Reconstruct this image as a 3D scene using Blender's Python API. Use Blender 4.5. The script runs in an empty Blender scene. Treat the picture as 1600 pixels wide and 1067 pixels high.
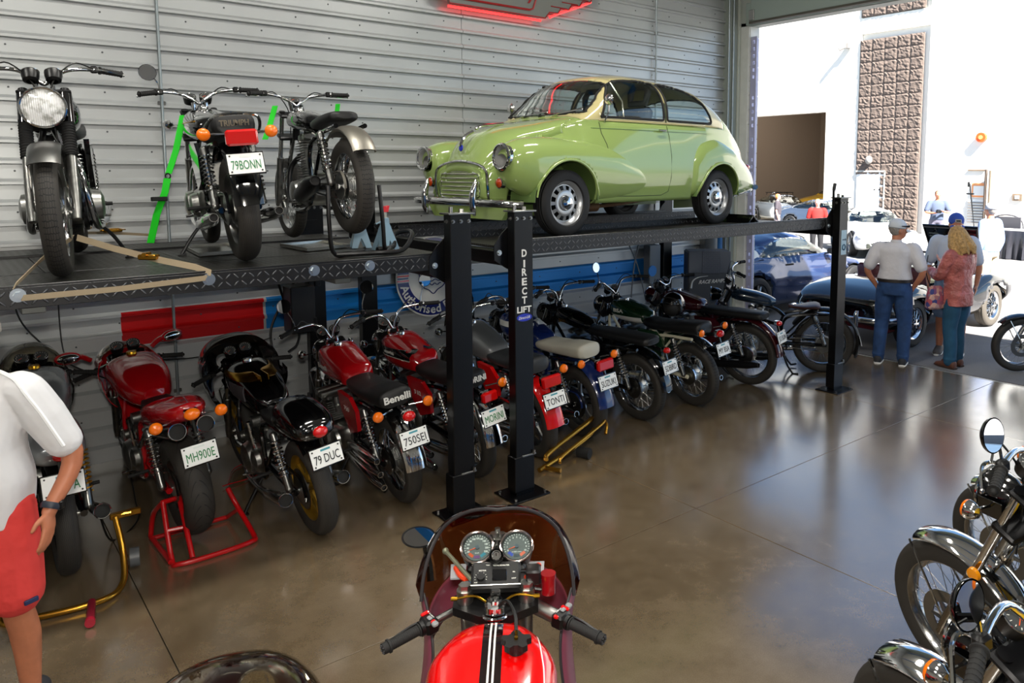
import bpy, bmesh, math, random
from mathutils import Vector, Matrix
from math import sin, cos, pi, radians, sqrt, atan2, hypot
random.seed(7)
SC = bpy.context.scene
COL = SC.collection
V = Vector

# ---------------------------------------------------------------- camera, world, sun, exposure
H = 2.35
cam_d = bpy.data.cameras.new('camera'); cam = bpy.data.objects.new('camera', cam_d); COL.objects.link(cam)
FPX, CX, CY = 1200.1, 909.28, 392.44
cam_d.sensor_width = 36.0; cam_d.lens = FPX / 1600 * 36.0
cam_d.shift_x = -(CX - 800) / 1600.0; cam_d.shift_y = (CY - 533.5) / 1600.0
cam_d.clip_start = 0.05; cam_d.clip_end = 500
cam.location = (0, 0, H)
cam.rotation_euler = (radians(90 - 5.9613), 0, radians(-40.324))
SC.camera = cam
SC.view_settings.view_transform = 'Standard'; SC.view_settings.look = 'None'
SC.view_settings.gamma = 1.0; SC.view_settings.use_curve_mapping = False
SC.view_settings.exposure = 0.0

world = bpy.data.worlds.new('world'); SC.world = world; world.use_nodes = True
wn = world.node_tree; wn.nodes.clear()
wo = wn.nodes.new('ShaderNodeOutputWorld'); wb_ = wn.nodes.new('ShaderNodeBackground')
sky = wn.nodes.new('ShaderNodeTexSky'); sky.sky_type = 'HOSEK_WILKIE'; sky.turbidity = 2.6; sky.ground_albedo = 0.4
_sd = Vector((-.36, -1.0, 1.15)).normalized()
sky.sun_direction = _sd
wn.links.new(sky.outputs[0], wb_.inputs[0]); wb_.inputs[1].default_value = 6.5
wn.links.new(wb_.outputs[0], wo.inputs[0])

def light(name, kind, loc, energy, color=(1, 1, 1), size=1, size_y=None, aim=None, rot=None):
    d = bpy.data.lights.new(name, kind); d.energy = energy; d.color = color
    if kind == 'AREA':
        d.size = size
        if size_y: d.shape = 'RECTANGLE'; d.size_y = size_y
    elif kind == 'SUN': d.angle = size
    else: d.shadow_soft_size = size
    o = bpy.data.objects.new(name, d); COL.objects.link(o); o.location = loc
    if aim is not None:
        o.rotation_euler = (Vector(aim) - Vector(loc)).to_track_quat('-Z', 'Y').to_euler()
    if rot: o.rotation_euler = rot
    return o
sun = light('sun', 'SUN', (0, 0, 20), 34.0, (1, .95, .88), radians(.6), aim=tuple(Vector((0, 0, 20)) - _sd))
# the photographer's flash, just above the camera, and fill lights added under the unseen ceiling
flash = light('camera_flash', 'AREA', (-.02, -.04, 2.62), 88, (1, .94, .84), .16, aim=(2.6, 6.0, 1.3))
for lx in (-2.5, 1.2, 4.9):
    for ly in (.5, 4.2):
        light('ceiling_fill_light', 'AREA', (lx, ly, 5.6), 86, (1, .96, .88), .3, 1.6, rot=(0, 0, radians(90)))

# ---------------------------------------------------------------- materials
def lin(c):
    if isinstance(c, str):
        c = [int(c[i:i+2], 16) / 255 for i in (0, 2, 4)]
    return tuple((x / 12.92 if x <= .04045 else ((x + .055) / 1.055) ** 2.4) for x in c) + (1,)
MATS = {}
class NT:
    def __init__(s, m): s.t = m.node_tree; s.n = s.t.nodes; s.l = s.t.links; s.b = s.n['Principled BSDF']
    def node(s, ty, **k):
        n = s.n.new(ty)
        for a, b in k.items(): setattr(n, a, b)
        return n
    def math(s, op, a, b=None, c=None):
        n = s.n.new('ShaderNodeMath'); n.operation = op
        for i, x in enumerate((a, b, c)):
            if x is None: continue
            if isinstance(x, (int, float)): n.inputs[i].default_value = x
            else: s.l.new(x, n.inputs[i])
        return n.outputs[0]
    def coord(s, kind='Object', scale=None):
        tc = s.n.new('ShaderNodeTexCoord'); o = tc.outputs[kind]
        if scale is not None:
            mp = s.n.new('ShaderNodeMapping'); mp.inputs['Scale'].default_value = scale if not isinstance(scale, (int, float)) else (scale,) * 3
            s.l.new(o, mp.inputs[0]); o = mp.outputs[0]
        return o
    def noise(s, scale, detail=4, vec=None, rough=.5):
        n = s.n.new('ShaderNodeTexNoise'); n.inputs['Scale'].default_value = scale; n.inputs['Detail'].default_value = detail
        n.inputs['Roughness'].default_value = rough
        s.l.new(vec if vec is not None else s.coord(), n.inputs['Vector']); return n.outputs['Fac']
    def ramp(s, fac, stops):
        r = s.n.new('ShaderNodeValToRGB'); e = r.color_ramp.elements
        while len(e) < len(stops): e.new(.5)
        for el, (p, c) in zip(e, stops): el.position = p; el.color = c if len(c) == 4 else lin(c)
        s.l.new(fac, r.inputs[0]); return r.outputs[0]
    def mix(s, fac, a, b):
        n = s.n.new('ShaderNodeMix'); n.data_type = 'RGBA'
        if isinstance(fac, (int, float)): n.inputs[0].default_value = fac
        else: s.l.new(fac, n.inputs[0])
        for i, x in ((6, a), (7, b)):
            if isinstance(x, tuple): n.inputs[i].default_value = x
            else: s.l.new(x, n.inputs[i])
        return n.outputs[2]
    def bump(s, h, strength=.3, dist=.01):
        n = s.n.new('ShaderNodeBump'); n.inputs['Strength'].default_value = strength; n.inputs['Distance'].default_value = dist
        s.l.new(h, n.inputs['Height']); s.l.new(n.outputs[0], s.b.inputs['Normal']); return n
def mat(name, col='808080', rough=.5, metal=0., coat=0., trans=0., alpha=1., emit=0., nz=None, spec=None, ior=None, bump=None, var=0):
    if name in MATS: return MATS[name]
    m = bpy.data.materials.new(name); m.use_nodes = True; MATS[name] = m
    b = m.node_tree.nodes['Principled BSDF']
    c = lin(col)
    b.inputs['Base Color'].default_value = c; b.inputs['Roughness'].default_value = rough; b.inputs['Metallic'].default_value = metal
    b.inputs['Coat Weight'].default_value = coat; b.inputs['Coat Roughness'].default_value = .04
    if spec is not None: b.inputs['Specular IOR Level'].default_value = spec
    if ior: b.inputs['IOR'].default_value = ior
    if trans: b.inputs['Transmission Weight'].default_value = trans
    if emit: b.inputs['Emission Color'].default_value = c; b.inputs['Emission Strength'].default_value = emit
    if alpha < 1: b.inputs['Alpha'].default_value = alpha
    t = NT(m)
    if var:
        f = t.noise(nz or 6, 5)
        d = tuple(x * (1 - var) for x in c[:3]) + (1,); u = tuple(min(1, x * (1 + var)) for x in c[:3]) + (1,)
        t.l.new(t.ramp(f, [(.3, d), (.7, u)]), b.inputs['Base Color'])
    if bump: t.bump(t.noise(bump[0], 3), bump[1], bump[2] if len(bump) > 2 else .004)
    return m
def glassy(name, tint, alpha, rough=.02):
    """thin clear or smoked sheet: transparent mixed with a glossy skin"""
    if name in MATS: return MATS[name]
    m = bpy.data.materials.new(name); m.use_nodes = True; MATS[name] = m
    n = m.node_tree; n.nodes.clear()
    o = n.nodes.new('ShaderNodeOutputMaterial'); tr = n.nodes.new('ShaderNodeBsdfTransparent'); gl = n.nodes.new('ShaderNodeBsdfGlossy')
    tr.inputs[0].default_value = lin(tint); gl.inputs[1].default_value = rough
    mx = n.nodes.new('ShaderNodeMixShader'); fr = n.nodes.new('ShaderNodeLayerWeight'); fr.inputs[0].default_value = .5
    pw = n.nodes.new('ShaderNodeMath'); pw.operation = 'POWER'; pw.inputs[1].default_value = 4.0
    ad = n.nodes.new('ShaderNodeMath'); ad.operation = 'ADD'; ad.inputs[1].default_value = alpha; ad.use_clamp = True
    n.links.new(fr.outputs['Facing'], pw.inputs[0]); n.links.new(pw.outputs[0], ad.inputs[0]); n.links.new(ad.outputs[0], mx.inputs[0])
    n.links.new(tr.outputs[0], mx.inputs[1]); n.links.new(gl.outputs[0], mx.inputs[2]); n.links.new(mx.outputs[0], o.inputs[0])
    return m

CHROME = mat('chrome', 'd8d8d8', .08, 1)
ALU = mat('cast_aluminium', 'a8a8a4', .32, 1, nz=30, var=.15)
STEEL = mat('brushed_steel', '8c8c8a', .3, 1)
DARKM = mat('dark_metal', '1c1c1e', .38, .6)
BLK = mat('black_gloss_paint', '050506', .12, 0, coat=1)
POSTB = mat('post_black_paint', '050506', .3, spec=.35)
BLKS = mat('black_satin_paint', '0c0c0d', .35)
RUB = mat('black_rubber', '151515', .75)
VINYL = mat('black_seat_vinyl', '101011', .5, bump=(300, .2))
RED = mat('red_paint', 'a80a12', .15, 0, coat=1)
BRED = mat('bright_red_paint', 'd40f10', .15, 0, coat=1)
DRED = mat('deep_red_paint', '8e0a14', .2, 0, coat=1)
ORANGE = mat('orange_lens', 'ff7a0c', .12, 0, coat=.6)
REDL = mat('red_lens', 'c80d0d', .1, 0, coat=.8)
WHT = mat('white_paint', 'e6e6e2', .3)
PLATE = mat('plate_white', 'f2f4f2', .35)
INK = mat('plate_ink', '20242a', .5)
GINK = mat('plate_green_ink', '1f7a44', .5)
GOLD = mat('gold_anodised', 'b98a28', .25, 1)
GOLDP = mat('gold_wheel_paint', 'a07c28', .35, .7)
MIRR = mat('mirror_glass', 'f0f4f8', .01, 1)
LENS = glassy('headlamp_lens', 'f8f8f6', .05, .15)
CLEAR = glassy('clear_screen', 'ece8dc', .04)
SMOKE = glassy('smoked_screen', '8a827a', .05)
BROWNS = glassy('brown_smoked_screen', '8e5c36', .03)
GLASS = glassy('car_glass', 'f2f6f4', .05)
HOSE = mat('black_cable', '0a0a0a', .45)
RIMM = mat('wire_wheel_rim', 'c4c4c4', .14, 1)
SPK = mat('spoke_wire', 'b4b4b2', .22, 1)
DIAL = mat('dial_face', '3a3c3c', .5)
MARK = mat('dial_marks', 'e8e8e0', .5)
NEED = mat('dial_needle', 'f05a1e', .5)

def tyre_mat(name, kind):
    if name in MATS: return MATS[name]
    m = mat(name, '1c1a18', .68); t = NT(m)
    uv = t.n.new('ShaderNodeUVMap'); sep = t.n.new('ShaderNodeSeparateXYZ'); t.l.new(uv.outputs[0], sep.inputs[0])
    u, v = sep.outputs[0], sep.outputs[1]           # u around (0..1), v across (0..1), .5 = crown
    av = t.math('ABSOLUTE', t.math('SUBTRACT', v, .5))
    if kind == 'block':
        vo = t.n.new('ShaderNodeTexVoronoi'); vo.feature = 'DISTANCE_TO_EDGE'
        cb = t.n.new('ShaderNodeCombineXYZ'); t.l.new(t.math('MULTIPLY', u, 64), cb.inputs[0]); t.l.new(t.math('MULTIPLY', v, 16), cb.inputs[1])
        vo.inputs['Scale'].default_value = 1; vo.inputs['Randomness'].default_value = .28
        t.l.new(cb.outputs[0], vo.inputs['Vector']); g = t.math('LESS_THAN', vo.outputs['Distance'], .1)
    elif kind == 'rib':
        w = t.math('ABSOLUTE', t.math('SUBTRACT', t.math('FRACT', t.math('ADD', t.math('MULTIPLY', v, 22), t.math('MULTIPLY', t.math('PINGPONG', t.math('MULTIPLY', u, 60), .5), .7))), .5))
        g = t.math('LESS_THAN', w, .12)
    else:                                             # sparse curved sport grooves
        w = t.math('ABSOLUTE', t.math('SUBTRACT', t.math('FRACT', t.math('ADD', t.math('MULTIPLY', u, 26), t.math('MULTIPLY', t.math('MULTIPLY', av, av), 30))), .5))
        g = t.math('MULTIPLY', t.math('LESS_THAN', w, .05), t.math('GREATER_THAN', av, .03))
    g = t.math('MULTIPLY', g, t.math('LESS_THAN', av, .2))
    t.l.new(t.mix(g, lin('2e2b27'), lin('060606')), t.b.inputs['Base Color'])
    t.bump(t.math('MULTIPLY', g, -1), .8, .006)
    return m
TY_B = tyre_mat('tyre_block_tread', 'block'); TY_R = tyre_mat('tyre_rib_tread', 'rib'); TY_S = tyre_mat('tyre_sport_tread', 'sport')

# ---------------------------------------------------------------- geometry collector
def frame_axes(d):
    d = V(d).normalized(); a = V((0, 0, 1)) if abs(d.z) < .9 else V((1, 0, 0))
    x = a.cross(d).normalized(); return x, d.cross(x)
def spline(pts, n=6, closed=False):
    P = [V(p) for p in pts]; out = []; N = len(P)
    if N < 3 and not closed: return P
    rng = range(N) if closed else range(N - 1)
    for i in rng:
        p0 = P[(i - 1) % N] if closed or i > 0 else P[0] * 2 - P[1]
        p1 = P[i]; p2 = P[(i + 1) % N]
        p3 = P[(i + 2) % N] if closed or i + 2 < N else p2 * 2 - p1
        for k in range(n):
            t = k / n; t2 = t * t; t3 = t2 * t
            out.append(.5 * ((2 * p1) + (p2 - p0) * t + (2 * p0 - 5 * p1 + 4 * p2 - p3) * t2 + (3 * p1 - p0 - 3 * p2 + p3) * t3))
    if not closed: out.append(P[-1])
    return out
def pchip(xs, ys, x):
    if x <= xs[0]: return ys[0]
    if x >= xs[-1]: return ys[-1]
    n = len(xs)
    d = [(ys[i+1] - ys[i]) / (xs[i+1] - xs[i]) for i in range(n - 1)]
    def m(i):
        if i == 0: return d[0]
        if i == n - 1: return d[-1]
        return 0 if d[i-1] * d[i] <= 0 else 2 * d[i-1] * d[i] / (d[i-1] + d[i])
    for i in range(n - 1):
        if x <= xs[i+1]:
            h = xs[i+1] - xs[i]; t = (x - xs[i]) / h
            return (2*t**3 - 3*t**2 + 1) * ys[i] + (t**3 - 2*t**2 + t) * h * m(i) + (-2*t**3 + 3*t**2) * ys[i+1] + (t**3 - t**2) * h * m(i+1)
class G:
    def __init__(s): s.v = []; s.f = []; s.M = None; s.uv = None
    def add(s, vs, fs):
        b = len(s.v)
        if s.M is not None: vs = [s.M @ V(p) for p in vs]
        s.v += [tuple(p) for p in vs]; s.f += [tuple(b + i for i in f) for f in fs]; return s
    def loft(s, rings, closed=True, cap=True):
        n = len(rings[0]); vs = [p for r in rings for p in r]; fs = []
        m = n if closed else n - 1
        for i in range(len(rings) - 1):
            for j in range(m):
                a = i * n + j; b = i * n + (j + 1) % n
                fs.append((a, b, b + n, a + n))
        if cap and closed:
            fs.append(tuple(range(n - 1, -1, -1))); k = (len(rings) - 1) * n; fs.append(tuple(range(k, k + n)))
        return s.add(vs, fs)
    def box(s, c, d, b=0, R=None):
        hx, hy, hz = d[0] / 2, d[1] / 2, d[2] / 2
        b = min(b, hx * .9, hy * .9, hz * .9)
        def oct_(x, y, z, k):
            if k <= 0: return [(-x, -y, z), (x, -y, z), (x, y, z), (-x, y, z)]
            return [(-x + k, -y, z), (x - k, -y, z), (x, -y + k, z), (x, y - k, z), (x - k, y, z), (-x + k, y, z), (-x, y - k, z), (-x, -y + k, z)]
        if b <= 0: rr = [oct_(hx, hy, -hz, 0), oct_(hx, hy, hz, 0)]
        else: rr = [oct_(hx - b, hy - b, -hz, b * .4), oct_(hx, hy, -hz + b, b), oct_(hx, hy, hz - b, b), oct_(hx - b, hy - b, hz, b * .4)]
        c = V(c)
        rr = [[(R @ V(p) if R is not None else V(p)) + c for p in r] for r in rr]
        return s.loft(rr)
    def tube(s, pts, r, n=8, closed=False, cap=True):
        P = [V(p) for p in pts]; N = len(P); rr = r if isinstance(r, (list, tuple)) else [r] * N
        if len(rr) != N: rr = [rr[0] + (rr[-1] - rr[0]) * i / (N - 1) for i in range(N)]
        T = []
        for i in range(N):
            a = P[i - 1] if (i > 0 or closed) else P[i]; b = P[(i + 1) % N] if (i < N - 1 or closed) else P[i]
            T.append((b - a).normalized() if (b - a).length > 1e-9 else V((0, 0, 1)))
        x, y = frame_axes(T[0]); rings = []
        for i in range(N):
            x = (x - T[i] * x.dot(T[i]))
            x = x.normalized() if x.length > 1e-6 else frame_axes(T[i])[0]
            y = T[i].cross(x)
            rings.append([P[i] + (x * cos(2*pi*k/n) + y * sin(2*pi*k/n)) * rr[i] for k in range(n)])
        if closed: rings.append(rings[0])
        return s.loft(rings, True, cap and not closed)
    def cyl(s, a, b, r0, r1=None, n=16): return s.tube([a, b], [r0, r0 if r1 is None else r1], n)
    def lathe(s, prof, o=(0, 0, 0), ax=(0, 0, 1), n=24, cap=False, ph=0):
        x, y = frame_axes(ax); d = V(ax).normalized(); o = V(o)
        rings = [[o + d * h + (x * cos(2*pi*k/n + ph) + y * sin(2*pi*k/n + ph)) * max(r, 1e-5) for k in range(n)] for r, h in prof]
        return s.loft(rings, True, cap)
    def sph(s, c, r, nu=16, nv=10, R=None):
        if isinstance(r, (int, float)): r = (r, r, r)
        c = V(c); rings = []
        for i in range(nv + 1):
            th = pi * i / nv; st = max(sin(th), 1e-4)
            ring = []
            for k in range(nu):
                p = V((r[0] * st * cos(2*pi*k/nu), r[1] * st * sin(2*pi*k/nu), -r[2] * cos(th)))
                ring.append((R @ p if R is not None else p) + c)
            rings.append(ring)
        return s.loft(rings, True, False)
    def torus(s, c, Rr, r, ax=(0, 0, 1), n=24, m=8):
        x, y = frame_axes(ax); c = V(c)
        return s.tube([c + (x * cos(2*pi*k/n) + y * sin(2*pi*k/n)) * Rr for k in range(n)], r, m, closed=True)
    def helix(s, a, b, R_, r, turns, n=10, m=5):
        a = V(a); b = V(b); x, y = frame_axes(b - a); N = int(turns * n)
        return s.tube([a.lerp(b, i / N) + (x * cos(2*pi*i/n) + y * sin(2*pi*i/n)) * R_ for i in range(N + 1)], r, m)
    def prism(s, poly, o, u, w, th):
        """polygon (a,b) in plane spanned by u,w at o, thickness th along u x w (centred)"""
        o = V(o); u = V(u); w = V(w); nrm = u.cross(w).normalized() * th / 2
        A = [o + u * a + w * b - nrm for a, b in poly]; B = [o + u * a + w * b + nrm for a, b in poly]
        return s.loft([A, B])
    def disc(s, c, ax, r, th=.002, n=24): return s.cyl(V(c) - V(ax).normalized() * th / 2, V(c) + V(ax).normalized() * th / 2, r, n=n)
    def body(s, secs, n=20, sub=6, cap=True, axis='x'):
        """secs: (x, cy, cz, halfwidth, up, down, power) superellipse sections, splined"""
        k = len(secs[0]); xs = list(range(len(secs))); rings = []
        tot = (len(secs) - 1) * sub
        for i in range(tot + 1):
            t = i / sub; q = [pchip(xs, [c[j] for c in secs], t) for j in range(k)]
            p = 2.0 / q[6]; ring = []
            for a in range(n):
                th = 2 * pi * a / n; c_, s_ = cos(th), sin(th)
                yy = (abs(c_) ** p) * (1 if c_ >= 0 else -1) * q[3]
                zz = (abs(s_) ** p) * (1 if s_ >= 0 else -1) * (q[4] if s_ >= 0 else q[5])
                ring.append((q[0], q[1] + yy, q[2] + zz) if axis == 'x' else (q[1] + yy, q[2] + zz, q[0]))
            rings.append(ring)
        return s.loft(rings, True, cap)
    def arcsweep(s, c, R_, a0, a1, prof, n=20, ny=None):
        """sweep a (dr, y) profile round the Y axis at c; angle 0 = +x, 90 = up; closed profile"""
        c = V(c); rings = []
        for i in range(n + 1):
            a = radians(a0 + (a1 - a0) * i / n)
            rings.append([c + V(((R_ + dr) * cos(a), y, (R_ + dr) * sin(a))) for dr, y in prof])
        return s.loft(rings, True, True)
def mesh(name, g, m, smooth=38, uv=None):
    me = bpy.data.meshes.new(name); me.from_pydata(g.v, [], g.f); me.materials.append(m)
    if smooth:
        me.polygons.foreach_set('use_smooth', [True] * len(me.polygons))
        me.set_sharp_from_angle(angle=radians(smooth))
    bm = bmesh.new(); bm.from_mesh(me); bmesh.ops.recalc_face_normals(bm, faces=bm.faces); bm.to_mesh(me); bm.free()
    me.update(); return me
def obj(name, g, m, parent=None, loc=None, label=None, kind=None, smooth=38):
    me = g if isinstance(g, bpy.types.Mesh) else mesh(name, g, m, smooth)
    o = bpy.data.objects.new(name, me); COL.objects.link(o)
    if parent is not None: o.parent = parent
    if loc is not None: o.location = loc
    if label: o['label'] = label
    if kind: o['kind'] = kind
    return o
def thing(name, label, cat, loc=(0, 0, 0), rz=0, group=None, rot=None):
    o = bpy.data.objects.new(name, None); COL.objects.link(o); o.location = loc
    o.rotation_euler = rot if rot else (0, 0, rz); o.empty_display_size = .1
    o['label'] = label; o['category'] = cat
    if group: o['group'] = group
    return o
def tag(o, label, cat, group=None):
    o['label'] = label; o['category'] = cat
    if group: o['group'] = group
    return o
def struct(name, g, m, smooth=0, parent=None):
    o = obj(name, g, m, parent, smooth=smooth); o['kind'] = 'structure'; return o
_txt = {}
def text_geo(t, size=1, ext=.002, shear=0, bold=0, space=1):
    """flat lettering as a G in the XY plane, centred"""
    k = (t, shear, bold, space)
    if k not in _txt:
        c = bpy.data.curves.new('t', 'FONT'); c.body = t; c.size = 1; c.extrude = 0; c.shear = shear; c.offset = bold; c.space_character = space
        c.resolution_u = 3; c.align_x = 'CENTER'; c.align_y = 'CENTER'
        o = bpy.data.objects.new('t', c); me = o.to_mesh()
        _txt[k] = ([tuple(v.co) for v in me.vertices], [tuple(p.vertices) for p in me.polygons])
        o.to_mesh_clear(); bpy.data.objects.remove(o); bpy.data.curves.remove(c)
    vs, fs = _txt[k]; g = G()
    n = len(vs); A = [(x * size, y * size, 0) for x, y, z in vs]; B = [(x * size, y * size, ext) for x, y, z in vs]
    g.add(A + B, [tuple(reversed(f)) for f in fs] + [tuple(i + n for i in f) for f in fs])
    return g
def place_text(t, o, u, w, size, ext=.002, **k):
    """text with its x along u, y along w, at o"""
    g = text_geo(t, size, ext, **k); u = V(u).normalized(); w = V(w).normalized(); nn = u.cross(w); o = V(o)
    g.v = [tuple(o + u * p[0] + w * p[1] + nn * p[2]) for p in g.v]; return g
def place_text_h(t, o, u, w, height, width=None, ext=.002, **k):
    """like place_text but scaled to a cap height and total width"""
    g = text_geo(t, 1, ext, **k); xs = [p[0] for p in g.v]; ys = [p[1] for p in g.v]
    h = max(ys) - min(ys); wd = max(xs) - min(xs); cx_ = (max(xs) + min(xs)) / 2; cy_ = (max(ys) + min(ys)) / 2
    sy = height / h; sx = (width / wd) if width else sy
    u = V(u).normalized(); w = V(w).normalized(); nn = u.cross(w); o = V(o)
    g.v = [tuple(o + u * (p[0] - cx_) * sx + w * (p[1] - cy_) * sy + nn * p[2]) for p in g.v]; return g
def inpoly(x, y, P):
    c = False; n = len(P); j = n - 1
    for i in range(n):
        if (P[i][1] > y) != (P[j][1] > y) and x < (P[j][0] - P[i][0]) * (y - P[i][1]) / (P[j][1] - P[i][1]) + P[i][0]: c = not c
        j = i
    return c
def near(x, y, P):
    best = None
    for i in range(len(P)):
        ax, ay = P[i]; bx, by = P[(i + 1) % len(P)]; dx, dy = bx - ax, by - ay; L = dx*dx + dy*dy
        t = 0 if L == 0 else max(0, min(1, ((x - ax) * dx + (y - ay) * dy) / L)); px, py = ax + dx*t, ay + dy*t
        d = hypot(px - x, py - y)
        if best is None or d < best[0]: best = (d, px, py)
    return best
def cut(g, P, ia, ib, cond, snap):
    """take the faces whose projection on axes ia, ib lies in polygon P out of g (after snapping
    nearby vertices to its edge); returns them as a new G"""
    for i, p in enumerate(g.v):
        if cond(p):
            d, a, b = near(p[ia], p[ib], P)
            if d < snap:
                q = list(p); q[ia] = a; q[ib] = b; g.v[i] = tuple(q)
    out = G(); out.v = g.v; keep = []
    for f in g.f:
        n = len(f); c = [sum(g.v[i][k] for i in f) / n for k in range(3)]
        (out.f if cond(c) and inpoly(c[ia], c[ib], P) else keep).append(f)
    g.f = keep
    r = G(); mp = {}
    for f in out.f:
        ff = []
        for i in f:
            if i not in mp: mp[i] = len(r.v); r.v.append(g.v[i])
            ff.append(mp[i])
        r.f.append(tuple(ff))
    return r
def rpoly(pts, n=4): return [(p.x, p.y) for p in spline([(a, b, 0) for a, b in pts], n, True)]
# ================================================================= building shell
YW, XD = 7.1, 8.83
def floor_mat():
    m = mat('polished_concrete', '6a6052', .2); t = NT(m); co = t.coord('Object')
    a = t.noise(.8, 8, co, .6); b = t.noise(7, 6, co, .65); c = t.noise(160, 3, co, .7)
    mix = t.math('ADD', t.math('MULTIPLY', a, .55), t.math('ADD', t.math('MULTIPLY', b, .3), t.math('MULTIPLY', c, .25)))
    t.l.new(t.ramp(mix, [(.35, '4b3e2e'), (.5, '655641'), (.68, '7c6c56')]), t.b.inputs['Base Color'])
    t.l.new(t.math('ADD', t.math('MULTIPLY', b, .22), .10), t.b.inputs['Roughness'])
    t.b.inputs['Coat Weight'].default_value = 1.0; t.b.inputs['Coat Roughness'].default_value = .19; t.b.inputs['Coat IOR'].default_value = 1.95; t.b.inputs['IOR'].default_value = 1.6
    t.bump(t.noise(4, 5, co), .06, .01)
    return m
FLOORM = floor_mat()
g = G(); g.box((1.6, 1.0, -.06), (18, 14, .08)); flo = struct('floor', g, mat('slab_joint_dark', '2c2822', .8))  # dark bed seen in the saw-cut joints between slabs
xs = [-7.3, -2.45, .75, 3.95, 7.15, 8.98]; ys = [-6, -2.98, .22, 3.42, YW]
for i in range(len(xs) - 1):
    for j in range(len(ys) - 1):
        x0, x1, y0, y1 = xs[i] + .0025, xs[i+1] - .0025, ys[j] + .0025, ys[j+1] - .0025
        g = G(); g.box(((x0 + x1)/2, (y0 + y1)/2, -.02), (x1 - x0, y1 - y0, .04), .0015); o = obj('floor_slab', g, FLOORM, flo, smooth=0)
# threshold strip
g = G(); g.box((XD + .17, 1.0, -.012), (.035, 14, .028), .003); struct('trim_1', g, mat('threshold_steel', 'b8b8b4', .3, .7))

def wall_mat():
    m = mat('ribbed_metal_wall', 'b9bcbc', .36, .4); t = NT(m)
    sp = t.n.new('ShaderNodeSeparateXYZ'); t.l.new(t.coord('Object'), sp.inputs[0]); x, z = sp.outputs[0], sp.outputs[2]
    def band(v, a, b): return t.math('MULTIPLY', t.math('GREATER_THAN', v, a), t.math('LESS_THAN', v, b))
    red = t.math('MULTIPLY', band(x, 1.12, 2.24), band(z, .925, 1.21)); blue = t.math('MULTIPLY', band(x, 2.262, 8.8), band(z, .925, 1.215))
    base = t.ramp(t.noise(1.2, 3), [(.3, 'b2b5b6'), (.7, 'bfc2c2')])
    c = t.mix(red, base, lin('c0050c')); c = t.mix(blue, c, lin('1a7cc8'))
    t.l.new(c, t.b.inputs['Base Color']); t.b.inputs['Specular IOR Level'].default_value = .6
    t.bump(t.noise(180, 2), .05, .002)
    return m
WALLM = wall_mat()
g = G(); g.box((.5, YW + .1, 3.0), (17, .12, 6.2)); wl = struct('wall_left', g, mat('wall_backing', '8a8c8c', .7))
def rib_profile():
    pr = [(0, YW)]; k = 0; z = 3.94 - 25 * .1535
    while z < 6.0:
        if z > .03: pr += [(z - .007, YW), (z, YW - .034), (z + .020, YW - .034), (z + .044, YW)]
        z += .1535
    pr.append((6.05, YW)); return pr
RP = rib_profile()
for x0, x1 in ((-7.3, -4.24), (-4.24, -1.37), (-1.37, 1.5), (1.5, 4.37), (4.37, 7.24), (7.24, 8.83)):
    g = G(); e = .003; ring = [[(x, y, z) for z, y in RP] + [(x, YW + .03, 6.05), (x, YW + .03, 0)] for x in (x0 + e, x1 - e)]
    g.loft(ring, True, True); obj('wall_panel', g, WALLM, wl, smooth=0)
g = G()
zk = 3.94 - 25 * .1535; i = 0
while zk < 5.9:
    for k in range(24):
        x = -5.6 + .61 * k + (.305 if i % 2 else 0)
        if x < 8.7 and zk > 0 and i % 2 == 0 or k % 1 == 0 and x < 8.7 and zk > 0: g.lathe([(0, -.006), (.007, -.005), (.008, 0)], o=(x, YW, zk + .1), ax=(0, 1, 0), n=6)
    zk += .1535; i += 1
obj('screw_heads', g, mat('screw_zinc', '55585a', .4, .6), wl, kind='stuff')
for cx_ in (1.5, 7.24):
    g = G(); g.cyl((cx_, YW - .04, .02), (cx_, YW - .04, 6), .0125, n=12); cd = tag(obj('conduit', g, mat('galvanised', '9aa3a6', .35, .8)), 'thin grey steel conduit running up the ribbed wall ' + ('behind the red stripe' if cx_ < 3 else 'above the green car'), 'conduit')
    g = G()
    for z in (.5, 1.7, 2.9, 4.1): g.box((cx_, YW - .035, z), (.06, .02, .03), .003)
    obj('pipe_strap', g, STEEL, cd)
# end of the wall: return, jamb, door track
GJ = mat('grey_green_trim', '8b938c', .4); WJ = mat('white_jamb', 'd6d8d4', .45, var=.05, nz=9)
g = G(); g.box((8.70, YW - .05, 3), (.14, .16, 6), .004); struct('trim_2', g, GJ)
g = G(); g.box((8.80, YW - .12, 3), (.05, .06, 6), .004); struct('trim_3', g, mat('pale_trim', 'b9beb4', .4))
for k, (xx, yy) in enumerate(((8.60, 6.98), (8.66, 6.95))):
    g = G(); g.cyl((xx, yy, .6), (xx, yy, 5.9), .014, n=10); tag(obj('conduit', g, mat('galvanised')), 'thin steel conduit in the corner by the door, ' + ('nearer the ribbed wall' if k == 0 else 'nearer the door jamb'), 'conduit')
g = G(); g.box((8.93, 6.93, 2.2), (.2, .22, 4.4), .006)
jamb = struct('trim_4', g, WJ)
for k in range(22):
    g = G(); g.box((8.955, 6.925, .1 + .2 * k), (.21, .225, .194), .006); obj('jamb_block', g, WJ, jamb, smooth=0)
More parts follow.
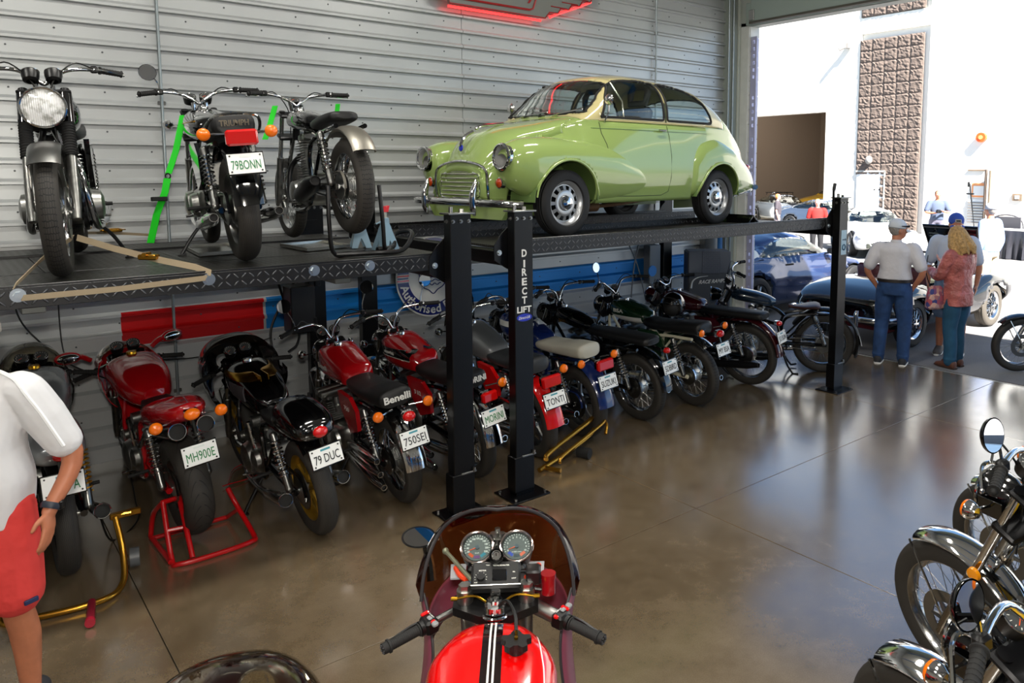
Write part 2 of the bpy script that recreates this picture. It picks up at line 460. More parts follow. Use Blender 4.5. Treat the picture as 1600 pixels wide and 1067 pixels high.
# perforated steel upright on the edge of the opening
g = G(); PM = mat('perforated_angle_steel', 'b8b8d6', .4, .15)
PX0, PX1, PYc = 8.86, 9.02, 6.80
nz = 88; dz = 4.2 / nz; rnd = random.Random(3)
for i in range(nz):
    z = .0 + dz * i; 
    holes = (i % 2 == 0)
    for j in range(5):
        a = PX0 + j * .032
        if holes and rnd.random() < .55 and j in (1, 3): continue
        g.box((a + .016, PYc, z + dz/2), (.032, .006, dz + .0005))
    for j in range(3):
        if holes and j == 1 and rnd.random() < .6: continue
        g.box((PX0 + .003, PYc - .02 - .03*j + .002, z + dz/2), (.006, .031, dz + .0005))
tag(obj('perforated_upright', g, PM, smooth=0), 'tall lavender-grey perforated steel angle on the door jamb behind the green car', 'steel upright')
# lintel and raised door
g = G(); g.box((XD + .1, 0.4, 5.2), (.2, 13.6, 1.72), .01); struct('wall_front', g, mat('lintel_paint', 'aab0aa', .5))
g = G(); g.box((XD - .02, .4, 4.5), (.04, 12.9, .3), .006); dp = struct('door_1', g, mat('door_panel_paint', '9aa8a2', .45))
for k in range(2):
    g = G(); g.box((XD - .055, .4, 4.42 + .5*k + .2), (.05, 12.7, .48), .012); obj('door_section', g, mat('door_panel_paint'), dp, smooth=0)
g = G(); g.box((XD - .06, .4, 4.37), (.09, 12.7, .03), .004); obj('door_seal', g, mat('door_seal', '55534a', .6), dp)
g = G(); g.box((XD - .06, 6.72, 4.47), (.07, .09, .14), .005); obj('door_hinge', g, STEEL, dp)
# the rest of the shop, behind and to the sides of the camera
g = G(); g.box((-7.4, .5, 3), (.2, 13.4, 6.2)); struct('wall_back', g, mat('plain_wall', 'b4b4ae', .6))
g = G(); g.box((1.0, -6.1, 3), (17, .2, 6.2)); wr = struct('wall_right', g, mat('plain_wall'))
BLW = mat('blue_ribbed_sheet', '1a7cc8', .4, .2)
for k, (x0, x1) in enumerate(((-7.2, -3.2), (-3.2, .8), (.8, 4.8), (4.8, 8.8))):
    g = G(); pr_ = [(0.02, -5.99)]
    for j in range(9): z = .15 + .2*j; pr_ += [(z - .03, -5.99), (z, -5.955), (z + .03, -5.955), (z + .06, -5.99)]
    pr_ += [(2.0, -5.99)]; g.loft([[(x, y, z) for z, y in pr_] + [(x, -6.0, 2.0), (x, -6.0, .02)] for x in (x0 + .003, x1 - .003)], True, True); obj('blue_wall_panel', g, BLW, wr, smooth=0)
g = G(); g.box((.8, .5, 6.16), (17.4, 13.6, .12)); struct('ceiling', g, mat('ceiling_deck', 'c8c8c2', .7))
for k in range(5):
    g = G(); x = -5 + 3.2 * k; g.box((x, .5, 5.98), (.12, 13, .22), .01); struct('trim_%d' % (5 + k), g, mat('blue_steel_beam', '1f7fd0', .4))
for lx in (-2.5, 1.2, 4.9):
    for ly in (.5, 4.2):
        g = G(); g.box((lx, ly, 5.66), (1.65, .34, .06), .01); o = tag(obj('added_ceiling_lamp', g, WHT), 'added white strip lamp on the unseen ceiling, %s row, %s' % ('nearer' if ly < 2 else 'wall-side', {-2.5: 'leftmost', 1.2: 'middle', 4.9: 'nearest the door'}[lx]), 'lamp', 'added ceiling strip lamps')  # housings added for the ceiling fill lights, out of view

# ================================================================= outside
def asphalt():
    m = mat('asphalt', '8a8a8c', .85); t = NT(m)
    t.l.new(t.ramp(t.math('ADD', t.math('MULTIPLY', t.noise(.6, 5), .6), t.math('MULTIPLY', t.noise(90, 3), .5)), [(.35, '5c5c60'), (.7, '7e7c7a')]), t.b.inputs['Base Color']); t.bump(t.noise(120, 3), .3, .004); return m
g = G(); g.box((44.1, 10, -.06), (70, 90, .1)); struct('ground', g, asphalt())
WB = mat('white_block_wall', 'e9e6de', .8)
BX = 28.6
g = G()
g.box((BX + .25, 31.5, 4.6), (.5, 19.0, 9.2)); g.box((BX + .25, 20.025, 7.0), (.5, 3.95, 4.4))
g.box((BX + .25, 17.3, 4.6), (.5, 1.5, 9.2))
g.box((BX + .25, 4.0, 4.6), (.5, 19.6, 9.2)); g.box((BX + .35, 15.3, 4.6), (.5, 3.0, 9.2))
g.box((BX + .2, 15.25, 8.03), (.42, 2.9, .62)); g.box((BX + .2, 15.25, 9.0), (.42, 2.9, .5))
g.box((BX + .25, 0, 9.3), (.8, 90, .2))
outw = struct('wall_outside', g, WB)
g = G(); g.box((BX + 8, 20, -.02), (15, 12, .04)); struct('trim_12', g, mat('garage_floor', '8a8478', .6))
gm = mat('garage_wall', '8c7d6e', .8)
g = G(); g.box((BX + 12, 20, 4), (.2, 12, 8)); g.box((BX + 6.4, 26, 4), (11.6, .2, 8)); g.box((BX + 6, 14.2, 4), (11.4, .2, 8)); g.box((BX + 6.4, 20, 8), (11.6, 12, .2)); struct('trim_13', g, gm)
light('garage_fill_light', 'AREA', (BX + 5, 20, 7.7), 500, (1, .93, .85), 4, 6, rot=(0, 0, 0))  # added fill light to brighten the garage; no lamp is seen inside
# split-face block pier
blk = []
for k in range(6):
    rn = random.Random(k); g = G(); n = 7; w, h = .511, .436
    rows = []
    for i in range(n + 1):
        row = []
        for j in range(n + 1):
            e = i in (0, n) or j in (0, n)
            row.append((-.02 - (0 if e else .012 + rn.random() * .034), -w/2 + w * j / n + (0 if e else rn.uniform(-.02, .02)), -h/2 + h * i / n + (0 if e else rn.uniform(-.02, .02))))
        rows.append(row)
    g.loft(rows, False, False); b0 = [(.05, r[0][1], r[0][2]) for r in rows]
    g.loft([[(.06, p[1], p[2]) for p in rows[0]], rows[0]], False, False); g.loft([rows[-1], [(.06, p[1], p[2]) for p in rows[-1]]], False, False)
    g.loft([[(.06, r[0][1], r[0][2]) for r in rows], [r[0] for r in rows]], False, False); g.loft([[r[-1] for r in rows], [(.06, r[-1][1], r[-1][2]) for r in rows]], False, False)
    blk.append(mesh('split_face_block', g, mat('split_face_stone', '62564f', .95, var=.25, nz=9), smooth=0))
rn = random.Random(5)
for r in range(20):
    z = .22 + .44 * r
    if 7.66 < z < 8.2: continue
    for c in range(5):
        y = 14.02 + .515 * c + .25
        if z < 2.35 and y > 15.35 : continue
        obj('split_face_block', rn.choice(blk), None, outw, (BX - .02, y, z))
# door in the white wall, fixtures
g = G(); g.box((BX - .02, 15.95, 1.15), (.06, 1.18, 2.3), .01); dd = struct('door_2', g, mat('outside_door', 'e6e6e2', .6))
g = G(); g.box((BX - .03, 15.34, 1.17), (.1, .06, 2.34)); g.box((BX - .03, 15.95, 2.34), (.1, 1.24, .07)); obj('door_frame', g, mat('door_frame_grey', 'b4b2aa', .6), dd)
g = G()
for y in (15.75, 15.55): g.cyl((BX - .06, y, 1.62), (BX - .03, y, 1.62), .03, n=10)
obj('door_bolt', g, DARKM, dd)
g = G(); g.sph((BX - .12, 16.0, 2.78), (.14, .14, .17), 14, 10); tag(obj('wall_lamp', g, mat('grey_lamp', '8e8a86', .5)), 'grey dome lamp on the stone pier above the white door', 'lamp')
g = G(); g.box((BX - .12, 17.07, 7.34), (.2, .16, .24), .02); g.cyl((BX - .2, 17.2, 7.3), (BX - .34, 17.35, 7.2), .08, n=12); tag(obj('flood_lamp', g, mat('grey_lamp')), 'small grey floodlight high on the white wall left of the stone pier', 'lamp')
g = G(); g.cyl((BX - .16, 11.77, 3.53), (BX - .005, 11.77, 3.53), .17, n=20); al = tag(obj('alarm_bell', g, mat('alarm_orange', 'f0561e', .4)), 'round orange alarm bell on the sunlit white wall', 'alarm')
g = G(); g.cyl((BX - .18, 11.77, 3.53), (BX - .16, 11.77, 3.53), .07, n=16); obj('bell_centre', g, mat('alarm_centre', 'ffb060', .4), al)
g = G(); g.box((BX - .02, 11.78, 1.67), (.03, .5, .5), .004); sg = tag(obj('notice_board', g, mat('notice_orange', 'e89a62', .6)), 'square notice with an orange border on the white wall', 'sign')
g = G(); g.box((BX - .04, 11.78, 1.65), (.02, .38, .34), .002); obj('notice_panel', g, WHT, sg)
g = G(); g.box((BX - .02, 10.5, 1.45), (.06, .32, .24), .01); mb = tag(obj('meter_box', g, mat('box_tan', '7c6a58', .6)), 'small brown electrical box on the white wall at the right edge', 'box')
g = G(); g.box((BX - .055, 10.5, 1.45), (.02, .14, .12), .002); obj('box_window', g, WHT, mb)
for k, (yy, rr_, c_) in enumerate(((11.5, .045, '4b4038'), (11.30, .09, 'b29a80'))):
    g = G(); g.cyl((BX - .2, yy, -.01), (BX - .2, yy, 2.4 - .03*k), rr_, n=12); tag(obj('downpipe', g, mat('pipe_' + c_, c_, .6)), ('thin dark' if k == 0 else 'thick tan') + ' pipe standing against the white wall', 'pipe')
g = G(); g.box((BX - .03, 11.9, 2.38), (.05, .6, .05), .01); tag(obj('canopy_ledge', g, mat('box_tan')), 'narrow tan ledge high on the white wall left of the pipes', 'ledge')
vt = G()
vt.box((BX - .03, 11.85, .9), (.03, .6, .9), .004); vo = tag(obj('wall_vent', vt, WHT), 'louvred white vent low on the white wall behind the man in the pale blue shirt', 'vent')
for k in range(8):
    g = G(); g.box((BX - .06, 11.85, .52 + .1*k), (.04, .56, .035), 0); obj('louvre', g, mat('louvre_grey', '77716c', .6), vo)
# table under black cloth
g = G(); n = 60; rows = []
for z, k in ((.0, 1.0), (.25, .8), (.5, .5), (.72, .2), (.75, 0)):
    row = []
    for i in range(n + 1):
        y = 9.2 - 3.4 * i / n; row.append((22.0 - .05 * k * (1 + sin(i * 1.9) + .6 * sin(i * .83)) - .02, y, z + .008))
    rows.append(row)
rows.append([(22.75, 9.2 - 3.4 * i / n, .758) for i in range(n + 1)]); rows.append([(22.8, 9.2 - 3.4 * i / n, .008) for i in range(n + 1)])
g.loft(rows, False, False)
tb = tag(obj('draped_table', g, mat('black_plastic_cloth', '2a2a30', .3), smooth=60), 'long table draped to the ground in wrinkled black cloth by the white wall', 'table')
g = G(); g.box((22.4, 7.5, .765), (.72, 3.3, .012), .003); obj('table_top', g, mat('table_top_pale', 'd8d6d2', .4), tb)
g = G(); g.tube(spline([(23.15, 9.1, .3), (23.15, 9.15, .95), (23.15, 8.75, 1.12), (23.15, 8.35, .95), (23.15, 8.3, .3)], 6), .02, 6)
g.box((23.13, 8.72, .82), (.03, .72, .5), .1); g.box((23.05, 8.72, .45), (.4, .7, .05), .02); g.box((23.15, 8.42, .2), (.03, .03, .4)); g.box((23.15, 9.02, .2), (.03, .03, .4)); g.box((22.92, 9.02, .2), (.03, .03, .4)); g.box((22.92, 8.42, .2), (.03, .03, .4))
tag(obj('folding_chair', g, mat('chair_grey', '3c3c42', .6)), 'dark grey chair standing behind the black draped table', 'chair')
for k, (yy, c_) in enumerate(((7.75, 'e03030'), (7.5, 'd81818'))):
    g = G(); g.lathe([(0, 0), (.05, 0), (.05, .14 if k == 0 else .08), (.02, .2 if k == 0 else .09), (.02, .24 if k == 0 else .1), (0, .24 if k == 0 else .1)], o=(22.2, yy, .771), n=14)
    o = tag(obj('bottle' if k == 0 else 'bowl', g, mat('red_plastic_' + str(k), c_, .4)), 'red and white bottle on the black draped table' if k == 0 else 'small red bowl on the black draped table at the right edge', 'bottle' if k == 0 else 'bowl')

# ================================================================= lifts
def plate_mat(name, base, axes, sc=26, shine='6a6a6c', rot=False):
    m = mat(name, base, .42, .2); t = NT(m); sp = t.n.new('ShaderNodeSeparateXYZ'); t.l.new(t.coord('Object'), sp.inputs[0])
    u = t.math('MULTIPLY', sp.outputs[axes[0]], sc); v = t.math('MULTIPLY', sp.outputs[axes[1]], sc)
    fu, fv = t.math('FRACT', u), t.math('FRACT', v); par = t.math('MODULO', t.math('ADD', t.math('FLOOR', u), t.math('FLOOR', v)), 2.0); par = t.math('ABSOLUTE', par)
    a = t.math('SUBTRACT', fu, .5); b = t.math('SUBTRACT', fv, .5)
    s = t.math('SUBTRACT', t.math('MULTIPLY', par, 2.0), 1.0)
    bs = t.math('MULTIPLY', b, s)
    p = t.math('MULTIPLY', t.math('ADD', a, bs), .7071); q = t.math('MULTIPLY', t.math('SUBTRACT', a, bs), .7071)
    e = t.math('ADD', t.math('POWER', t.math('ABSOLUTE', t.math('DIVIDE', p, .5)), 2.0), t.math('POWER', t.math('ABSOLUTE', t.math('DIVIDE', q, .13)), 2.0))
    h = t.math('SUBTRACT', 1.0, t.math('MINIMUM', e, 1.0)); worn = t.math('GREATER_THAN', h, .35)
    t.l.new(t.mix(worn, lin(base), lin(shine)), t.b.inputs['Base Color']); t.l.new(t.math('MULTIPLY', worn, .7), t.b.inputs['Metallic'])
    t.bump(h, .9, .006); return m
DPV = plate_mat('diamond_plate_face', '0b0b0d', (0, 2), 24, '5c5e62'); DPH = plate_mat('diamond_plate_deck', '1e1d1a', (0, 1), 24, '3c3a34')
BOLT = mat('zinc_bolt', 'b8c0c4', .28, .9)
def hexbolt(g, c, ax, r=.022):
    ax = V(ax).normalized(); c = V(c); g.cyl(c, c + ax*.004, r, n=18); g.cyl(c + ax*.004, c + ax*.016, r*.62, n=6)
def post(x, y, parent, front=True, h=2.065):
    g = G(); g.box((x, y, h/2), (.16, .085, h), .004)
    po = obj('post', g, POSTB, parent, smooth=0)
    g = G(); g.box((x, y, h + .006), (.2, .125, .012), .002); 
    for dx in (-.06, 0, .06): hexbolt(g, (x + dx, y - .043, h - .045), (0, -1, 0), .013)
    hexbolt(g, (x - .08, y, h - .045), (-1, 0, 0), .013)
    g.cyl((x - .05, y, h + .01), (x - .05, y, h + .05), .014, n=10); g.cyl((x + .03, y, h + .01), (x + .03, y, h + .035), .016, n=6)
    obj('post_cap', g, STEEL, po)
    g = G(); g.box((x, y, .006), (.32, .27, .012), .003); g.box((x - .01, y, .17), (.172, .1, .26), .004); obj('base_plate', g, POSTB, po)
    g = G(); g.cyl((x + .07, y - .052, .3), (x + .07, y - .052, .33), .01, n=8); g.box((x + .03, y - .048, .3), (.12, .012, .014), .003)
    obj('lock_pin', g, STEEL, po)
    for dx in (-.13, .13):
        for dy in (-.1, .1): g = G(); g.cyl((x + dx, y + dy, .01), (x + dx, y + dy, .026), .011, n=6); obj('anchor_bolt', g, STEEL, po)
    return po
def lift(label, x0, x1, zt, fh, posts, runs, rec=0):
    L = thing('vehicle_lift', label, 'lift', (0, 0, 0))
    for x, y in posts: post(x, y, L)
    for (ya, yb) in runs:
        g = G(); g.box(((x0 + x1)/2, (ya + yb)/2, zt - .012 - rec), (x1 - x0, yb - ya, .02), .002); r = obj('runway', g, DPH, L, smooth=0)
        for yy, s in ((ya, -1), (yb, 1)):
            g = G(); g.box(((x0 + x1)/2, yy, zt - fh/2 + .0), (x1 - x0, .012, fh), .002); obj('runway_side', g, DPV, r, smooth=0)
        g = G(); g.box(((x0 + x1)/2, ya + .012, zt + .004), (x1 - x0, .02, .014), .003); obj('runway_lip', g, BLKS, r)
    xs_ = sorted(set(p[0] for p in posts))
    for x in xs_:
        ys_ = [p[1] for p in posts if p[0] == x]
        g = G(); g.box((x, (min(ys_) + max(ys_))/2, zt - .13), (.10, max(ys_) - min(ys_) - .085, .1), .005)
        cb = obj('cross_beam', g, POSTB, L)
        for yy in ys_:
            s = -1; yo = yy + (.05 if yy == min(ys_) else -.05)
            g = G(); g.prism([(0, -.19), (.1, -.19), (.21, -.12), (.21, -.02), (.15, .06), (.09, .11), (0, .11)], (x - s*.02, yo, zt), (s, 0, 0), (0, 0, 1), .012)
            gp = obj('gusset_plate', g, POSTB, cb); g = G(); hexbolt(g, (x + s*.15, yo - .006, zt - .07), (0, -1, 0), .02); hexbolt(g, (x + s*.02, yo - .006, zt - .1), (0, -1, 0), .02); obj('bolt', g, BOLT, gp)
    return L
PY0, PY1 = 4.41, 6.93
RL = lift('black four-post lift with diamond-plate runways holding up the green car', 3.22, 7.24, 1.85, .105, [(3.17, PY0), (3.17, PY1), (7.32, PY0), (7.32, PY1)], [(4.50, 5.52), (6.36, 6.86)], rec=.055)
g = G(); g.box((6.80, 5.3, 1.815), (.04, .4, .05), .004); 
for s in (-1, 1): g.prism([(-.1*s, 0), (0, .09), (.012*s, .09), (-.08*s, 0)], (6.74, 5.3, 1.79), (1, 0, 0), (0, 0, 1), .42)
obj('wheel_chock', g, BLK, RL)
LL = lift('black four-post lift carrying the three upper motorcycles on its long deck', -1.7, 2.62, 1.80, .10, [(2.66, PY0), (2.66, PY1), (-1.62, PY0), (-1.62, PY1)], [(4.47, 5.05), (6.05, 6.62)])
for k in range(6):
    g = G(); xa = -1.7 + .72 * k; g.box((xa + .36, 5.55, 1.786), (.715, .99, .02), .002); obj('deck_panel', g, DPH, LL, smooth=0)
for x in (.29, 1.13, 1.71, 2.06): g = G(); hexbolt(g, (x, 4.464, 1.765), (0, -1, 0), .033); obj('side_bolt', g, BOLT, LL)
for x in (.35, 1.9, -.9):
    g = G(); g.box((x, 5.55, 1.715), (.1, 2.1, .1), .004); obj('cross_member', g, mat('galvanised_sheet', '5e605c', .45, .5), LL)
# lettering on the post
wl_ = G()
for t_, z_ in zip('DIRECT', (1.775, 1.70, 1.64, 1.572, 1.505, 1.44)):
    q = place_text_h(t_, (3.172, PY0 - .0435, z_), (1, 0, 0), (0, 0, 1), .053, {'I': .015}.get(t_, .043), .0012, bold=.03); wl_.add(q.v, q.f)
q = place_text_h('LIFT', (3.17, PY0 - .0435, 1.373), (1, 0, 0), (0, 0, 1), .045, .125, .0012, bold=.03); wl_.add(q.v, q.f)
obj('post_lettering', wl_, WHT, RL)
g = G(); pl_ = [(.066 * cos(2*pi*k/28), .027 * sin(2*pi*k/28)) for k in range(28)]; g.prism(pl_, (3.17, PY0 - .0438, 1.315), (1, 0, 0), (0, 0, 1), .002); ov = obj('oval_badge', g, mat('badge_blue', '1c2fb0', .3), RL)
g = place_text_h('Direct-Lift', (3.17, PY0 - .0452, 1.315), (1, 0, .05), (0, 0, 1), .02, .1, .0012, shear=.3); obj('badge_lettering', g, WHT, ov)
# sticker on far post
g = G(); g.box((7.33, PY0 - .044, 1.60), (.1, .003, .26), .001); st = obj('warning_sticker', g, mat('sticker_pale_blue', 'a8c4d0', .5), RL)
g = G(); g.torus((7.33, PY0 - .047, 1.55), .028, .006, (0, 1, 0), 20, 5); g.box((7.33, PY0 - .047, 1.63), (.06, .002, .012)); g.prism([(.02, 0), (0, .016), (0, -.016)], (7.352, PY0 - .047, 1.63), (1, 0, 0), (0, 0, 1), .002); obj('sticker_symbol', g, mat('sticker_ink', '1c4a66', .5), st)
g = G(); g.prism([(0, -.0), (.02, .0), (.02, .22), (0, .22)], (7.20, PY0 + .02, 1.95), (1, 0, .1), (0, 0, 1), .02); g.cyl((7.21, PY0 + .02, 2.15), (7.23, PY0 + .02, 2.22), .018, n=10); obj('latch_rod', g, BLKS, RL)
# hydraulic power unit on the rear post
g = G(); g.box((2.46, 6.80, 1.13), (.22, .2, .42), .01); pu = obj('power_unit', g, mat('power_unit_black', '0e0e10', .4), LL)
g = G(); g.box((2.62, 6.78, 1.36), (.05, .04, .08), .004); g.box((2.56, 6.7, 1.0), (.03, .012, .1), .004); obj('control_switch', g, DARKM, pu)

# ================================================================= wall signs
SY = YW - .05
g = G(); g.cyl((3.945, SY + .006, 1.26), (3.945, SY - .006, 1.26), .42, n=64); sgn = tag(obj('round_sign', g, WHT), 'round white and navy enamel sign with a red ox on the blue stripe', 'sign')
NAVY = mat('sign_navy', '16206e', .25, coat=.4)
SC_ = (3.945, SY - .007, 1.26)
g = G(); g.lathe([(.285, 0), (.405, 0), (.405, .004), (.285, .004), (.285, 0)], o=SC_, ax=(0, -1, 0), n=72); obj('sign_ring', g, NAVY, sgn)
g = G()
def arc_text(s, R_, a0, a1, h, outer=False):
    gg = G()
    wd_ = [{'i': .42, 'r': .62, 's': .8, 't': .6, ' ': .7, 'A': 1.15, 'D': 1.15, 'l': .42}.get(ch, 1.0) for ch in s]; tot_ = sum(wd_); acc = 0
    for ch, w__ in zip(s, wd_):
        pos = (acc + w__/2) / tot_; acc += w__
        if ch == ' ': continue
        a = radians(a0 + (a1 - a0) * pos); rad = V((cos(a), 0, sin(a))); o = V(SC_) + rad * R_ + V((0, -.005, 0))
        up = -rad if not outer else rad; u = V((-sin(a), 0, cos(a))) * (1 if not outer else -1)
        q = place_text(ch, o, u, up, h, .002, bold=.02); gg.add(q.v, q.f)
    return gg
obj('sign_lettering', arc_text('Authorised Dealer', .345, 192, 348, .125), WHT, sgn)
for s in (-1, 1):
    for z in (.03, -.02):
        g = G(); g.box((SC_[0] + s*.345, SC_[1] - .006, SC_[2] + z), (.13, .003, .034)); sb = obj('sign_bar', g, WHT, sgn)
        g = G(); g.box((SC_[0] + s*.345, SC_[1] - .008, SC_[2] + z), (.13, .003, .014)); obj('red_bar', g, BRED, sb)
g = G(); shp = [(-.15, .2), (.15, .2), (.15, -.02), (.12, -.1), (.05, -.14), (0, -.18), (-.05, -.14), (-.12, -.1), (-.15, -.02)]
g.tube([V((SC_[0] + a, SC_[1] - .004, SC_[2] + b)) for a, b in rpoly(shp, 4)], .006, 5, closed=True)
for z in (.0, -.04, -.08):
    wdt = .13 if z > -.06 else .09
    g.tube([V((SC_[0] + x * wdt, SC_[1] - .005, SC_[2] + z + .009 * sin(x * 9))) for x in [i / 14 - 1 for i in range(29)]], .0055, 5)
obj('sign_crest', g, NAVY, sgn)
ox = [(-.1, .12), (-.085, .135), (-.075, .125), (-.05, .115), (.06, .115), (.085, .1), (.09, .05), (.08, .06), (.075, .03), (.08, .01), (.06, .01), (.055, .045), (.04, .055), (-.02, .05), (-.03, .03), (-.02, .01), (-.045, .01), (-.05, .04), (-.065, .03), (-.065, .01), (-.08, .01), (-.075, .06), (-.09, .075), (-.11, .08), (-.12, .1)]
g = G(); g.prism([(a, b + .03) for a, b in ox], (SC_[0], SC_[1] - .005, SC_[2]), (1, 0, 0), (0, 0, 1), .003); obj('sign_ox', g, mat('ox_red', 'a01414', .4), sgn)

# winged neon sign at the top
g = G(); gz = 4.02; cx0 = 4.92; sy = YW - .14
shape = [(-.78, 0), (.44, 0), (.50, .07), (.62, .075), (.66, .13), (.78, .135), (.82, .19), (.94, .195), (.98, .25), (1.1, .26), (1.14, .32), (1.3, .34), (1.3, .75), (-1.6, .75), (-1.6, .34), (-1.44, .32), (-1.4, .26), (-1.26, .25), (-1.22, .19), (-1.08, .19), (-1.04, .13), (-.92, .125), (-.88, .07), (-.8, .06)]
g.prism(shape, (cx0, sy, gz + .02), (1, 0, 0), (0, 0, 1), .03); ns = tag(obj('winged_sign', g, mat('sign_grey', '6c6e6a', .5), smooth=0), 'grey winged wall sign outlined in red with a red neon glow at the top edge', 'sign')
g = G(); g.tube([V((cx0 + a, sy - .017, gz + .02 + b)) for a, b in shape], .008, 5, closed=True)
for k in range(4): g.tube([(cx0 + .52 + .16*k, sy - .018, gz + .16 + .065*k), (cx0 + .75 + .16*k, sy - .018, gz + .16 + .065*k)], .006, 5)
g.tube([V((cx0 + a, sy - .018, gz + .02 + b)) for a, b in ((-.7, .06), (.22, .06), (.27, .08), (.33, .24))], .012, 6)
q = place_text_h('Austin Healey', (cx0 - .22, sy - .017, gz + .25), (1, 0, 0), (0, 0, 1), .2, 1.1, .006, shear=.35, bold=.02); g.add(q.v, q.f)
obj('sign_lettering', g, mat('sign_red', '8e0c10', .4), ns)
g = G(); g.tube([(cx0 + a, sy + .045, gz - .0 + b) for a, b in ((-.76, -.0), (.42, -.0))], .013, 8)
g.tube([(cx0 + a, sy + .045, gz + b) for a, b in ((.55, .05), (.68, .11), (.84, .17), (1.0, .23), (1.16, .3))], .013, 8)
obj('neon_tube', g, mat('neon_red', 'ff2a2a', .4, emit=4), ns)
# ================================================================= motorcycles
_mc = {}
def cached(key, fn):
    if key not in _mc: _mc[key] = fn()
    return _mc[key]
def tyre_mesh(R_, w, tm):
    def f():
        rim = R_ - w * .85; g = G(); n = 60
        prof = [(rim - .004, -w * .36), (rim + .012, -w * .44)]
        for k in range(13):
            a = radians(-68 + 136 * k / 12); prof.append((R_ - w * .52 + w * .52 * cos(a) , w * .5 * sin(a) / sin(radians(68))))
        prof += [(rim + .012, w * .44), (rim - .004, w * .36)]
        g.lathe(prof, ax=(0, 1, 0), n=n)
        me = mesh('tyre', g, tm); uv = me.uv_layers.new(name='UVMap'); np_ = len(prof)
        for p in me.polygons:
            us = []
            for li in p.loop_indices:
                vi = me.loops[li].vertex_index
                us.append([li, (vi % n) / n, (vi // n) / (np_ - 1)])
            if max(u[1] for u in us) - min(u[1] for u in us) > .5:
                for u in us:
                    if u[1] < .5: u[1] += 1
            for li, a, b in us: uv.data[li].uv = (a, b)
        return me
    return cached(('tyre', R_, w, tm.name), f)
def bike_wheel(root, name, c, R_, w, style, rimm, tm, disc=0, drum=False, sprocket=False, discm=None, hubm=None):
    """disc: 0 none, 1 left, 2 both ; c = axle centre"""
    rim = R_ - w * .85
    def rimf():
        g = G(); q = w * .36
        g.lathe([(rim - .02, -q * .5), (rim - .006, -q), (rim + .006, -q), (rim - .002, -q * .8), (rim - .014, -q * .4), (rim - .014, q * .4), (rim - .002, q * .8), (rim + .006, q), (rim - .006, q), (rim - .02, q * .5), (rim - .026, 0), (rim - .02, -q * .5)], ax=(0, 1, 0), n=48)
        if style == 'mag':
            for k in range(5):
                a = 2*pi*k/5 + .3
                for da in (-.13, .13):
                    g.tube([(.03*cos(a), 0, .03*sin(a)), (.6*rim*cos(a + da*.6), 0, .6*rim*sin(a + da*.6)), ((rim-.012)*cos(a+da), 0, (rim-.012)*sin(a+da))], [.02, .014, .016], 6)
                g.tube([(.05*cos(a), 0, .05*sin(a)), (.5*rim*cos(a), 0, .5*rim*sin(a))], [.03, .012], 6)
        if style == 'mag3':
            for k in range(7):
                a = 2*pi*k/7 + .3
                g.tube([(.03*cos(a), 0, .03*sin(a)), ((rim-.01)*cos(a), 0, (rim-.01)*sin(a))], [.03, .015], 6)
        return mesh('wheel_rim', g, rimm)
    W = obj(name, cached(('rim', R_, w, style, rimm.name), rimf), rimm, root, c)
    obj('tyre', tyre_mesh(R_, w, tm), tm, W)
    hubm = hubm or ALU
    def hubf():
        g = G()
        if drum: g.lathe([(.0, -.06), (.05, -.06), (.085, -.045), (.09, .03), (.088, .045), (.03, .055), (0, .06)], ax=(0, 1, 0), n=28); 
        else: g.lathe([(0, -.06), (.035, -.06), (.04, -.045), (.026, -.03), (.026, .03), (.04, .045), (.035, .06), (0, .06)], ax=(0, 1, 0), n=20)
        g.cyl((0, -.1, 0), (0, .1, 0), .012, n=10)
        if drum:
            for k in range(4): g.torus((0, -.02 + .014*k, 0), .089, .003, (0, 1, 0), 28, 4)
        return mesh('hub', g, hubm)
    obj('hub', cached(('hub', drum, hubm.name), hubf), hubm, W)
    if style == 'wire':
        def spf():
            g = G(); n = 36; hr = .085 if drum else .036
            for k in range(n):
                a = 2*pi*k/n; s = 1 if k % 2 else -1; o = (.42 if (k // 2) % 2 else -.42) * (.7 if drum else 1)
                g.tube([(hr*cos(a + o), s*.042, hr*sin(a + o)), ((rim-.01)*cos(a), s*.004, (rim-.01)*sin(a))], .0018, 4, cap=False)
            return mesh('spokes', g, SPK)
        obj('spokes', cached(('spk', R_, w, drum), spf), SPK, W)
    if disc:
        def df():
            g = G()
            for s in ((1,) if disc == 1 else (1, -1)):
                y = s * .058
                g.lathe([(.085, -.0025), (.135, -.0025), (.135, .0025), (.085, .0025), (.085, -.0025)], o=(0, y, 0), ax=(0, 1, 0), n=36)
                for k in range(6):
                    a = 2*pi*k/6; g.tube([(.04*cos(a), y, .04*sin(a)), (.09*cos(a), y, .09*sin(a))], [.014, .008], 5)
            return mesh('brake_disc', g, discm or STEEL)
        obj('brake_disc', cached(('disc', disc, (discm or STEEL).name), df), discm or STEEL, W)
    if sprocket:
        def sf():
            g = G(); n = 42; pr = []
            for k in range(n * 2): r_ = .094 if k % 2 else .087; a = pi * k / n; pr.append((r_*cos(a), r_*sin(a)))
            g.prism(pr, (0, .075, 0), (1, 0, 0), (0, 0, 1), .005); return mesh('sprocket', g, STEEL)
        obj('sprocket', cached(('spr',), sf), STEEL, W)
    return W

def fins(g, c, d, w, dep, n, h0, h1, t=.0035, R=None):
    """n square fins stacked along unit d from h0 to h1"""
    d = V(d).normalized(); c = V(c)
    R = R or d.to_track_quat('Z', 'X').to_matrix()
    for k in range(n):
        f = k / max(1, n - 1)
        g.box(c + d * (h0 + (h1 - h0) * f), (w, dep, t), .0, R)
def bar(P): return spline(P, 5)

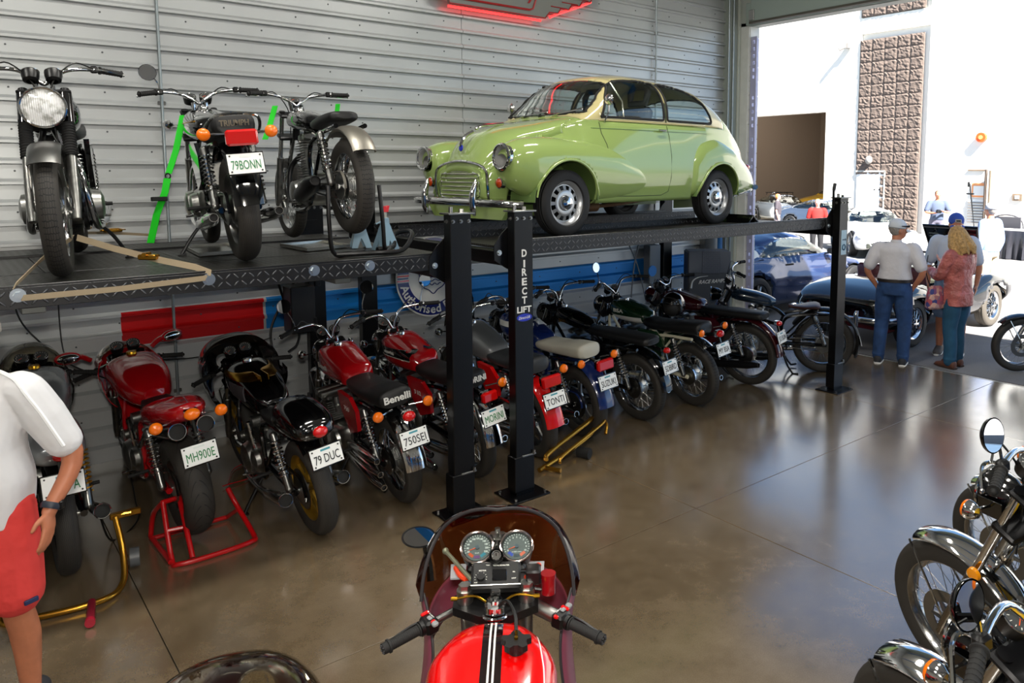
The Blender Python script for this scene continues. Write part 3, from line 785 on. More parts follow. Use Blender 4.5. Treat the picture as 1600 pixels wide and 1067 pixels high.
def bike(label, loc, heading, lean=7, **K):
    D = dict(wb=1.44, R=.325, Rf=.33, rw=.11, fw=.09, wheel='wire', rimm=RIMM, tyre=TY_R, ftyre=None, rdisc=0, fdisc=1, rdrum=True, fdrum=False,
             tank=BLK, tankshape='std', stripe=None, seat='dual', seatm=VINYL, side=BLK, engine='ptwin', exh='low', exhm=CHROME,
             rf='full', rfm=CHROME, ff='short', ffm=CHROME, bars='std', gauges=2, headlight=True, mirrors='', ind=True, tail='box', plate=None,
             inkm=INK, shock=CHROME, shockc=STEEL, fairing=None, fairm=RED, screenm=CLEAR, framem=BLK, stand='side', gaiter=False, swm=BLK,
             seattext=None, tanktext=None, sidetext=None, grip=RUB, steer=0, grab=False, frontonly=False, forkm=CHROME, pipeguard=False, plate2=None, pz=0, fs=(1, 1), scr=.965, hr=.088, plz=0, tail_paint=None, pdz=0, clamp=True, mz=.2, lensm=None, fl=.70, lettm=WHT, tlm=REDL)
    D.update(K); P = type('P', (), D)
    root = thing('motorcycle', label, 'motorcycle', loc, rot=(-radians(lean), radians(-P.pz), radians(heading)))
    wb, R_, Rf = P.wb, P.R, P.Rf
    def part(name, g, m, parent=root, **k): return obj(name, g, m, parent, **k)
    FA = V((wb, 0, Rf)); rk = radians(27); fd = V((-sin(rk), 0, cos(rk)))
    # ---------------- wheels
    bike_wheel(root, 'rear_wheel', (0, 0, R_), R_, P.rw, P.wheel, P.rimm, P.tyre, P.rdisc, P.rdrum, True)
    bike_wheel(root, 'front_wheel', tuple(FA), Rf, P.fw, P.wheel, P.rimm, P.ftyre or P.tyre, P.fdisc, P.fdrum, False)
    # ---------------- fork
    FL = P.fl
    off = V((cos(rk), 0, sin(rk))) * -.045
    low = FA + off * 0 
    top = FA + fd * FL + off
    for s in (1, -1):
        g = G(); y = s * .095
        g.tube([FA + V((0, y, 0)) - fd * .04, FA + V((0, y, 0)) + fd * .03, FA + V((0, y, 0)) + off*.0 + fd * .36], [.02, .026, .026], 12)
        part('fork_slider', g, ALU if P.forkm is CHROME else P.forkm)
        g = G(); g.cyl(FA + V((0, s*.095, 0)) + fd * .34, FA + V((0, s*.095, 0)) + fd * (FL + .03), .018, n=12)
        part('fork_tube', g, CHROME)
    if P.gaiter:
        for s in (1, -1):
            g = G(); a = FA + V((0, s*.095, 0)) + fd * .33; n = 13
            prof = []
            for k in range(n): prof += [(.034, .016*k), (.027, .016*k + .008)]
            g.lathe(prof, o=a, ax=fd, n=16)
            part('fork_gaiter', g, RUB)
            g = G(); g.cyl(FA + V((0, s*.095, 0)) + fd * .53, FA + V((0, s*.095, 0)) + fd * (FL+.01), .032, n=14)
            part('fork_shroud', g, BLK)
    g = G(); tR = Matrix.Rotation(-rk, 3, 'Y')
    tc = FA + fd * (FL + .01) + V((-.03, 0, 0)); g.box(tc, (.1, .25, .025), .008, tR)
    g.box(FA + fd * (FL - .17) + V((-.03, 0, 0)), (.1, .25, .03), .008, tR)
    sh = tc + V((-.045, 0, .0)); g.cyl(sh - fd * .2, sh + fd * .03, .028, n=14)
    for s in (1, -1): g.cyl(FA + V((0, s*.095, 0)) + fd * (FL + .02), FA + V((0, s*.095, 0)) + fd * (FL + .045), .022, n=12)
    g.cyl(sh + fd * .03, sh + fd * .05, .02, n=6)
    if P.clamp: part('triple_clamp', g, BLK if P.bars == 'clip' else DARKM)
    # ---------------- frame
    hx = sh.x; g = G(); fr = .016
    hb = sh - fd * .2
    for s in (1, -1):
        y = s * .11
        g.tube(bar([hb + V((0, s*.02, 0)), (hb.x - .07, s*.09, .55), (hb.x - .12, y, .30), (hb.x - .22, y, .22), (.62, y, .22), (.50, y, .34), (.46, y, .62), (.30, y*.9, .70), (-.1, y*.9, .72)]), fr, 8)
        g.tube([(.46, y, .36), (.16, y*1.0, .68)], .012, 8)
    g.tube(bar([sh - fd * .05, (hx - .25, 0, .82), (.55, 0, .74), (.45, .0, .66)]), .022, 8)
    part('frame', g, P.framem)
    g = G()
    for s in (1, -1):
        g.tube([(.48, s*.1, .36), (.12, s*.105, R_ + .005), (-.03, s*.105, R_)], [.022, .022, .02], 8)
    g.cyl((.48, -.11, .36), (.48, .11, .36), .025, n=10)
    part('swingarm', g, P.swm)
    if P.fairing != 'mono':
        for s in (1, -1):
            a = V((.0, s*.135, R_ + .03)); b = V((.12, s*.135, .69)); g = G(); d = (b - a)
            g.cyl(a, a + d * .34, .024, n=12); g.cyl(a + d*.3, b, .012, n=8); g.cyl(b - d*.1, b, .026, n=12); g.sph(a, .026, 10, 6); g.sph(b, .026, 10, 6)
            so = part('shock_absorber', g, P.shockc)
            g = G(); g.helix(a + d * .22, a + d * .9, .031, .0052, 9, 10, 5); obj('spring', g, P.shock, so)
    # chain guard + chain
    g = G(); g.arcsweep((0, 0, R_), .105, 95, 190, [(0, .067), (.004, .067), (.004, .085), (0, .085)], 10)
    g.box((.24, .076, R_ + .105), (.5, .02, .006)); part('chain_guard', g, P.rfm if P.rfm is not BLK else BLK)
    g = G()
    loop = []
    for k in range(14): a = radians(90 + 180 * k / 13); loop.append(V((.092*cos(a), .075, R_ + .092*sin(a))))
    for k in range(8): a = radians(-90 + 180 * k / 7); loop.append(V((.52 + .04*cos(a), .075, .36 + .04*sin(a))))
    g.tube(loop, .006, 5, closed=True)
    part('chain', g, STEEL)
    # ---------------- engine
    ex = .74; e = P.engine; g = G()
    if e in ('ptwin', 'single'):
        cw = .30 if e == 'ptwin' else .22
        g.body([(.50, 0, .36, .10, .07, .07, 3), (.56, 0, .35, cw/2, .11, .10, 4), (.74, 0, .34, cw/2, .12, .11, 4), (.88, 0, .35, cw/2, .10, .09, 4), (.93, 0, .36, .09, .06, .05, 3)], 20, 4)
        for s in (1, -1):
            g.lathe([(0, .06), (.05, .058), (.085, .045), (.095, .0)], o=(.84 - .02, s*cw/2, .34), ax=(0, s, 0), n=24)
            g.lathe([(0, .05), (.04, .048), (.07, .04), (.085, .0)], o=(.66, s*cw/2, .34), ax=(0, s, 0), n=24)
        part('crankcase', g, ALU)
        g = G(); cyl_h = .2 if e == 'ptwin' else .27
        g.box((.78, 0, .44 + cyl_h/2), (.13, cw*.62, cyl_h), .02); fins(g, (.78, 0, .44), (0, 0, 1), .19, cw*.8, 9 if e == 'ptwin' else 14, .02, cyl_h)
        part('finned_cylinder', g, ALU)
        g = G(); 
        for dx in (-.05, .05): g.body([(.78+dx-.035, 0, .46 + cyl_h + .02, .09*cw/.3, .02, .02, 3), (.78+dx, 0, .46 + cyl_h + .02, .1*cw/.3, .035, .03, 3), (.78+dx+.035, 0, .46 + cyl_h + .02, .09*cw/.3, .02, .02, 3)], 16, 3)
        part('cylinder_head', g, ALU)
        for s in ((1, -1) if e == 'ptwin' else (1,)):
            g = G(); g.cyl((.70, s*.06, .58), (.60, s*.06, .58), .022, n=12); g.cyl((.655, s*.06, .54), (.655, s*.06, .64), .025, n=14); g.cyl((.655, s*.06, .50), (.655, s*.06, .54), .03, n=14)
            part('carburettor', g, ALU)
    elif e == 'four':
        g.body([(.50, 0, .36, .15, .07, .07, 4), (.56, 0, .35, .2, .12, .11, 4), (.74, 0, .34, .22, .12, .12, 5), (.90, 0, .34, .21, .10, .10, 4), (.95, 0, .35, .18, .06, .05, 3)], 20, 4)
        for s in (1, -1):
            g.lathe([(0, .07), (.06, .068), (.085, .05), (.095, .0)], o=(.83, s*.2, .34), ax=(0, s, 0), n=24)
            g.lathe([(0, .05), (.05, .048), (.075, .035), (.085, .0)], o=(.65, s*.19, .35), ax=(0, s, 0), n=24)
        part('crankcase', g, ALU)
        g = G(); d = V((.16, 0, 1)); g.box((.82, 0, .53), (.13, .36, .16), .02); fins(g, (.80, 0, .45), d, .17, .42, 9, .01, .15)
        part('finned_cylinder', g, DARKM if P.fairing else ALU)
        g = G(); g.box((.835, 0, .645), (.19, .44, .07), .025)
        for s in (1, -1): g.cyl((.835 + s*.05, -.23, .675), (.835 + s*.05, .23, .675), .03, n=14)
        part('cylinder_head', g, ALU)
        for k in range(4):
            g = G(); y = -.15 + .1 * k; g.cyl((.74, y, .60), (.62, y, .59), .024, n=12); g.cyl((.675, y, .55), (.675, y, .67), .026, n=12)
            part('carburettor', g, ALU)
    elif e == 'ltwin':
        g.body([(.48, 0, .36, .08, .06, .06, 3), (.54, 0, .35, .14, .12, .11, 3.5), (.72, 0, .34, .15, .13, .12, 4), (.86, 0, .33, .12, .09, .08, 3)], 20, 4)
        for s in (1, -1):
            g.lathe([(0, .06), (.07, .056), (.1, .04), (.115, .0)], o=(.76, s*.13, .35), ax=(0, s, 0), n=28)
            g.lathe([(0, .045), (.04, .042), (.065, .03), (.075, .0)], o=(.60, s*.13, .38), ax=(0, s, 0), n=24)
        part('crankcase', g, ALU)
        for d, c in ((V((-.1, 0, 1)), V((.66, 0, .42))), (V((1, 0, .22)), V((.82, 0, .37)))):
            g = G(); dn = d.normalized(); g.cyl(c, c + dn * .2, .055, n=16); fins(g, c, d, .17, .19, 9, .05, .18)
            m_ = part('finned_cylinder', g, ALU)
            g = G(); hc = c + dn * .22; g.sph(hc, (.075, .085, .05), 14, 8, dn.to_track_quat('Z', 'X').to_matrix()); g.cyl(hc + V((0, .03, 0)), hc + V((0, .12, 0)), .04, n=16)
            obj('cylinder_head', g, ALU, m_)
        g = G(); g.tube([(.62, .13, .40), (.60, .15, .66)], .014, 8); part('bevel_tube', g, CHROME); g = G(); g.tube([(.86, .13, .36), (1.02, .15, .40)], .014, 8); part('bevel_tube', g, CHROME)
        g = G(); g.cyl((.56, .05, .56), (.44, .05, .58), .04, n=16); part('carburettor', g, ALU)
    elif e == 'vtwin_t':
        g.body([(.5, 0, .36, .13, .1, .1, 4), (.75, 0, .36, .15, .13, .12, 4), (.95, 0, .38, .12, .1, .1, 4)], 20, 4); part('crankcase', g, ALU)
        for s in (1, -1):
            g = G(); d = V((0, s, .9)).normalized(); c = V((.8, s*.06, .42)); g.cyl(c, c + d*.2, .06, n=14)
            fins(g, c, d, .2, .18, 9, .07, .2); m_ = part('finned_cylinder', g, ALU)
            g = G(); g.box(c + d * .25, (.17, .16, .09), .03, d.to_track_quat('Z', 'X').to_matrix()); obj('cylinder_head', g, ALU, m_)
            g = G(); g.cyl((.74, s*.14, .56), (.58, s*.15, .56), .028, n=12); part('carburettor', g, ALU)
    # ---------------- exhausts
    def muffler(pts, hd, r=.04, kind='meg', parent=root, inner=True):
        g = G(); g.tube(bar(pts), .02, 12); a = V(pts[-1]); b = V(hd); d = b - a
        if kind == 'meg': g.tube([a - d*.1, a + d*.15, a + d*.85, b], [.02, r*.8, r, r], 18, cap=False)
        else: g.tube([a - d*.08, a + d*.08, a + d*.15, a + d*.8, b], [.02, r*.9, r, r, r*.55], 18, cap=False)
        g.torus(b, (r if kind == 'meg' else r*.55), .004, d, 18, 6)
        o = obj('exhaust_pipe', g, P.exhm, parent)
        g = G(); g.tube([b - d*.03, b - d*.12], [(r if kind == 'meg' else r*.55) * .96, .012], 14, cap=True); obj('muffler_baffle', g, RUB, o)
    if P.exh == 'low':
        for s in (1, -1): muffler([(.87, s*.08, .62), (.98, s*.11, .56), (1.0, s*.14, .36), (.9, s*.16, .23), (.6, s*.17, .2), (.45, s*.17, .22)], (-.22, s*.18, .30), .043, 'cig')
    elif P.exh == 'megl':
        for s in (1, -1): muffler([(.95, s*.06, .40), (1.02, s*.1, .3), (.88, s*.15, .2), (.6, s*.17, .19), (.4, s*.17, .21)], (-.08, s*.19, .33), .042, 'meg')
    elif P.exh == 'six':
        for s in (1, -1):
            for k in range(3):
                muffler([(.93, s*(.05 + .055*k), .6), (1.03, s*(.06 + .05*k), .5), (1.0, s*(.1 + .03*k), .3), (.85, s*.15, .22), (.5, s*.16, .25 + .05*k)], (-.14 - .03*(2-k), s*.19, .24 + .085*k), .034, 'cig')
    elif P.exh == 'four':
        for s in (1, -1):
            for k in range(2):
                muffler([(.93, s*(.06 + .1*k), .6), (1.02, s*(.07 + .1*k), .5), (1.0, s*(.1 + .06*k), .3), (.85, s*.16, .2), (.5, s*.17, .21)], (-.16, s*.18, .30), .045, 'cig')
    elif P.exh == 'under':
        for s in (1, -1): muffler([(.7, s*.1, .5), (.45, s*.13, .5), (.25, s*.11, .66)], (-.38, s*.078, .80), .048, 'meg')
    elif P.exh == 'right':
        muffler([(.87, -.06, .62), (.98, -.11, .56), (1.0, -.14, .36), (.9, -.16, .23), (.5, -.17, .22)], (-.22, -.18, .28), .043, 'cig')
    elif P.exh == 'lefthigh':
        muffler([(.87, .06, .62), (.96, .11, .54), (.95, .14, .36), (.8, .16, .27), (.6, .17, .30)], (.12, .20, .38), .06, 'cig')
    # ---------------- fenders
    if P.rf != 'none':
        Rr = R_ + .035; w = P.rw * .5 + .022
        a1 = {'full': 178, 'short': 128, 'low': 205, 'trials': 150}[P.rf]; a0 = {'trials': 60, 'low': 30}.get(P.rf, 48)
        prof = []
        for k in range(9): a = radians(200 - 220 * k / 8); prof.append((.028 * sin(a), w * cos(a)))
        prof += [(p[0] - .0035, p[1] * .94) for p in reversed(prof)]
        g = G(); g.arcsweep((0, 0, R_ + .02), Rr, a0, a1, prof, 26); part('rear_mudguard', g, P.rfm, smooth=60)
    if P.ff != 'none':
        Rr = Rf + .02; w = P.fw * .5 + .022; a0, a1 = {'short': (45, 150), 'long': (18, 200), 'stub': (60, 128), 'rear': (64, 190)}[P.ff]
        prof = []
        for k in range(9): a = radians(200 - 220 * k / 8); prof.append((.024 * sin(a), w * cos(a)))
        prof += [(p[0] - .0035, p[1] * .94) for p in reversed(prof)]
        g = G(); g.arcsweep(tuple(FA), Rr, a0, a1, prof, 22); o = part('front_mudguard', g, P.ffm, smooth=60)
        g = G()
        for s in (1, -1):
            for aa in (60, 140): g.tube([FA + V((0, s*.085, .0)), FA + V((Rr*cos(radians(aa)), s*w*.95, Rr*sin(radians(aa))))], .0055, 6)
        obj('mudguard_stay', g, CHROME, o)
    # ---------------- tank
    T = {'std': [(.52, 0, .83, .05, .03, .04, 2.4), (.56, 0, .84, .1, .06, .07, 2.6), (.70, 0, .85, .135, .09, .09, 2.6), (.88, 0, .87, .145, .11, .10, 2.6), (1.0, 0, .89, .12, .09, .09, 2.4), (1.07, 0, .90, .06, .05, .05, 2.2)],
         'square': [(.50, 0, .82, .08, .03, .05, 3.5), (.54, 0, .83, .12, .07, .07, 4), (.70, 0, .85, .14, .10, .10, 4), (.90, 0, .875, .15, .125, .12, 4), (1.02, 0, .89, .13, .10, .10, 4), (1.07, 0, .90, .09, .07, .07, 3.5)],
         'long': [(.40, 0, .79, .06, .03, .04, 3), (.46, 0, .80, .11, .07, .08, 3.4), (.66, 0, .84, .14, .10, .12, 3.4), (.90, 0, .88, .155, .12, .13, 3.2), (1.04, 0, .90, .13, .09, .1, 3), (1.10, 0, .91, .08, .05, .06, 2.6)],
         'slim': [(.55, 0, .83, .04, .03, .03, 2.2), (.62, 0, .84, .085, .06, .06, 2.3), (.80, 0, .87, .115, .085, .07, 2.3), (.96, 0, .90, .11, .08, .07, 2.2), (1.06, 0, .91, .05, .05, .05, 2)],
         'sport': [(.42, 0, .82, .06, .05, .05, 2.6), (.5, 0, .83, .12, .09, .09, 2.7), (.70, 0, .87, .17, .12, .12, 2.8), (.92, 0, .90, .18, .12, .13, 2.7), (1.05, 0, .89, .15, .08, .1, 2.5), (1.12, 0, .87, .1, .04, .05, 2.2)]}[P.tankshape]
    tk = None
    if P.tank is not None:
        g = G(); g.body(T, 28, 6); tk = part('fuel_tank', g, P.tank, smooth=50)
        g = G(); cx_ = T[3][0] - .0; ct = T[3][2] + T[3][4]; g.lathe([(.0, .022), (.03, .02), (.034, .008), (.034, -.01)], o=(cx_, 0, ct - .002), n=18); obj('filler_cap', g, CHROME if P.tankshape != 'sport' else GOLD, tk)
    def side_strip(z0, z1, x0, x1, m, nm, th=.004, bulge=.0):
        """thin panel that follows the tank's side"""
        n = 14
        for s in (1, -1):
            g = G(); A = []
            xs = list(range(len(T)))
            def at(x, z):
                lo = 0
                for i in range(60):
                    t = i / 59 * (len(T) - 1)
                    if pchip(xs, [c[0] for c in T], t) >= x: break
                q = [pchip(xs, [c[j] for c in T], t) for j in range(7)]
                dz = z - q[2]; h = q[4] if dz >= 0 else q[5]; r_ = min(.999, abs(dz) / h)
                return q[3] * (1 - r_ ** q[6]) ** (1 / q[6])
            ring = []
            for i in range(n + 1):
                x = x0 + (x1 - x0) * i / n; row = []
                for k in range(5):
                    zz = z0(x) + (z1(x) - z0(x)) * k / 4
                    row.append((x, s * (at(x, zz) + th), zz))
                ring.append(row)
            inner = [[(p[0], p[1] - s*th*1.5, p[2]) for p in reversed(r)] for r in ring]
            g.loft([a + b for a, b in zip(ring, inner)], True, True)
            obj(nm, g, m, tk, smooth=50)
    if P.stripe: 
        for (za, zb, x0, x1, m, nm) in P.stripe: side_strip(za, zb, x0, x1, m, nm)
    if P.tanktext:
        t, x, z, hgt_, wid, m = P.tanktext
        g = G()
        for s in (1, -1):
            q = place_text_h(t, (x, s*(.158 if P.tankshape in ('square', 'long') else .148), z), (-s, 0, .0), (0, -s*.0, 1), hgt_, wid, .003, bold=.01); g.add(q.v, q.f)
        obj('tank_lettering', g, m, tk)
    # ---------------- side panels
    if P.side:
        for s in (-1, 1):
            g = G(); g.prism([(.26, .50), (.44, .44), (.56, .60), (.58, .74), (.34, .74), (.24, .66)], (0, s*.145, 0), (1, 0, 0), (0, 0, 1), .03)
            sp = part('side_panel', g, P.side)
        if P.sidetext:
            q = place_text_h(P.sidetext, (.42, .163, .64), (-1, 0, 0), (0, 0, 1), .035, .1, .003); obj('side_lettering', q, WHT, sp)
    # ---------------- seat
    S = {'dual': [(-.20, 0, .82, .09, .05, .05, 3), (-.17, 0, .82, .12, .07, .06, 3), (.02, 0, .81, .13, .065, .06, 3), (.20, 0, .80, .13, .045, .06, 3), (.42, 0, .79, .12, .045, .06, 2.8), (.56, 0, .80, .09, .05, .05, 2.6), (.60, 0, .81, .06, .03, .03, 2.4)],
         'bench': [(-.22, 0, .80, .08, .03, .03, 3), (-.18, 0, .80, .11, .045, .04, 3), (.1, 0, .80, .12, .045, .04, 3), (.42, 0, .80, .11, .04, .04, 2.8), (.56, 0, .80, .08, .035, .03, 2.6)],
         'small': [(-.02, 0, .80, .05, .02, .02, 3), (.02, 0, .80, .1, .035, .035, 3), (.2, 0, .80, .115, .04, .04, 3), (.42, 0, .80, .1, .035, .04, 2.8), (.54, 0, .81, .06, .03, .03, 2.4)],
         'cafe': [(.12, 0, .76, .11, .03, .03, 3), (.16, 0, .76, .13, .04, .04, 3), (.34, 0, .75, .12, .03, .04, 3), (.5, 0, .76, .09, .03, .04, 2.6)]}
    if P.seat in S:
        g = G(); g.body(S[P.seat], 24, 5); st = part('seat', g, P.seatm, smooth=50)
        if P.seattext:
            g = place_text_h(P.seattext[0], (-.208, 0, .83), (0, -1, 0), (0, 0, 1), P.seattext[1], P.seattext[2], .006, bold=.02)
            obj('seat_lettering', g, P.lettm, st)
            for s in (1,):
                pass
        if P.grab:
            g = G(); g.tube(bar([(.05, .13, .76), (-.1, .15, .78), (-.26, .12, .86), (-.30, 0, .88), (-.26, -.12, .86), (-.1, -.15, .78), (.05, -.13, .76)]), .009, 8); part('grab_rail', g, CHROME)
    if P.seat == 'cafe':
        g = G(); g.body([(-.34, 0, .79, .06, .03, .03, 2.2), (-.32, 0, .79, .10, .06, .05, 2.4), (-.22, 0, .80, .135, .10, .08, 2.5), (-.05, 0, .80, .14, .13, .09, 2.5), (.08, 0, .80, .135, .12, .09, 2.5), (.14, 0, .79, .12, .09, .08, 2.5)], 24, 5)
        part('seat_tail', g, P.tail_paint or P.tank, smooth=50)
    if P.seat == 'sprung':
        g = G(); g.body([(.05, 0, .80, .11, .015, .02, 2.2), (.10, 0, .80, .15, .025, .03, 2.2), (.2, 0, .79, .135, .02, .03, 2.2), (.32, 0, .78, .06, .015, .03, 2), (.40, 0, .79, .035, .02, .03, 2)], 20, 5); part('seat', g, P.seatm, smooth=60)
        for s in (1, -1): g = G(); g.helix((.1, s*.09, .64), (.1, s*.09, .77), .026, .005, 6, 10, 5); part('saddle_spring', g, CHROME)
    if P.seat == 'sporttail':
        g = G(); g.body([(.05, 0, .80, .10, .03, .03, 3), (.10, 0, .80, .13, .04, .04, 3), (.3, 0, .77, .12, .03, .04, 3), (.46, 0, .79, .08, .03, .03, 2.6)], 20, 4); part('seat', g, P.seatm, smooth=50)
        g = G(); g.body([(-.40, 0, .92, .035, .02, .02, 2.2), (-.38, 0, .91, .07, .045, .05, 2.3), (-.28, 0, .89, .12, .05, .08, 2.4), (-.05, 0, .85, .155, .06, .10, 2.6), (.10, 0, .82, .16, .06, .1, 2.6), (.14, 0, .80, .14, .03, .08, 2.6)], 24, 5); part('seat_tail', g, P.fairm, smooth=50)
    # ---------------- tail light, plate, indicators
    tx = -.36 if P.rf in ('full', 'low', 'short') else -.30
    tz = {'full': .74, 'low': .56, 'short': .80, 'trials': .6, 'none': .74}[P.rf] + P.plz
    if P.seat == 'sporttail': tx, tz = -.43, .90
    if P.tail:
        tw, th_ = {'box': (.13, .075), 'round': (.09, .07), 'big': (.17, .09), 'small': (.07, .055)}[P.tail]
        g = G(); g.box((tx + .02, 0, tz), (.05, tw * .86, th_ * .9), .01); bk = part('tail_lamp_body', g, CHROME if P.tail in ('round', 'small') else BLK)
        g = G()
        if P.tail in ('round', 'small'): g.sph((tx - .01, 0, tz), (.035, tw/2, th_/2), 18, 10)
        else: g.box((tx - .02, 0, tz), (.045, tw, th_), .012)
        obj('tail_lamp', g, P.tlm, bk, smooth=50 if P.tail in ('round', 'small') else 30)
        g = G(); g.tube([(tx + .04, 0, tz - .01), (-.16, 0, min(tz + .04, .76))], .018, 8); g.tube([(tx + .01, 0, tz - .02), (tx - .02, 0, tz - .13)], .012, 6); part('tail_bracket', g, BLK)
    if P.plate:
        po = V((tx - .045, 0, tz - .145 - P.pdz)); tl = radians(14); w_ = V((-sin(tl), 0, cos(tl))); w_ = V((sin(tl), 0, cos(tl)))
        g = G(); g.box(po, (.004, .19, .115), .0015, Matrix.Rotation(tl, 3, 'Y')); pl = part('licence_plate', g, PLATE, label='licence plate')
        n_ = V((0, -1, 0)).cross(w_)
        g = place_text_h(P.plate, po + n_ * .0032 - w_ * .008 + V((0, -.058 if len(P.plate) < 2 else 0, 0)), (0, -1, 0), w_, .052, .155 if len(P.plate) > 1 else .03, .0015); obj('plate_lettering', g, P.inkm, pl)
        g = G(); g.box(po + n_ * .0012 + w_ * .042, (.004, .06, .012), 0, Matrix.Rotation(tl, 3, 'Y')); obj('plate_heading', g, P.plate2 or mat('plate_teal', '4a9aa8', .5), pl)
        g = G()
        for s in (-.08, .08):
            for z_ in (-.045, .045): g.cyl(po + V((0, s, 0)) + w_ * z_ - n_ * .002, po + V((0, s, 0)) + w_ * z_ + n_ * .006, .005, n=8)
        obj('plate_bolt', g, BLKS, pl)
        g = G(); g.box(po - n_ * .006 - w_*.0, (.006, .2, .13), .002, Matrix.Rotation(tl, 3, 'Y')); part('plate_holder', g, BLK)
    if P.ind:
        for s in (1, -1):
            iz = tz + .03 - P.pdz * .9; g = G(); g.cyl((tx + .12, s*.06, iz), (tx + .08, s*.165, iz), .006, n=8); g.lathe([(0, .035), (.02, .03), (.034, .01), (.036, -.008), (.03, -.01)], o=(tx + .08, s*.18, iz), ax=(1, 0, 0), n=18)
            io = part('turn_signal', g, CHROME if P.ind != 'black' else BLK)
            g = G(); g.lathe([(.036, .0), (.034, .012), (.02, .022), (0, .026)], o=(tx + .072, s*.18, iz), ax=(-1, 0, 0), n=18); obj('amber_lens', g, ORANGE, io, smooth=60)
    # ---------------- bars, gauges, headlight (all turn with the fork)
    sh_top = sh + fd * .05
    B_unused = {'std': [(0, .06), (.04, .11), (.05, .2), (-.02, .30), (-.07, .38)], 'high': [(0, .05), (.03, .12), (.05, .22), (.0, .34), (-.05, .42)], 'flat': [(0, .03), (.02, .04), (.01, .2), (-.03, .30), (-.06, .36)], 'clip': None, 'wide': [(0, .05), (.02, .10), (.03, .2), (-.02, .34), (-.06, .43)], 'none': None, 'low': None}[P.bars]
    bz = {'std': (.0, .10, .14, .15, .14), 'high': (0, .04, .13, .15, .13), 'flat': (0, .01, .06, .07, .06), 'wide': (0, .05, .15, .18, .17), 'low': (0, .03, .075, .085, .07)}.get(P.bars)
    grips = []
    if P.bars == 'none': pass
    elif P.bars == 'clip':
        g = G()
        for s in (1, -1):
            a = FA + V((0, s*.095, 0)) + fd * (FL - .03); b = a + V((-.10, s*.25, -.03)); g.tube([a + V((0, s*.02, 0)), b], .012, 10); g.cyl(a - fd*.025, a + fd*.025, .032, n=12)
            d = (b - a).normalized(); grips.append((b, b - d * .13, s, d))
        hb_ = part('handlebar', g, CHROME)
    else:
        g = G(); c0 = sh_top + V((.02, 0, .02)); y = [.0, .05, .13, .28, .40] if P.bars != 'high' else [0, .04, .14, .27, .40]
        if P.bars == 'low': y = [0, .04, .12, .25, .37]
        if P.bars == 'wide': y = [0, .05, .14, .32, .45]
        xx = [0, 0, .02, -.05, -.12]
        pts = []
        for i in (4, 3, 2, 1, 0): pts.append(c0 + V((xx[i], -y[i], bz[i])))
        for i in (1, 2, 3, 4): pts.append(c0 + V((xx[i], y[i], bz[i])))
        g.tube(bar(pts), .0115, 10)
        if P.bars in ('high', 'wide') and P.gaiter: g.tube([pts[2], pts[6]], .006, 6)
        for s in (1, -1): g.cyl(sh_top + V((.02, s*.04, -.02)), sh_top + V((.02, s*.04, .03)), .014, n=8)
        hb_ = part('handlebar', g, CHROME)
        for s in (1, -1):
            b = c0 + V((xx[4], s*y[4], bz[4])); a = c0 + V((xx[3], s*y[3], bz[3])); d = (b - a).normalized(); grips.append((b, b - d * .12, s, d))
    for b, a, s, d in grips:
        g = G(); g.tube([a, a + d * .006, a + d*.008, b - d*.006, b + d*.004], [.022, .022, .0165, .0165, .021], 14)
        for k in range(6): g.torus(a + d * (.025 + .016*k), .0168, .0014, d, 12, 4)
        g.sph(b + d*.006, .012, 8, 6)
        obj('handlebar_grip', g, P.grip, hb_)
        g = G(); q = a - d * .03; g.box(q, (.035, .04, .04), .008); obj('switch_housing', g, BLKS, hb_)
        g = G(); l0 = q + V((.045, 0, -.005)); g.tube(bar([q, l0, l0 + d * .05 + V((.02, 0, 0)), l0 + d * .16 + V((-.005, 0, -.005))]), [.006], 6); g.sph(l0 + d * .165 + V((-.005, 0, -.005)), .008, 8, 6)
        obj('hand_lever', g, CHROME, hb_)
        g = G(); g.tube(bar([q + V((.04, 0, 0)), q + V((.09, -s*.10, .02)), sh + V((.1, s*.03, .02)), hb + V((.05, s*.04, -.1))]), .0042, 5); obj('control_cable', g, HOSE, hb_)
        key = 'L' if s > 0 else 'R'
        if key in P.mirrors:
            g = G(); mt = q + V((-.02, s*.06, P.mz)) if P.bars != 'clip' else q + V((.1, s*.1, .16)); g.tube(bar([q, q + V((0, s*.01, .07)), mt]), .005, 6)
            mo = obj('mirror_stem', g, CHROME, hb_); n_ = V((-1, -s*.12, .12)).normalized()
            g = G(); g.lathe([(0, -.028), (.03, -.024), (.052, -.008), (.056, .0), (.056, .004)], o=mt, ax=n_, n=24); obj('mirror_shell', g, CHROME if 'c' in P.mirrors else BLK, mo)
            g = G(); g.disc(mt + n_ * .004, n_, .052, .002, 24); obj('mirror_glass', g, MIRR, mo)
    gc = sh_top + V((.07, 0, .075 if P.bars != 'clip' else .05)); gn = V((-.55, 0, .83)).normalized()
    for k in range(P.gauges):
        y = 0 if P.gauges == 1 else (.052 if k == 0 else -.052)
        c = gc + V((0, y, 0)); g = G(); g.lathe([(.02, -.06), (.036, -.05), (.042, -.02), (.043, .004), (.038, .006), (.038, .002)], o=c, ax=gn, n=22)
        go = part('gauge', g, BLKS)
        g = G(); g.torus(c + gn * .004, .041, .003, gn, 22, 6); obj('gauge_bezel', g, CHROME, go)
        g = G(); g.disc(c + gn * .003, gn, .038, .001, 22); obj('gauge_face', g, DIAL, go)
        g = G(); u = V((0, -1, 0)); w_ = gn.cross(u)
        for i in range(11):
            a = radians(225 - 27 * i); d_ = u * cos(a) + w_ * sin(a); g.tube([c + gn*.0045 + d_ * .028, c + gn*.0045 + d_ * .034], .0012, 4)
        obj('gauge_marks', g, MARK, go)
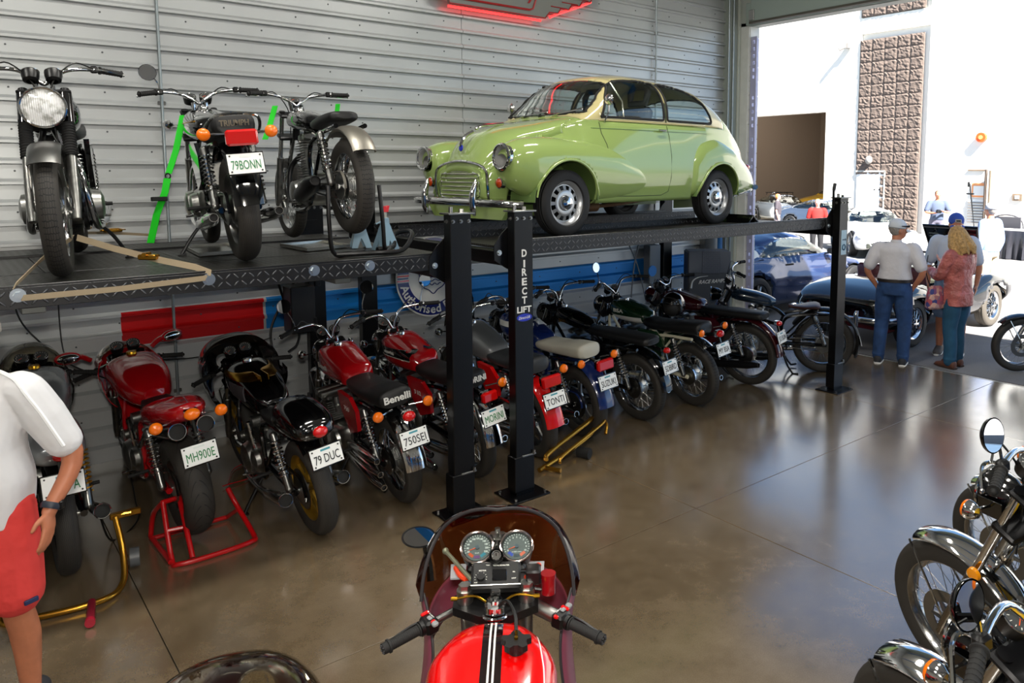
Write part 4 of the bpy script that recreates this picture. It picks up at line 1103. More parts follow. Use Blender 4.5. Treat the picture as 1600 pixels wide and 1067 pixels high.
        g = G(); d_ = u * -.8 + w_ * -.5; g.tube([c + gn*.005, c + gn*.005 + d_ * .026], .0013, 4); obj('gauge_needle', g, NEED, go)
    if P.headlight:
        hc = FA + fd * (FL - .08) + V((.13, 0, .0)); r_ = P.hr; g = G()
        g.lathe([(0, -.12), (.045*r_/.088, -.112), (.07*r_/.088, -.08), (r_*.98, -.03), (r_, 0), (r_, .01)], o=hc, ax=(1, 0, -.02), n=28)
        ho = part('headlamp', g, P.headlight if P.headlight is not True else CHROME)
        g = G(); g.torus(hc + V((.01, 0, 0)), r_, .007, (1, 0, -.02), 28, 8); obj('headlamp_rim', g, CHROME, ho)
        g = G(); g.lathe([(0, -.06), (.03, -.055), (.06, -.03), (r_*.93, .005)], o=hc, ax=(1, 0, -.02), n=28); obj('headlamp_reflector', g, mat('lamp_reflector', 'ffffff', .42, .75), ho)
        g = G(); g.lathe([(r_*.955, .006), (.06, .018), (.03, .025), (0, .027)], o=hc, ax=(1, 0, -.02), n=28); obj('headlamp_lens', g, P.lensm or LENS, ho, smooth=60)
        for s in (1, -1): g = G(); g.box(hc + V((-.06, s*.1, -.01)), (.1, .006, .07), .002); obj('headlamp_bracket', g, BLK, ho)
        if P.ind and P.ind != 'rear':
            for s in (1, -1):
                c = hc + V((-.06, s*.2, .02)); g = G(); g.cyl(hc + V((-.06, s*.1, 0)), c, .006, n=8); g.lathe([(0, -.035), (.02, -.03), (.034, -.01), (.036, .008)], o=c, ax=(1, 0, 0), n=18); io = part('turn_signal', g, CHROME)
                g = G(); g.lathe([(.036, .008), (.034, .018), (.02, .028), (0, .032)], o=c, ax=(1, 0, 0), n=18); obj('amber_lens', g, ORANGE, io, smooth=60)
    # ---------------- fairing
    if P.fairing in ('half', 'full', 'mono'):
        nx = wb + .16
        full = P.fairing == 'full'
        secs = [(nx, .86, .05, .06, .05), (nx - .05, .86, .13, .13, .10), (nx - .16, .88, .20, .20, .18), (nx - .32, .90, .25, .24, .28 if not full else .5), (nx - .50, .90, .27, .22, .28 if not full else .60), (nx - .66, .86, .28, .12, .24 if not full else .58)]
        secs = [(a, .80 + (b - .80) * P.fs[1], c * P.fs[0], d * P.fs[1], e) for a, b, c, d, e in secs]
        rings = []; xs = list(range(len(secs)))
        for i in range(31):
            t = i / 30 * (len(secs) - 1); q = [pchip(xs, [c[j] for c in secs], t) for j in range(5)]; ring = []
            a0 = -66 if full else -50
            for k in range(41):
                a = radians(a0 + (180 - 2*a0) * k / 40); c_, s_ = cos(a), sin(a)
                ring.append((q[0], q[2] * (abs(c_) ** .85) * (1 if c_ > 0 else -1), q[1] + (q[3] if s_ > 0 else q[4]) * (abs(s_) ** .9) * (1 if s_ > 0 else -1)))
            rings.append(ring)
        g = G(); g.loft(rings, False, False)
        scr = G(); keep = []
        scr.v = list(g.v)
        for f in g.f:
            c = [sum(g.v[i][k] for i in f) / 4 for k in range(3)]
            if c[2] > P.scr + (nx - c[0]) * .10 and c[0] < nx - .06: scr.f.append(f)
            elif c[0] < nx - .34 and c[2] > .93 - (nx - .34 - c[0]) * .6 and False: pass
            else:
                if c[0] < nx - .52 and c[2] > .86: continue
                keep.append(f)
        scr.f = [f for f in scr.f if sum(g.v[i][0] for i in f) / 4 > nx - .44]
        g.f = keep
        fo = part('fairing', g, P.fairm, smooth=60)
        md = fo.modifiers.new('s', 'SOLIDIFY'); md.thickness = .004
        so = obj('windscreen', scr, P.screenm, root, smooth=60); md = so.modifiers.new('s', 'SOLIDIFY'); md.thickness = .003
        g = G(); edge = rings[-1]
    if P.fairing == 'fly':
        g = G(); c = FA + fd * (FL + .0) + V((.14, 0, .0)); rr = []
        for i in range(9):
            t = i / 8; z = t * .30; wv = .15 - .05 * t * t; row = []
            for k in range(9):
                u = -1 + k / 4; row.append(c + V((-z * .45 - .09 * u * u + .02, u * wv, z)))
            rr.append(row)
        g.loft(rr, False, False); so = obj('windscreen', g, P.screenm, root); md = so.modifiers.new('s', 'SOLIDIFY'); md.thickness = .003
        g = G(); g.tube([r[0] for r in rr] + [p for p in rr[-1][1:-1]] + [r[-1] for r in reversed(rr)], .005, 6); obj('screen_edge', g, BLK, so)
    # ---------------- foot pegs, pedals, stand
    for s in (1, -1):
        g = G(); g.cyl((.42, s*.1, .33), (.42, s*.24, .33), .012, n=8)
        g.tube([(.42, s*.14, .33), (.56, s*.18, .30)], .007, 6)
        part('foot_peg', g, RUB)
    g = G(); g.tube([(.56, .16, .3), (.68, .2, .27)], .007, 6); g.cyl((.68, .17, .27), (.68, .23, .27), .009, n=8); part('gear_lever', g, CHROME)
    if P.stand == 'side':
        L_ = sin(radians(lean)); g = G(); zz = .0 - (.30 * L_)
        ft = V((.56, .30, .30 * math.tan(radians(lean)) + .005)); g.tube(bar([(.60, .12, .25), (.58, .22, .14), ft]), .011, 8); g.box(ft, (.06, .05, .008), .002); part('side_stand', g, BLKS)
    if P.stand == 'centre':
        g = G()
        for s in (1, -1): g.tube(bar([(.45, s*.11, .22), (.40, s*.14, .1), (.34, s*.17, .012)]), .012, 8); g.tube([(.34, s*.17, .012), (.28, s*.19, .02)], .012, 8)
        g.cyl((.42, -.13, .14), (.42, .13, .14), .01, n=8); part('centre_stand', g, BLKS)
    return root
# ================================================================= cars
def car_wheel(root, name, c, R_, w, side, style='disc', rimm=None, tm=None, rr=.66, hub=CHROME):
    """side +1: outer face towards +Y"""
    rimm = rimm or STEEL; tm = tm or mat('car_tyre', '121214', .7); ro = R_ * rr
    def tf():
        g = G(); g.lathe([(ro, -w*.42), (ro + .01, -w*.5), (ro + (R_-ro)*.6, -w*.52), (R_ - .012, -w*.46), (R_, -w*.36), (R_ - .006, -w*.2), (R_ - .006, -w*.18), (R_, -w*.16), (R_, -w*.02), (R_ - .007, 0), (R_, w*.02), (R_, w*.16), (R_ - .006, w*.18), (R_ - .006, w*.2), (R_, w*.36), (R_ - .012, w*.46), (ro + (R_-ro)*.6, w*.52), (ro + .01, w*.5), (ro, w*.42)], ax=(0, 1, 0), n=48); return mesh('tyre', g, tm)
    W = thing_part(name, root, c)
    obj('tyre', cached(('ct', R_, w, tm.name, rr), tf), tm, W)
    def rf():
        g = G(); s = side; o = w * .42
        g.lathe([(ro + .004, -s*o), (ro - .02, -s*o*.6), (ro - .03, s*o*.5), (ro - .012, s*o*.9), (ro + .006, s*o*1.04), (ro - .002, s*o*.85), (ro - .022, s*o*.7)], ax=(0, 1, 0), n=40)
        if style == 'disc':
            g.lathe([(ro - .02, s*o*.68), (ro*.86, s*o*.42), (ro*.80, s*o*.42)], ax=(0, 1, 0), n=40)
            g.lathe([(ro*.60, s*o*.62), (ro*.5, s*o*.75), (ro*.3, s*o*.6), (.02, s*o*.6)], ax=(0, 1, 0), n=40)
            n = 12
            for k in range(n):
                a = 2*pi*k/n; d = .11
                for t in (0,):
                    p = [(ro*.82*cos(a-d), s*o*.42, ro*.82*sin(a-d)), (ro*.82*cos(a+d), s*o*.42, ro*.82*sin(a+d)), (ro*.58*cos(a+d), s*o*.64, ro*.58*sin(a+d)), (ro*.58*cos(a-d), s*o*.64, ro*.58*sin(a-d))]
                    g.loft([p, [(q[0], q[1] - s*.006, q[2]) for q in p]])
        elif style == 'wire':
            n = 48; h0 = ro*.22
            for k in range(n):
                a = 2*pi*k/n; q = .35 if k % 2 else -.35; yy = s*o*(1.0 if k % 4 < 2 else .1)
                g.tube([(h0*cos(a+q), yy, h0*sin(a+q)), ((ro-.015)*cos(a), s*o*(.25 if k % 2 else .6), (ro-.015)*sin(a))], .0035, 4, cap=False)
            g.lathe([(h0*1.05, -s*o*.2), (h0, s*o*1.05), (h0*.8, s*o*1.15)], ax=(0, 1, 0), n=20)
            for da in (0, pi/2): g.box((0, s*o*1.3, 0), (.13 if da == 0 else .03, .016, .03 if da == 0 else .13), .004)
        else:
            n = {'spoke5': 5, 'spoke7': 7, 'fuchs': 5}.get(style, 6)
            for k in range(n):
                a = 2*pi*k/n
                for da in ((-.1, .1) if style != 'fuchs' else (0,)):
                    g.tube([(.05*cos(a), s*o*.85, .05*sin(a)), ((ro-.02)*cos(a+da*1.6), s*o*.6, (ro-.02)*sin(a+da*1.6))], [.035, .022] if style != 'fuchs' else [.06, .045], 6)
            g.lathe([(.075, s*o*.4), (.07, s*o*.9), (0, s*o*.92)], ax=(0, 1, 0), n=20)
        return mesh('wheel_rim', g, rimm)
    obj('wheel_rim', cached(('cr', R_, w, side, style, rimm.name), rf), rimm, W)
    g = G(); s = side; g.lathe([(ro*.95, 0), (.02, 0)], ax=(0, 1, 0), n=24); obj('brake_drum', g, DARKM, W)
    if style == 'disc':
        g = G(); o = w*.42; g.lathe([(ro*.36, s*o*.62), (ro*.34, s*o*.9), (ro*.28, s*o*1.25), (ro*.12, s*o*1.42), (0, s*o*1.45)], ax=(0, 1, 0), n=28); obj('hub_cap', g, hub, W)
        g = G(); g.torus((0, s*o*.5, 0), ro*.93, .006, (0, 1, 0), 36, 6); obj('rim_band', g, hub, W)
    return W
def thing_part(name, root, loc):
    o = bpy.data.objects.new(name, None); COL.objects.link(o); o.parent = root; o.location = loc; o.empty_display_size = .1; return o

def shell(stations, nlow=8, nup=16, step=.04):
    """stations: (x, wsill, zsill, wmax, zmax, wbelt, zbelt, ztop, p) -> G with half profiles mirrored; open at the bottom"""
    xs = [s[0] for s in stations]; x0, x1 = xs[0], xs[-1]; N = int((x1 - x0) / step); rings = []
    for i in range(N + 1):
        x = x0 + (x1 - x0) * i / N; q = [pchip(xs, [s[k] for s in stations], x) for k in range(9)]
        _, ws, zs, wm, zm, wbt, zb, zt, p = q; half = []
        for k in range(nlow):
            t = k / nlow
            if t < .5: u = t / .5; half.append((ws + (wm - ws) * sin(u * pi/2), zs + (zm - zs) * u))
            else: u = (t - .5) / .5; half.append((wm + (wbt - wm) * (1 - cos(u * pi/2)), zm + (zb - zm) * u))
        for k in range(nup + 1):
            u_ = k / nup; th = (pi/2) * (u_**1.35 / (u_**1.35 + (1 - u_)**1.35)); half.append((wbt * max(cos(th), 0) ** (2/p), zb + (zt - zb) * sin(th) ** (2/p)))
        rings.append([(x, y, z) for y, z in half] + [(x, -y, z) for y, z in reversed(half[:-1])])
    g = G(); g.loft(rings, False, False); return g, rings, nlow
def split(g, cond):
    a, b = G(), G(); a.v = g.v; b.v = g.v
    for f in g.f:
        n = len(f); c = [sum(g.v[i][k] for i in f) / n for k in range(3)]
        (a if cond(c) else b).f.append(f)
    return comp(a), comp(b)
def comp(g):
    r = G(); mp = {}
    for f in g.f:
        ff = []
        for i in f:
            if i not in mp: mp[i] = len(r.v); r.v.append(g.v[i])
            ff.append(mp[i])
        r.f.append(tuple(ff))
    return r
def mirror_y(g): 
    r = G(); r.v = [(x, -y, z) for x, y, z in g.v]; r.f = [tuple(reversed(f)) for f in g.f]; return r
def join(*gs):
    r = G()
    for g in gs: r.add(g.v, g.f)
    return r
def solid(o, th=.004):
    m = o.modifiers.new('solidify', 'SOLIDIFY'); m.thickness = th; m.offset = -1; return o
def circ(cx_, cz, r, n=36): return [(cx_ + r*cos(2*pi*k/n), cz + r*sin(2*pi*k/n)) for k in range(n)]
def surf_line(rings, pts, side=1, off=.004):
    """project an (x,z) polyline on the shell's side"""
    out = []
    for x, z in pts:
        best = min(rings, key=lambda r: abs(r[0][0] - x)); y = 0
        h = best[:len(best)//2 + 1]
        for a, b in zip(h, h[1:]):
            if (a[2] - z) * (b[2] - z) <= 0 and abs(a[2]-b[2]) > 1e-9:
                t = (z - a[2]) / (b[2] - a[2]); y = max(y, a[1] + (b[1] - a[1]) * t)
        out.append(V((x, side * (y + off), z)))
    return out
def seat_pair(root, x, z, m, hr=True, y=.33, b='car_seat'):
    for s in (1, -1):
        g = G(); g.body([(x - .02, s*y, z, .2, .06, .08, 4), (x + .25, s*y, z, .22, .06, .08, 4), (x + .48, s*y, z, .2, .05, .06, 4)], 14, 3)
        R = Matrix.Rotation(radians(-12), 3, 'Y'); g.box((x - .08, s*y, z + .30), (.11, .42, .55), .05, R)
        if hr:
            h = G(); R2 = R; c = V((x - .16, s*y, z + .69))
            h.tube([c + R2 @ V((0, a, b2)) for a, b2 in ((-.1, -.08), (-.115, .03), (-.08, .09), (.08, .09), (.115, .03), (.1, -.08))], .035, 8, closed=True); g.add(h.v, h.f)
        obj(b, g, m, root, smooth=60)

def minor(loc, rz):
    C_ = mat('spring_green_paint', '8fae5c', .12, coat=1); R__ = mat('cream_paint', 'c9be8a', .12, coat=1)
    C_.node_tree.nodes['Principled BSDF'].inputs['Base Color'].default_value = lin('96ad64')
    root = thing('vintage_car', 'pale green two-door saloon with cream roof parked on the raised lift', 'car', loc, rz)
    WR = .285
    # (x, wsill, zsill, wmax, zmax, wbelt, zbelt, ztop, p)
    st = [(-1.98, .20, .40, .24, .50, .20, .58, .62, 2.2), (-1.92, .42, .36, .46, .50, .40, .62, .74, 2.2), (-1.78, .56, .32, .60, .52, .54, .74, .90, 2.3), (-1.55, .62, .28, .67, .54, .60, .90, 1.04, 2.4), (-1.36, .64, .28, .69, .55, .635, .985, 1.205, 2.5), (-1.15, .66, .27, .71, .55, .655, 1.0, 1.36, 2.7), (-.9, .67, .27, .72, .55, .665, 1.01, 1.455, 2.7),
          (-.55, .68, .27, .73, .55, .67, 1.015, 1.49, 2.7), (-.1, .68, .27, .73, .55, .67, 1.02, 1.51, 2.7), (.26, .68, .27, .73, .55, .66, 1.02, 1.475, 2.7), (.40, .68, .27, .73, .55, .65, 1.02, 1.42, 2.7), (.62, .68, .27, .72, .55, .62, 1.01, 1.22, 2.6), (.80, .67, .27, .70, .55, .58, .99, 1.055, 2.5),
          (.92, .58, .27, .62, .55, .50, .95, 1.03, 2.4), (1.05, .48, .27, .52, .55, .45, .90, 1.01, 2.2), (1.3, .42, .28, .46, .52, .40, .84, .96, 2.1), (1.46, .40, .30, .43, .50, .36, .76, .90, 2.1), (1.58, .37, .31, .40, .48, .31, .66, .80, 2.1), (1.66, .34, .32, .37, .46, .26, .56, .68, 2.2), (1.70, .30, .34, .32, .44, .22, .5, .56, 2.2)]
    g, rings, nl = shell(st, 16, 36, .02)
    # window openings
    door_w = [(.565, 1.05), (.45, 1.26), (.36, 1.36), (.25, 1.405), (.10, 1.42), (-.10, 1.425), (-.25, 1.415), (-.265, 1.40), (-.27, 1.05)]
    rear_w = [(-.32, 1.05), (-.32, 1.40), (-.34, 1.415), (-.55, 1.41), (-.72, 1.385), (-.86, 1.33), (-.96, 1.25), (-1.03, 1.15), (-1.06, 1.06), (-1.05, 1.05)]
    wscr = rpoly([(-.50, 1.085), (-.53, 1.12), (-.50, 1.27), (-.42, 1.39), (0, 1.43), (.42, 1.39), (.50, 1.27), (.53, 1.12), (.50, 1.085), (0, 1.075)], 3)
    rwin = rpoly([(-.40, 1.10), (-.42, 1.2), (-.36, 1.31), (0, 1.345), (.36, 1.31), (.42, 1.2), (.40, 1.10), (0, 1.08)], 3)
    gl = []
    gw = cut(g, wscr, 1, 2, lambda p: .28 < p[0] < .80 and p[2] > 1.03, .014)
    gl.append(('windscreen', gw))
    gl.append(('rear_window', cut(g, rwin, 1, 2, lambda p: p[0] < -.85 and p[2] > 1.05, .014)))
    for s in (1, -1):
        gl.append(('door_window', cut(g, door_w, 0, 2, lambda p: p[1] * s > .36, .011)))
        gl.append(('quarter_window', cut(g, rear_w, 0, 2, lambda p: p[1] * s > .30, .011)))
    for s in (1, -1):
        for cx_ in (1.09, -1.095): cut(g, circ(cx_, .30, .40), 0, 2, lambda p: p[1] * s > .2 and p[2] < .8, .01)
    roof, body = split(g, lambda c: c[0] < .77 and c[0] > -1.30 and c[2] > 1.018 - (.0 if c[0] > -1.1 else (-1.1 - c[0]) * .1))
    bonnet, body = split(body, lambda c: c[0] > .82 and c[2] > .86 - max(0, c[0] - 1.15) * .62 and abs(c[1]) < .50)
    door_poly = [(.38, .30), (-.50, .30), (-.54, .6), (-.53, 1.018), (.38, 1.018), (.40, .7)]
    solid(obj('body_shell', body, C_, root, smooth=50)); solid(obj('bonnet', bonnet, C_, root, smooth=50)); solid(obj('roof', roof, R__, root, label='cream roof and window pillars', smooth=50))
    for n_, q in gl: solid(obj(n_, q, GLASS, root, smooth=60), .003)
    # seals and bright trim
    g = G()
    for s in (1, -1):
        for P_ in (door_w, rear_w): g.tube(surf_line(rings, P_, s, .001), .009, 6, closed=True)
    def front_line(P_, lo, hi, sgn):
        out = []
        for y, z in P_:
            best = None
            for r in rings:
                if not lo < r[0][0] < hi: continue
                h = r[:len(r)//2 + 1]
                for a, b in zip(h, h[1:]):
                    if (a[1] - abs(y)) * (b[1] - abs(y)) <= 0 and a[2] > .98:
                        t = (abs(y) - a[1]) / (b[1] - a[1]) if abs(b[1] - a[1]) > 1e-9 else 0; zz = a[2] + (b[2] - a[2]) * t
                        if best is None or abs(zz - z) < best[0]: best = (abs(zz - z), r[0][0])
            if best: out.append(V((best[1] + .004 * sgn, y, z)))
        return out
    # smoother: trace the boundary loops of the glass meshes themselves
    def rim_of(q):
        from collections import Counter
        ec = Counter()
        for f in q.f:
            for a, b in zip(f, f[1:] + f[:1]): ec[tuple(sorted((a, b)))] += 1
        E_ = [e for e, c in ec.items() if c == 1]; nb = {}
        for a, b in E_: nb.setdefault(a, []).append(b); nb.setdefault(b, []).append(a)
        loops = []; seen = set()
        for s0 in nb:
            if s0 in seen: continue
            L = [s0]; seen.add(s0); cur = s0
            while True:
                nx = [k for k in nb[cur] if k not in seen]
                if not nx: break
                cur = nx[0]; seen.add(cur); L.append(cur)
            loops.append([V(q.v[i]) for i in L])
        return max(loops, key=len)
    g = G()
    for n_, q in gl:
        L = rim_of(q); L = [(L[i-1] + L[i]*2 + L[(i+1) % len(L)]) / 4 for i in range(len(L))]
        g.tube(L, .012, 6, closed=True)
    obj('window_seal', g, RUB, root)
    for s in (1, -1):
        g = G(); g.tube(surf_line(rings, [(.60 - .05*i, 1.018) for i in range(37)], s, .003), .006, 6)
        obj('belt_moulding', g, R__, root)
    for s in (1, -1):
        g = G(); g.tube(surf_line(rings, [(.70 - .05*i, .945) for i in range(34)] , s, .002), .0035, 5)
        obj('body_crease', g, mat('crease_shade_green', '6f8f48', .3), root)
    g = G()
    for s in (1, -1):
        P_ = surf_line(rings, [(.60, 1.0), (.60, .9), (.56, .8), (.52, .6), (.50, .4), (.48, .33), (.2, .325), (-.2, .325), (-.30, .36), (-.32, .5), (-.33, .7), (-.32, .9), (-.30, 1.0)], s, .0015)
        g.tube(P_, .003, 5)
        g.tube(surf_line(rings, [(-.295, 1.03), (-.295, 1.2), (-.295, 1.41)], s, .002), .010, 6)
    obj('door_shut_line', g, mat('shut_line', '2c3a1c', .6), root)
    # doors get their own pillar strip
    g = G()
    for s in (1, -1): g.tube(surf_line(rings, [(.30, 1.04), (.30, 1.2), (.30, 1.385)], s, .0), .009, 6)
    obj('quarterlight_frame', g, mat('bright_trim', 'b8b8a8', .2, .9), root)
    def arch_lip(q, par, cx_, r_):
        # outer edge of the opening, swept with a small rolled lip
        best = {}
        for p in q.v:
            dx, dz = p[0] - cx_, p[2] - .29; rr_ = hypot(dx, dz); a = math.degrees(atan2(dz, dx))
            if rr_ < r_ - .03 or a < 4 or a > 176: continue
            k = int(a // 6)
            if k not in best or abs(p[1]) > abs(best[k]): best[k] = p[1]
        ks = sorted(best)
        if len(ks) < 6: return
        P_ = [V((cx_ + r_*cos(radians(6*k + 3)), best[k], .29 + r_*sin(radians(6*k + 3)))) for k in ks]
        for _ in range(3): P_ = [P_[0]] + [V((b.x, (a.y + b.y*2 + c.y)/4, b.z)) for a, b, c in zip(P_, P_[1:], P_[2:])] + [P_[-1]]
        gg = G(); gg.tube(spline(P_, 3), .013, 8); obj('arch_lip', gg, C_, par, smooth=60)
    # front wings, running back into the doors
    for s in (1, -1):
        g = G()
        # (x, cy, cz, hw, up, down, p)
        g.body([(1.66, s*.545, .63, .08, .07, .08, 2), (1.63, s*.555, .63, .135, .14, .15, 2.1), (1.54, s*.57, .63, .175, .19, .24, 2.2), (1.38, s*.585, .62, .19, .225, .30, 2.3), (1.15, s*.59, .61, .19, .24, .32, 2.3), (.85, s*.59, .60, .185, .235, .33, 2.3), (.55, s*.585, .57, .18, .235, .30, 2.3), (.25, s*.58, .53, .165, .19, .25, 2.2), (.0, s*.57, .49, .15, .14, .19, 2.1), (-.2, s*.56, .46, .13, .08, .12, 2)], 72, 16, False)
        ar_ = cut(g, circ(1.09, .29, .365, 60), 0, 2, lambda p: p[2] < .85, .017)
        cut(g, [(-.4, -1), (2, -1), (2, .27), (-.4, .27)], 0, 2, lambda p: True, .008)
        o = solid(obj('front_wing', g, C_, root, smooth=60))
        arch_lip(ar_, o, 1.09, .365)
        g = G(); g.tube([(1.09 + .368*cos(a), s*.76, .29 + .368*sin(a)) for a in [radians(8 + 164*i/24) for i in range(25)]], .008, 6); obj('wing_lip', g, C_, o)
        g = G()
        g.body([(-.62, s*.60, .50, .08, .12, .2, 2.3), (-.70, s*.62, .52, .13, .24, .22, 2.4), (-.85, s*.63, .54, .155, .32, .24, 2.4), (-1.08, s*.63, .56, .165, .335, .28, 2.3), (-1.35, s*.62, .54, .16, .29, .26, 2.3), (-1.6, s*.60, .49, .145, .22, .2, 2.3), (-1.8, s*.57, .43, .125, .15, .12, 2.2), (-1.9, s*.55, .38, .09, .09, .07, 2)], 72, 16, False)
        ar2_ = cut(g, circ(-1.095, .29, .35, 60), 0, 2, lambda p: p[2] < .85, .017)
        cut(g, [(-2.4, -1), (0, -1), (0, .28), (-2.4, .28)], 0, 2, lambda p: True, .008)
        o2 = solid(obj('rear_wing', g, C_, root, smooth=60)); arch_lip(ar2_, o2, -1.095, .35)
        # wheels, dark inner arches
        for x in (1.09, -1.095):
            car_wheel(root, 'front_wheel' if x > 0 else 'rear_wheel', (x, s*.665, WR), WR, .15, s, 'disc', mat('silver_wheel_paint', 'b4b6b8', .28, .7), rr=.67)
            g = G(); g.arcsweep((x, 0, .30), .37, 0, 180, [(0, s*.42), (.006, s*.42), (.006, s*.74), (0, s*.74)], 16); g.box((x, s*.42, .42), (.7, .01, .5)); obj('inner_arch', g, mat('arch_green', '5f7840', .5), root)
        # lamps
        hc = V((1.672, s*.575, .675)); ax = V((1, 0, .04))
        g = G(); g.torus(hc + ax*.01, .10, .014, ax, 32, 8); g.lathe([(.1, -.05), (.105, 0), (.1, .02)], o=hc, ax=ax, n=28); hr_ = obj('headlamp_rim', g, CHROME, root)
        g = G(); g.lathe([(0, -.05), (.04, -.045), (.07, -.02), (.092, .01)], o=hc, ax=ax, n=28); obj('headlamp_reflector', g, mat('lamp_reflector'), hr_)
        g = G(); g.lathe([(.092, .012), (.06, .032), (.03, .04), (0, .042)], o=hc, ax=ax, n=28); obj('headlamp_lens', g, LENS, hr_, smooth=60)
        sc_ = V((1.645, s*.51, .46)); g = G(); g.lathe([(.045, -.03), (.047, .01), (.04, .014)], o=sc_, ax=(1, 0, 0), n=20); sl = obj('side_lamp', g, CHROME, root)
        g = G(); g.lathe([(.04, .012), (.03, .028), (0, .034)], o=sc_, ax=(1, 0, 0), n=20); obj('amber_lens', g, mat('dark_amber_lens', 'a8380c', .15, coat=.6), sl, smooth=60)
        g = G(); g.lathe([(.035, -.03), (.035, .01), (.02, .03), (0, .035)], o=(-1.90, s*.55, .6), ax=(-1, 0, 0), n=16); obj('tail_lamp', g, REDL, root)
        # door handle, mirror
        p = surf_line(rings, [(-.20, .95)], s, .02)[0]
        g = G(); g.tube([p + V((-.05, -s*.02, 0)), p + V((-.045, s*.012, 0)), p + V((.06, s*.014, .002))], [.008, .010, .007], 8); obj('door_handle', g, CHROME, root)
        q = surf_line(rings, [(.54, 1.0)], s, .0)[0]
        g = G(); g.tube([q, q + V((.0, s*.05, .08)), q + V((0, s*.06, .16))], .007, 6); g.lathe([(0, .03), (.03, .025), (.05, .005), (.052, 0)], o=q + V((0, s*.06, .20)), ax=(1, 0, 0), n=20); mo = obj('door_mirror', g, CHROME, root)
        g = G(); g.disc(q + V((-.002, s*.06, .20)), (1, 0, 0), .048); obj('mirror_glass', g, MIRR, mo)
    # nose: grille panel, surround, bars, bonnet flash
    g = G(); rng = [(a, .50 + b) for a, b in ((-.30, -.12), (-.31, .04), (-.27, .12), (0, .145), (.27, .12), (.31, .04), (.30, -.12), (.2, -.135), (-.2, -.135))]
    g.prism(rpoly(rng, 3), (1.655, 0, -.05), (0, 1, 0), (0, 0, 1), .06); gp = obj('grille_surround', g, C_, root)
    g = G(); g.tube(spline([(1.66, -.37, .30), (1.68, -.38, .45), (1.68, -.33, .59), (1.70, 0, .645), (1.68, .33, .59), (1.68, .38, .45), (1.66, .37, .30)], 5), .012, 8); obj('grille_arch', g, CHROME, root)
    g = G(); g.tube([V((1.69, a, b - .05)) for a, b in rpoly([(-.27, .385), (-.28, .5), (-.25, .585), (0, .605), (.25, .585), (.28, .5), (.27, .385), (0, .38)], 4)], .006, 6, closed=True)
    obj('grille_frame', g, CHROME, gp)
    g = G(); g.box((1.672, 0, .44), (.02, .54, .2), .01); obj('grille_recess', g, mat('grille_dark', '20241c', .6), gp)
    for k in range(6):
        g = G(); z = .355 + .036*k; g.body([(-.265, z, 1.69, .006, .012, .01, 2), (0, z, 1.70, .008, .012, .01, 2), (.265, z, 1.69, .006, .012, .01, 2)], 8, 3)
        g.v = [(c, a, b) for a, b, c in g.v]; obj('grille_bar', g, mat('bright_trim'), gp)
    g = G(); g.tube(spline([(1.655, 0, .755), (1.665, 0, .80), (1.62, 0, .86), (1.54, 0, .905)], 4), [.016], 8); g.tube(spline([(1.50, 0, .925), (1.46, 0, .955), (1.30, 0, .975), (1.2, 0, .988)], 4), [.012], 8); g.sph((1.50, 0, .935), .018, 10, 8); bm_ = obj('bonnet_ornament', g, CHROME, root)
    g = G(); g.lathe([(0, .01), (.026, .006), (.03, 0)], o=(1.668, 0, .76), ax=(1, 0, .1), n=16); obj('nose_badge', g, mat('badge_blue'), bm_)
    # bumpers and overriders
    g = G(); P_ = spline([(1.60, -.76, .285), (1.74, -.58, .295), (1.79, 0, .30), (1.74, .58, .295), (1.60, .76, .285)], 6); g.tube(P_, .033, 10)
    bf = obj('front_bumper', g, CHROME, root)
    for s in (1, -1):
        g = G(); g.body([(.19, 1.80, s*.36, .012, .012, .012, 2), (.25, 1.81, s*.36, .03, .026, .026, 2.2), (.35, 1.815, s*.36, .032, .028, .028, 2.2), (.45, 1.79, s*.36, .022, .022, .022, 2), (.49, 1.78, s*.36, .01, .01, .01, 2)], 14, 5, True, 'z'); obj('overrider', g, CHROME, bf, smooth=60)
    g = G(); P_ = spline([(-1.85, -.7, .38), (-2.0, -.5, .38), (-2.05, 0, .38), (-2.0, .5, .38), (-1.85, .7, .38)], 6); g.tube(P_, .03, 10); obj('rear_bumper', g, CHROME, root)
    g = G(); g.prism([(-.50, .15), (.50, .15), (.6, .27), (-.6, .27)], (1.60, 0, 0), (0, 1, 0), (0, 0, 1), .05); obj('front_valance', g, C_, root)
    # underside, floor, exhaust
    g = G(); g.box((-.1, 0, .30), (3.2, 1.2, .03), .01); g.box((.9, 0, .22), (.7, .5, .14), .03); obj('floor_pan', g, mat('underbody_dark', '22241e', .7), root)
    g = G(); g.tube(spline([(.6, -.2, .2), (-.3, -.2, .19), (-1.3, -.35, .24), (-2.0, -.4, .27)], 5), .022, 8); g.cyl((-.2, -.2, .19), (.35, -.2, .19), .06, n=14); obj('exhaust_pipe', g, mat('rusty_pipe', '7c5a3c', .5, .6), root)
    # cabin
    seat_pair(root, -.12, .62, mat('dark_grey_seat', '2b2b2e', .6))
    g = G(); g.box((-.78, 0, .60), (.45, 1.0, .14), .05); g.box((-.98, 0, .80), (.14, 1.0, .36), .05); obj('rear_seat', g, mat('dark_grey_seat'), root)
    g = G(); g.box((.68, 0, .93), (.18, 1.05, .10), .03); obj('dashboard', g, mat('dash_green', '6f8a4c', .5), root)
    g = G(); c = V((.46, -.33, 1.02)); g.torus(c, .19, .012, (-.85, 0, .5), 28, 8)
    for a in (0, 2.1, 4.2): x_, y_ = frame_axes((-.85, 0, .5)); g.tube([c, c + (x_*cos(a) + y_*sin(a)) * .19], .006, 5)
    g.cyl(c, c + V((.25, 0, -.14)), .018, n=8); obj('steering_wheel', g, mat('black_bakelite', '111111', .3), root)
    g = G()
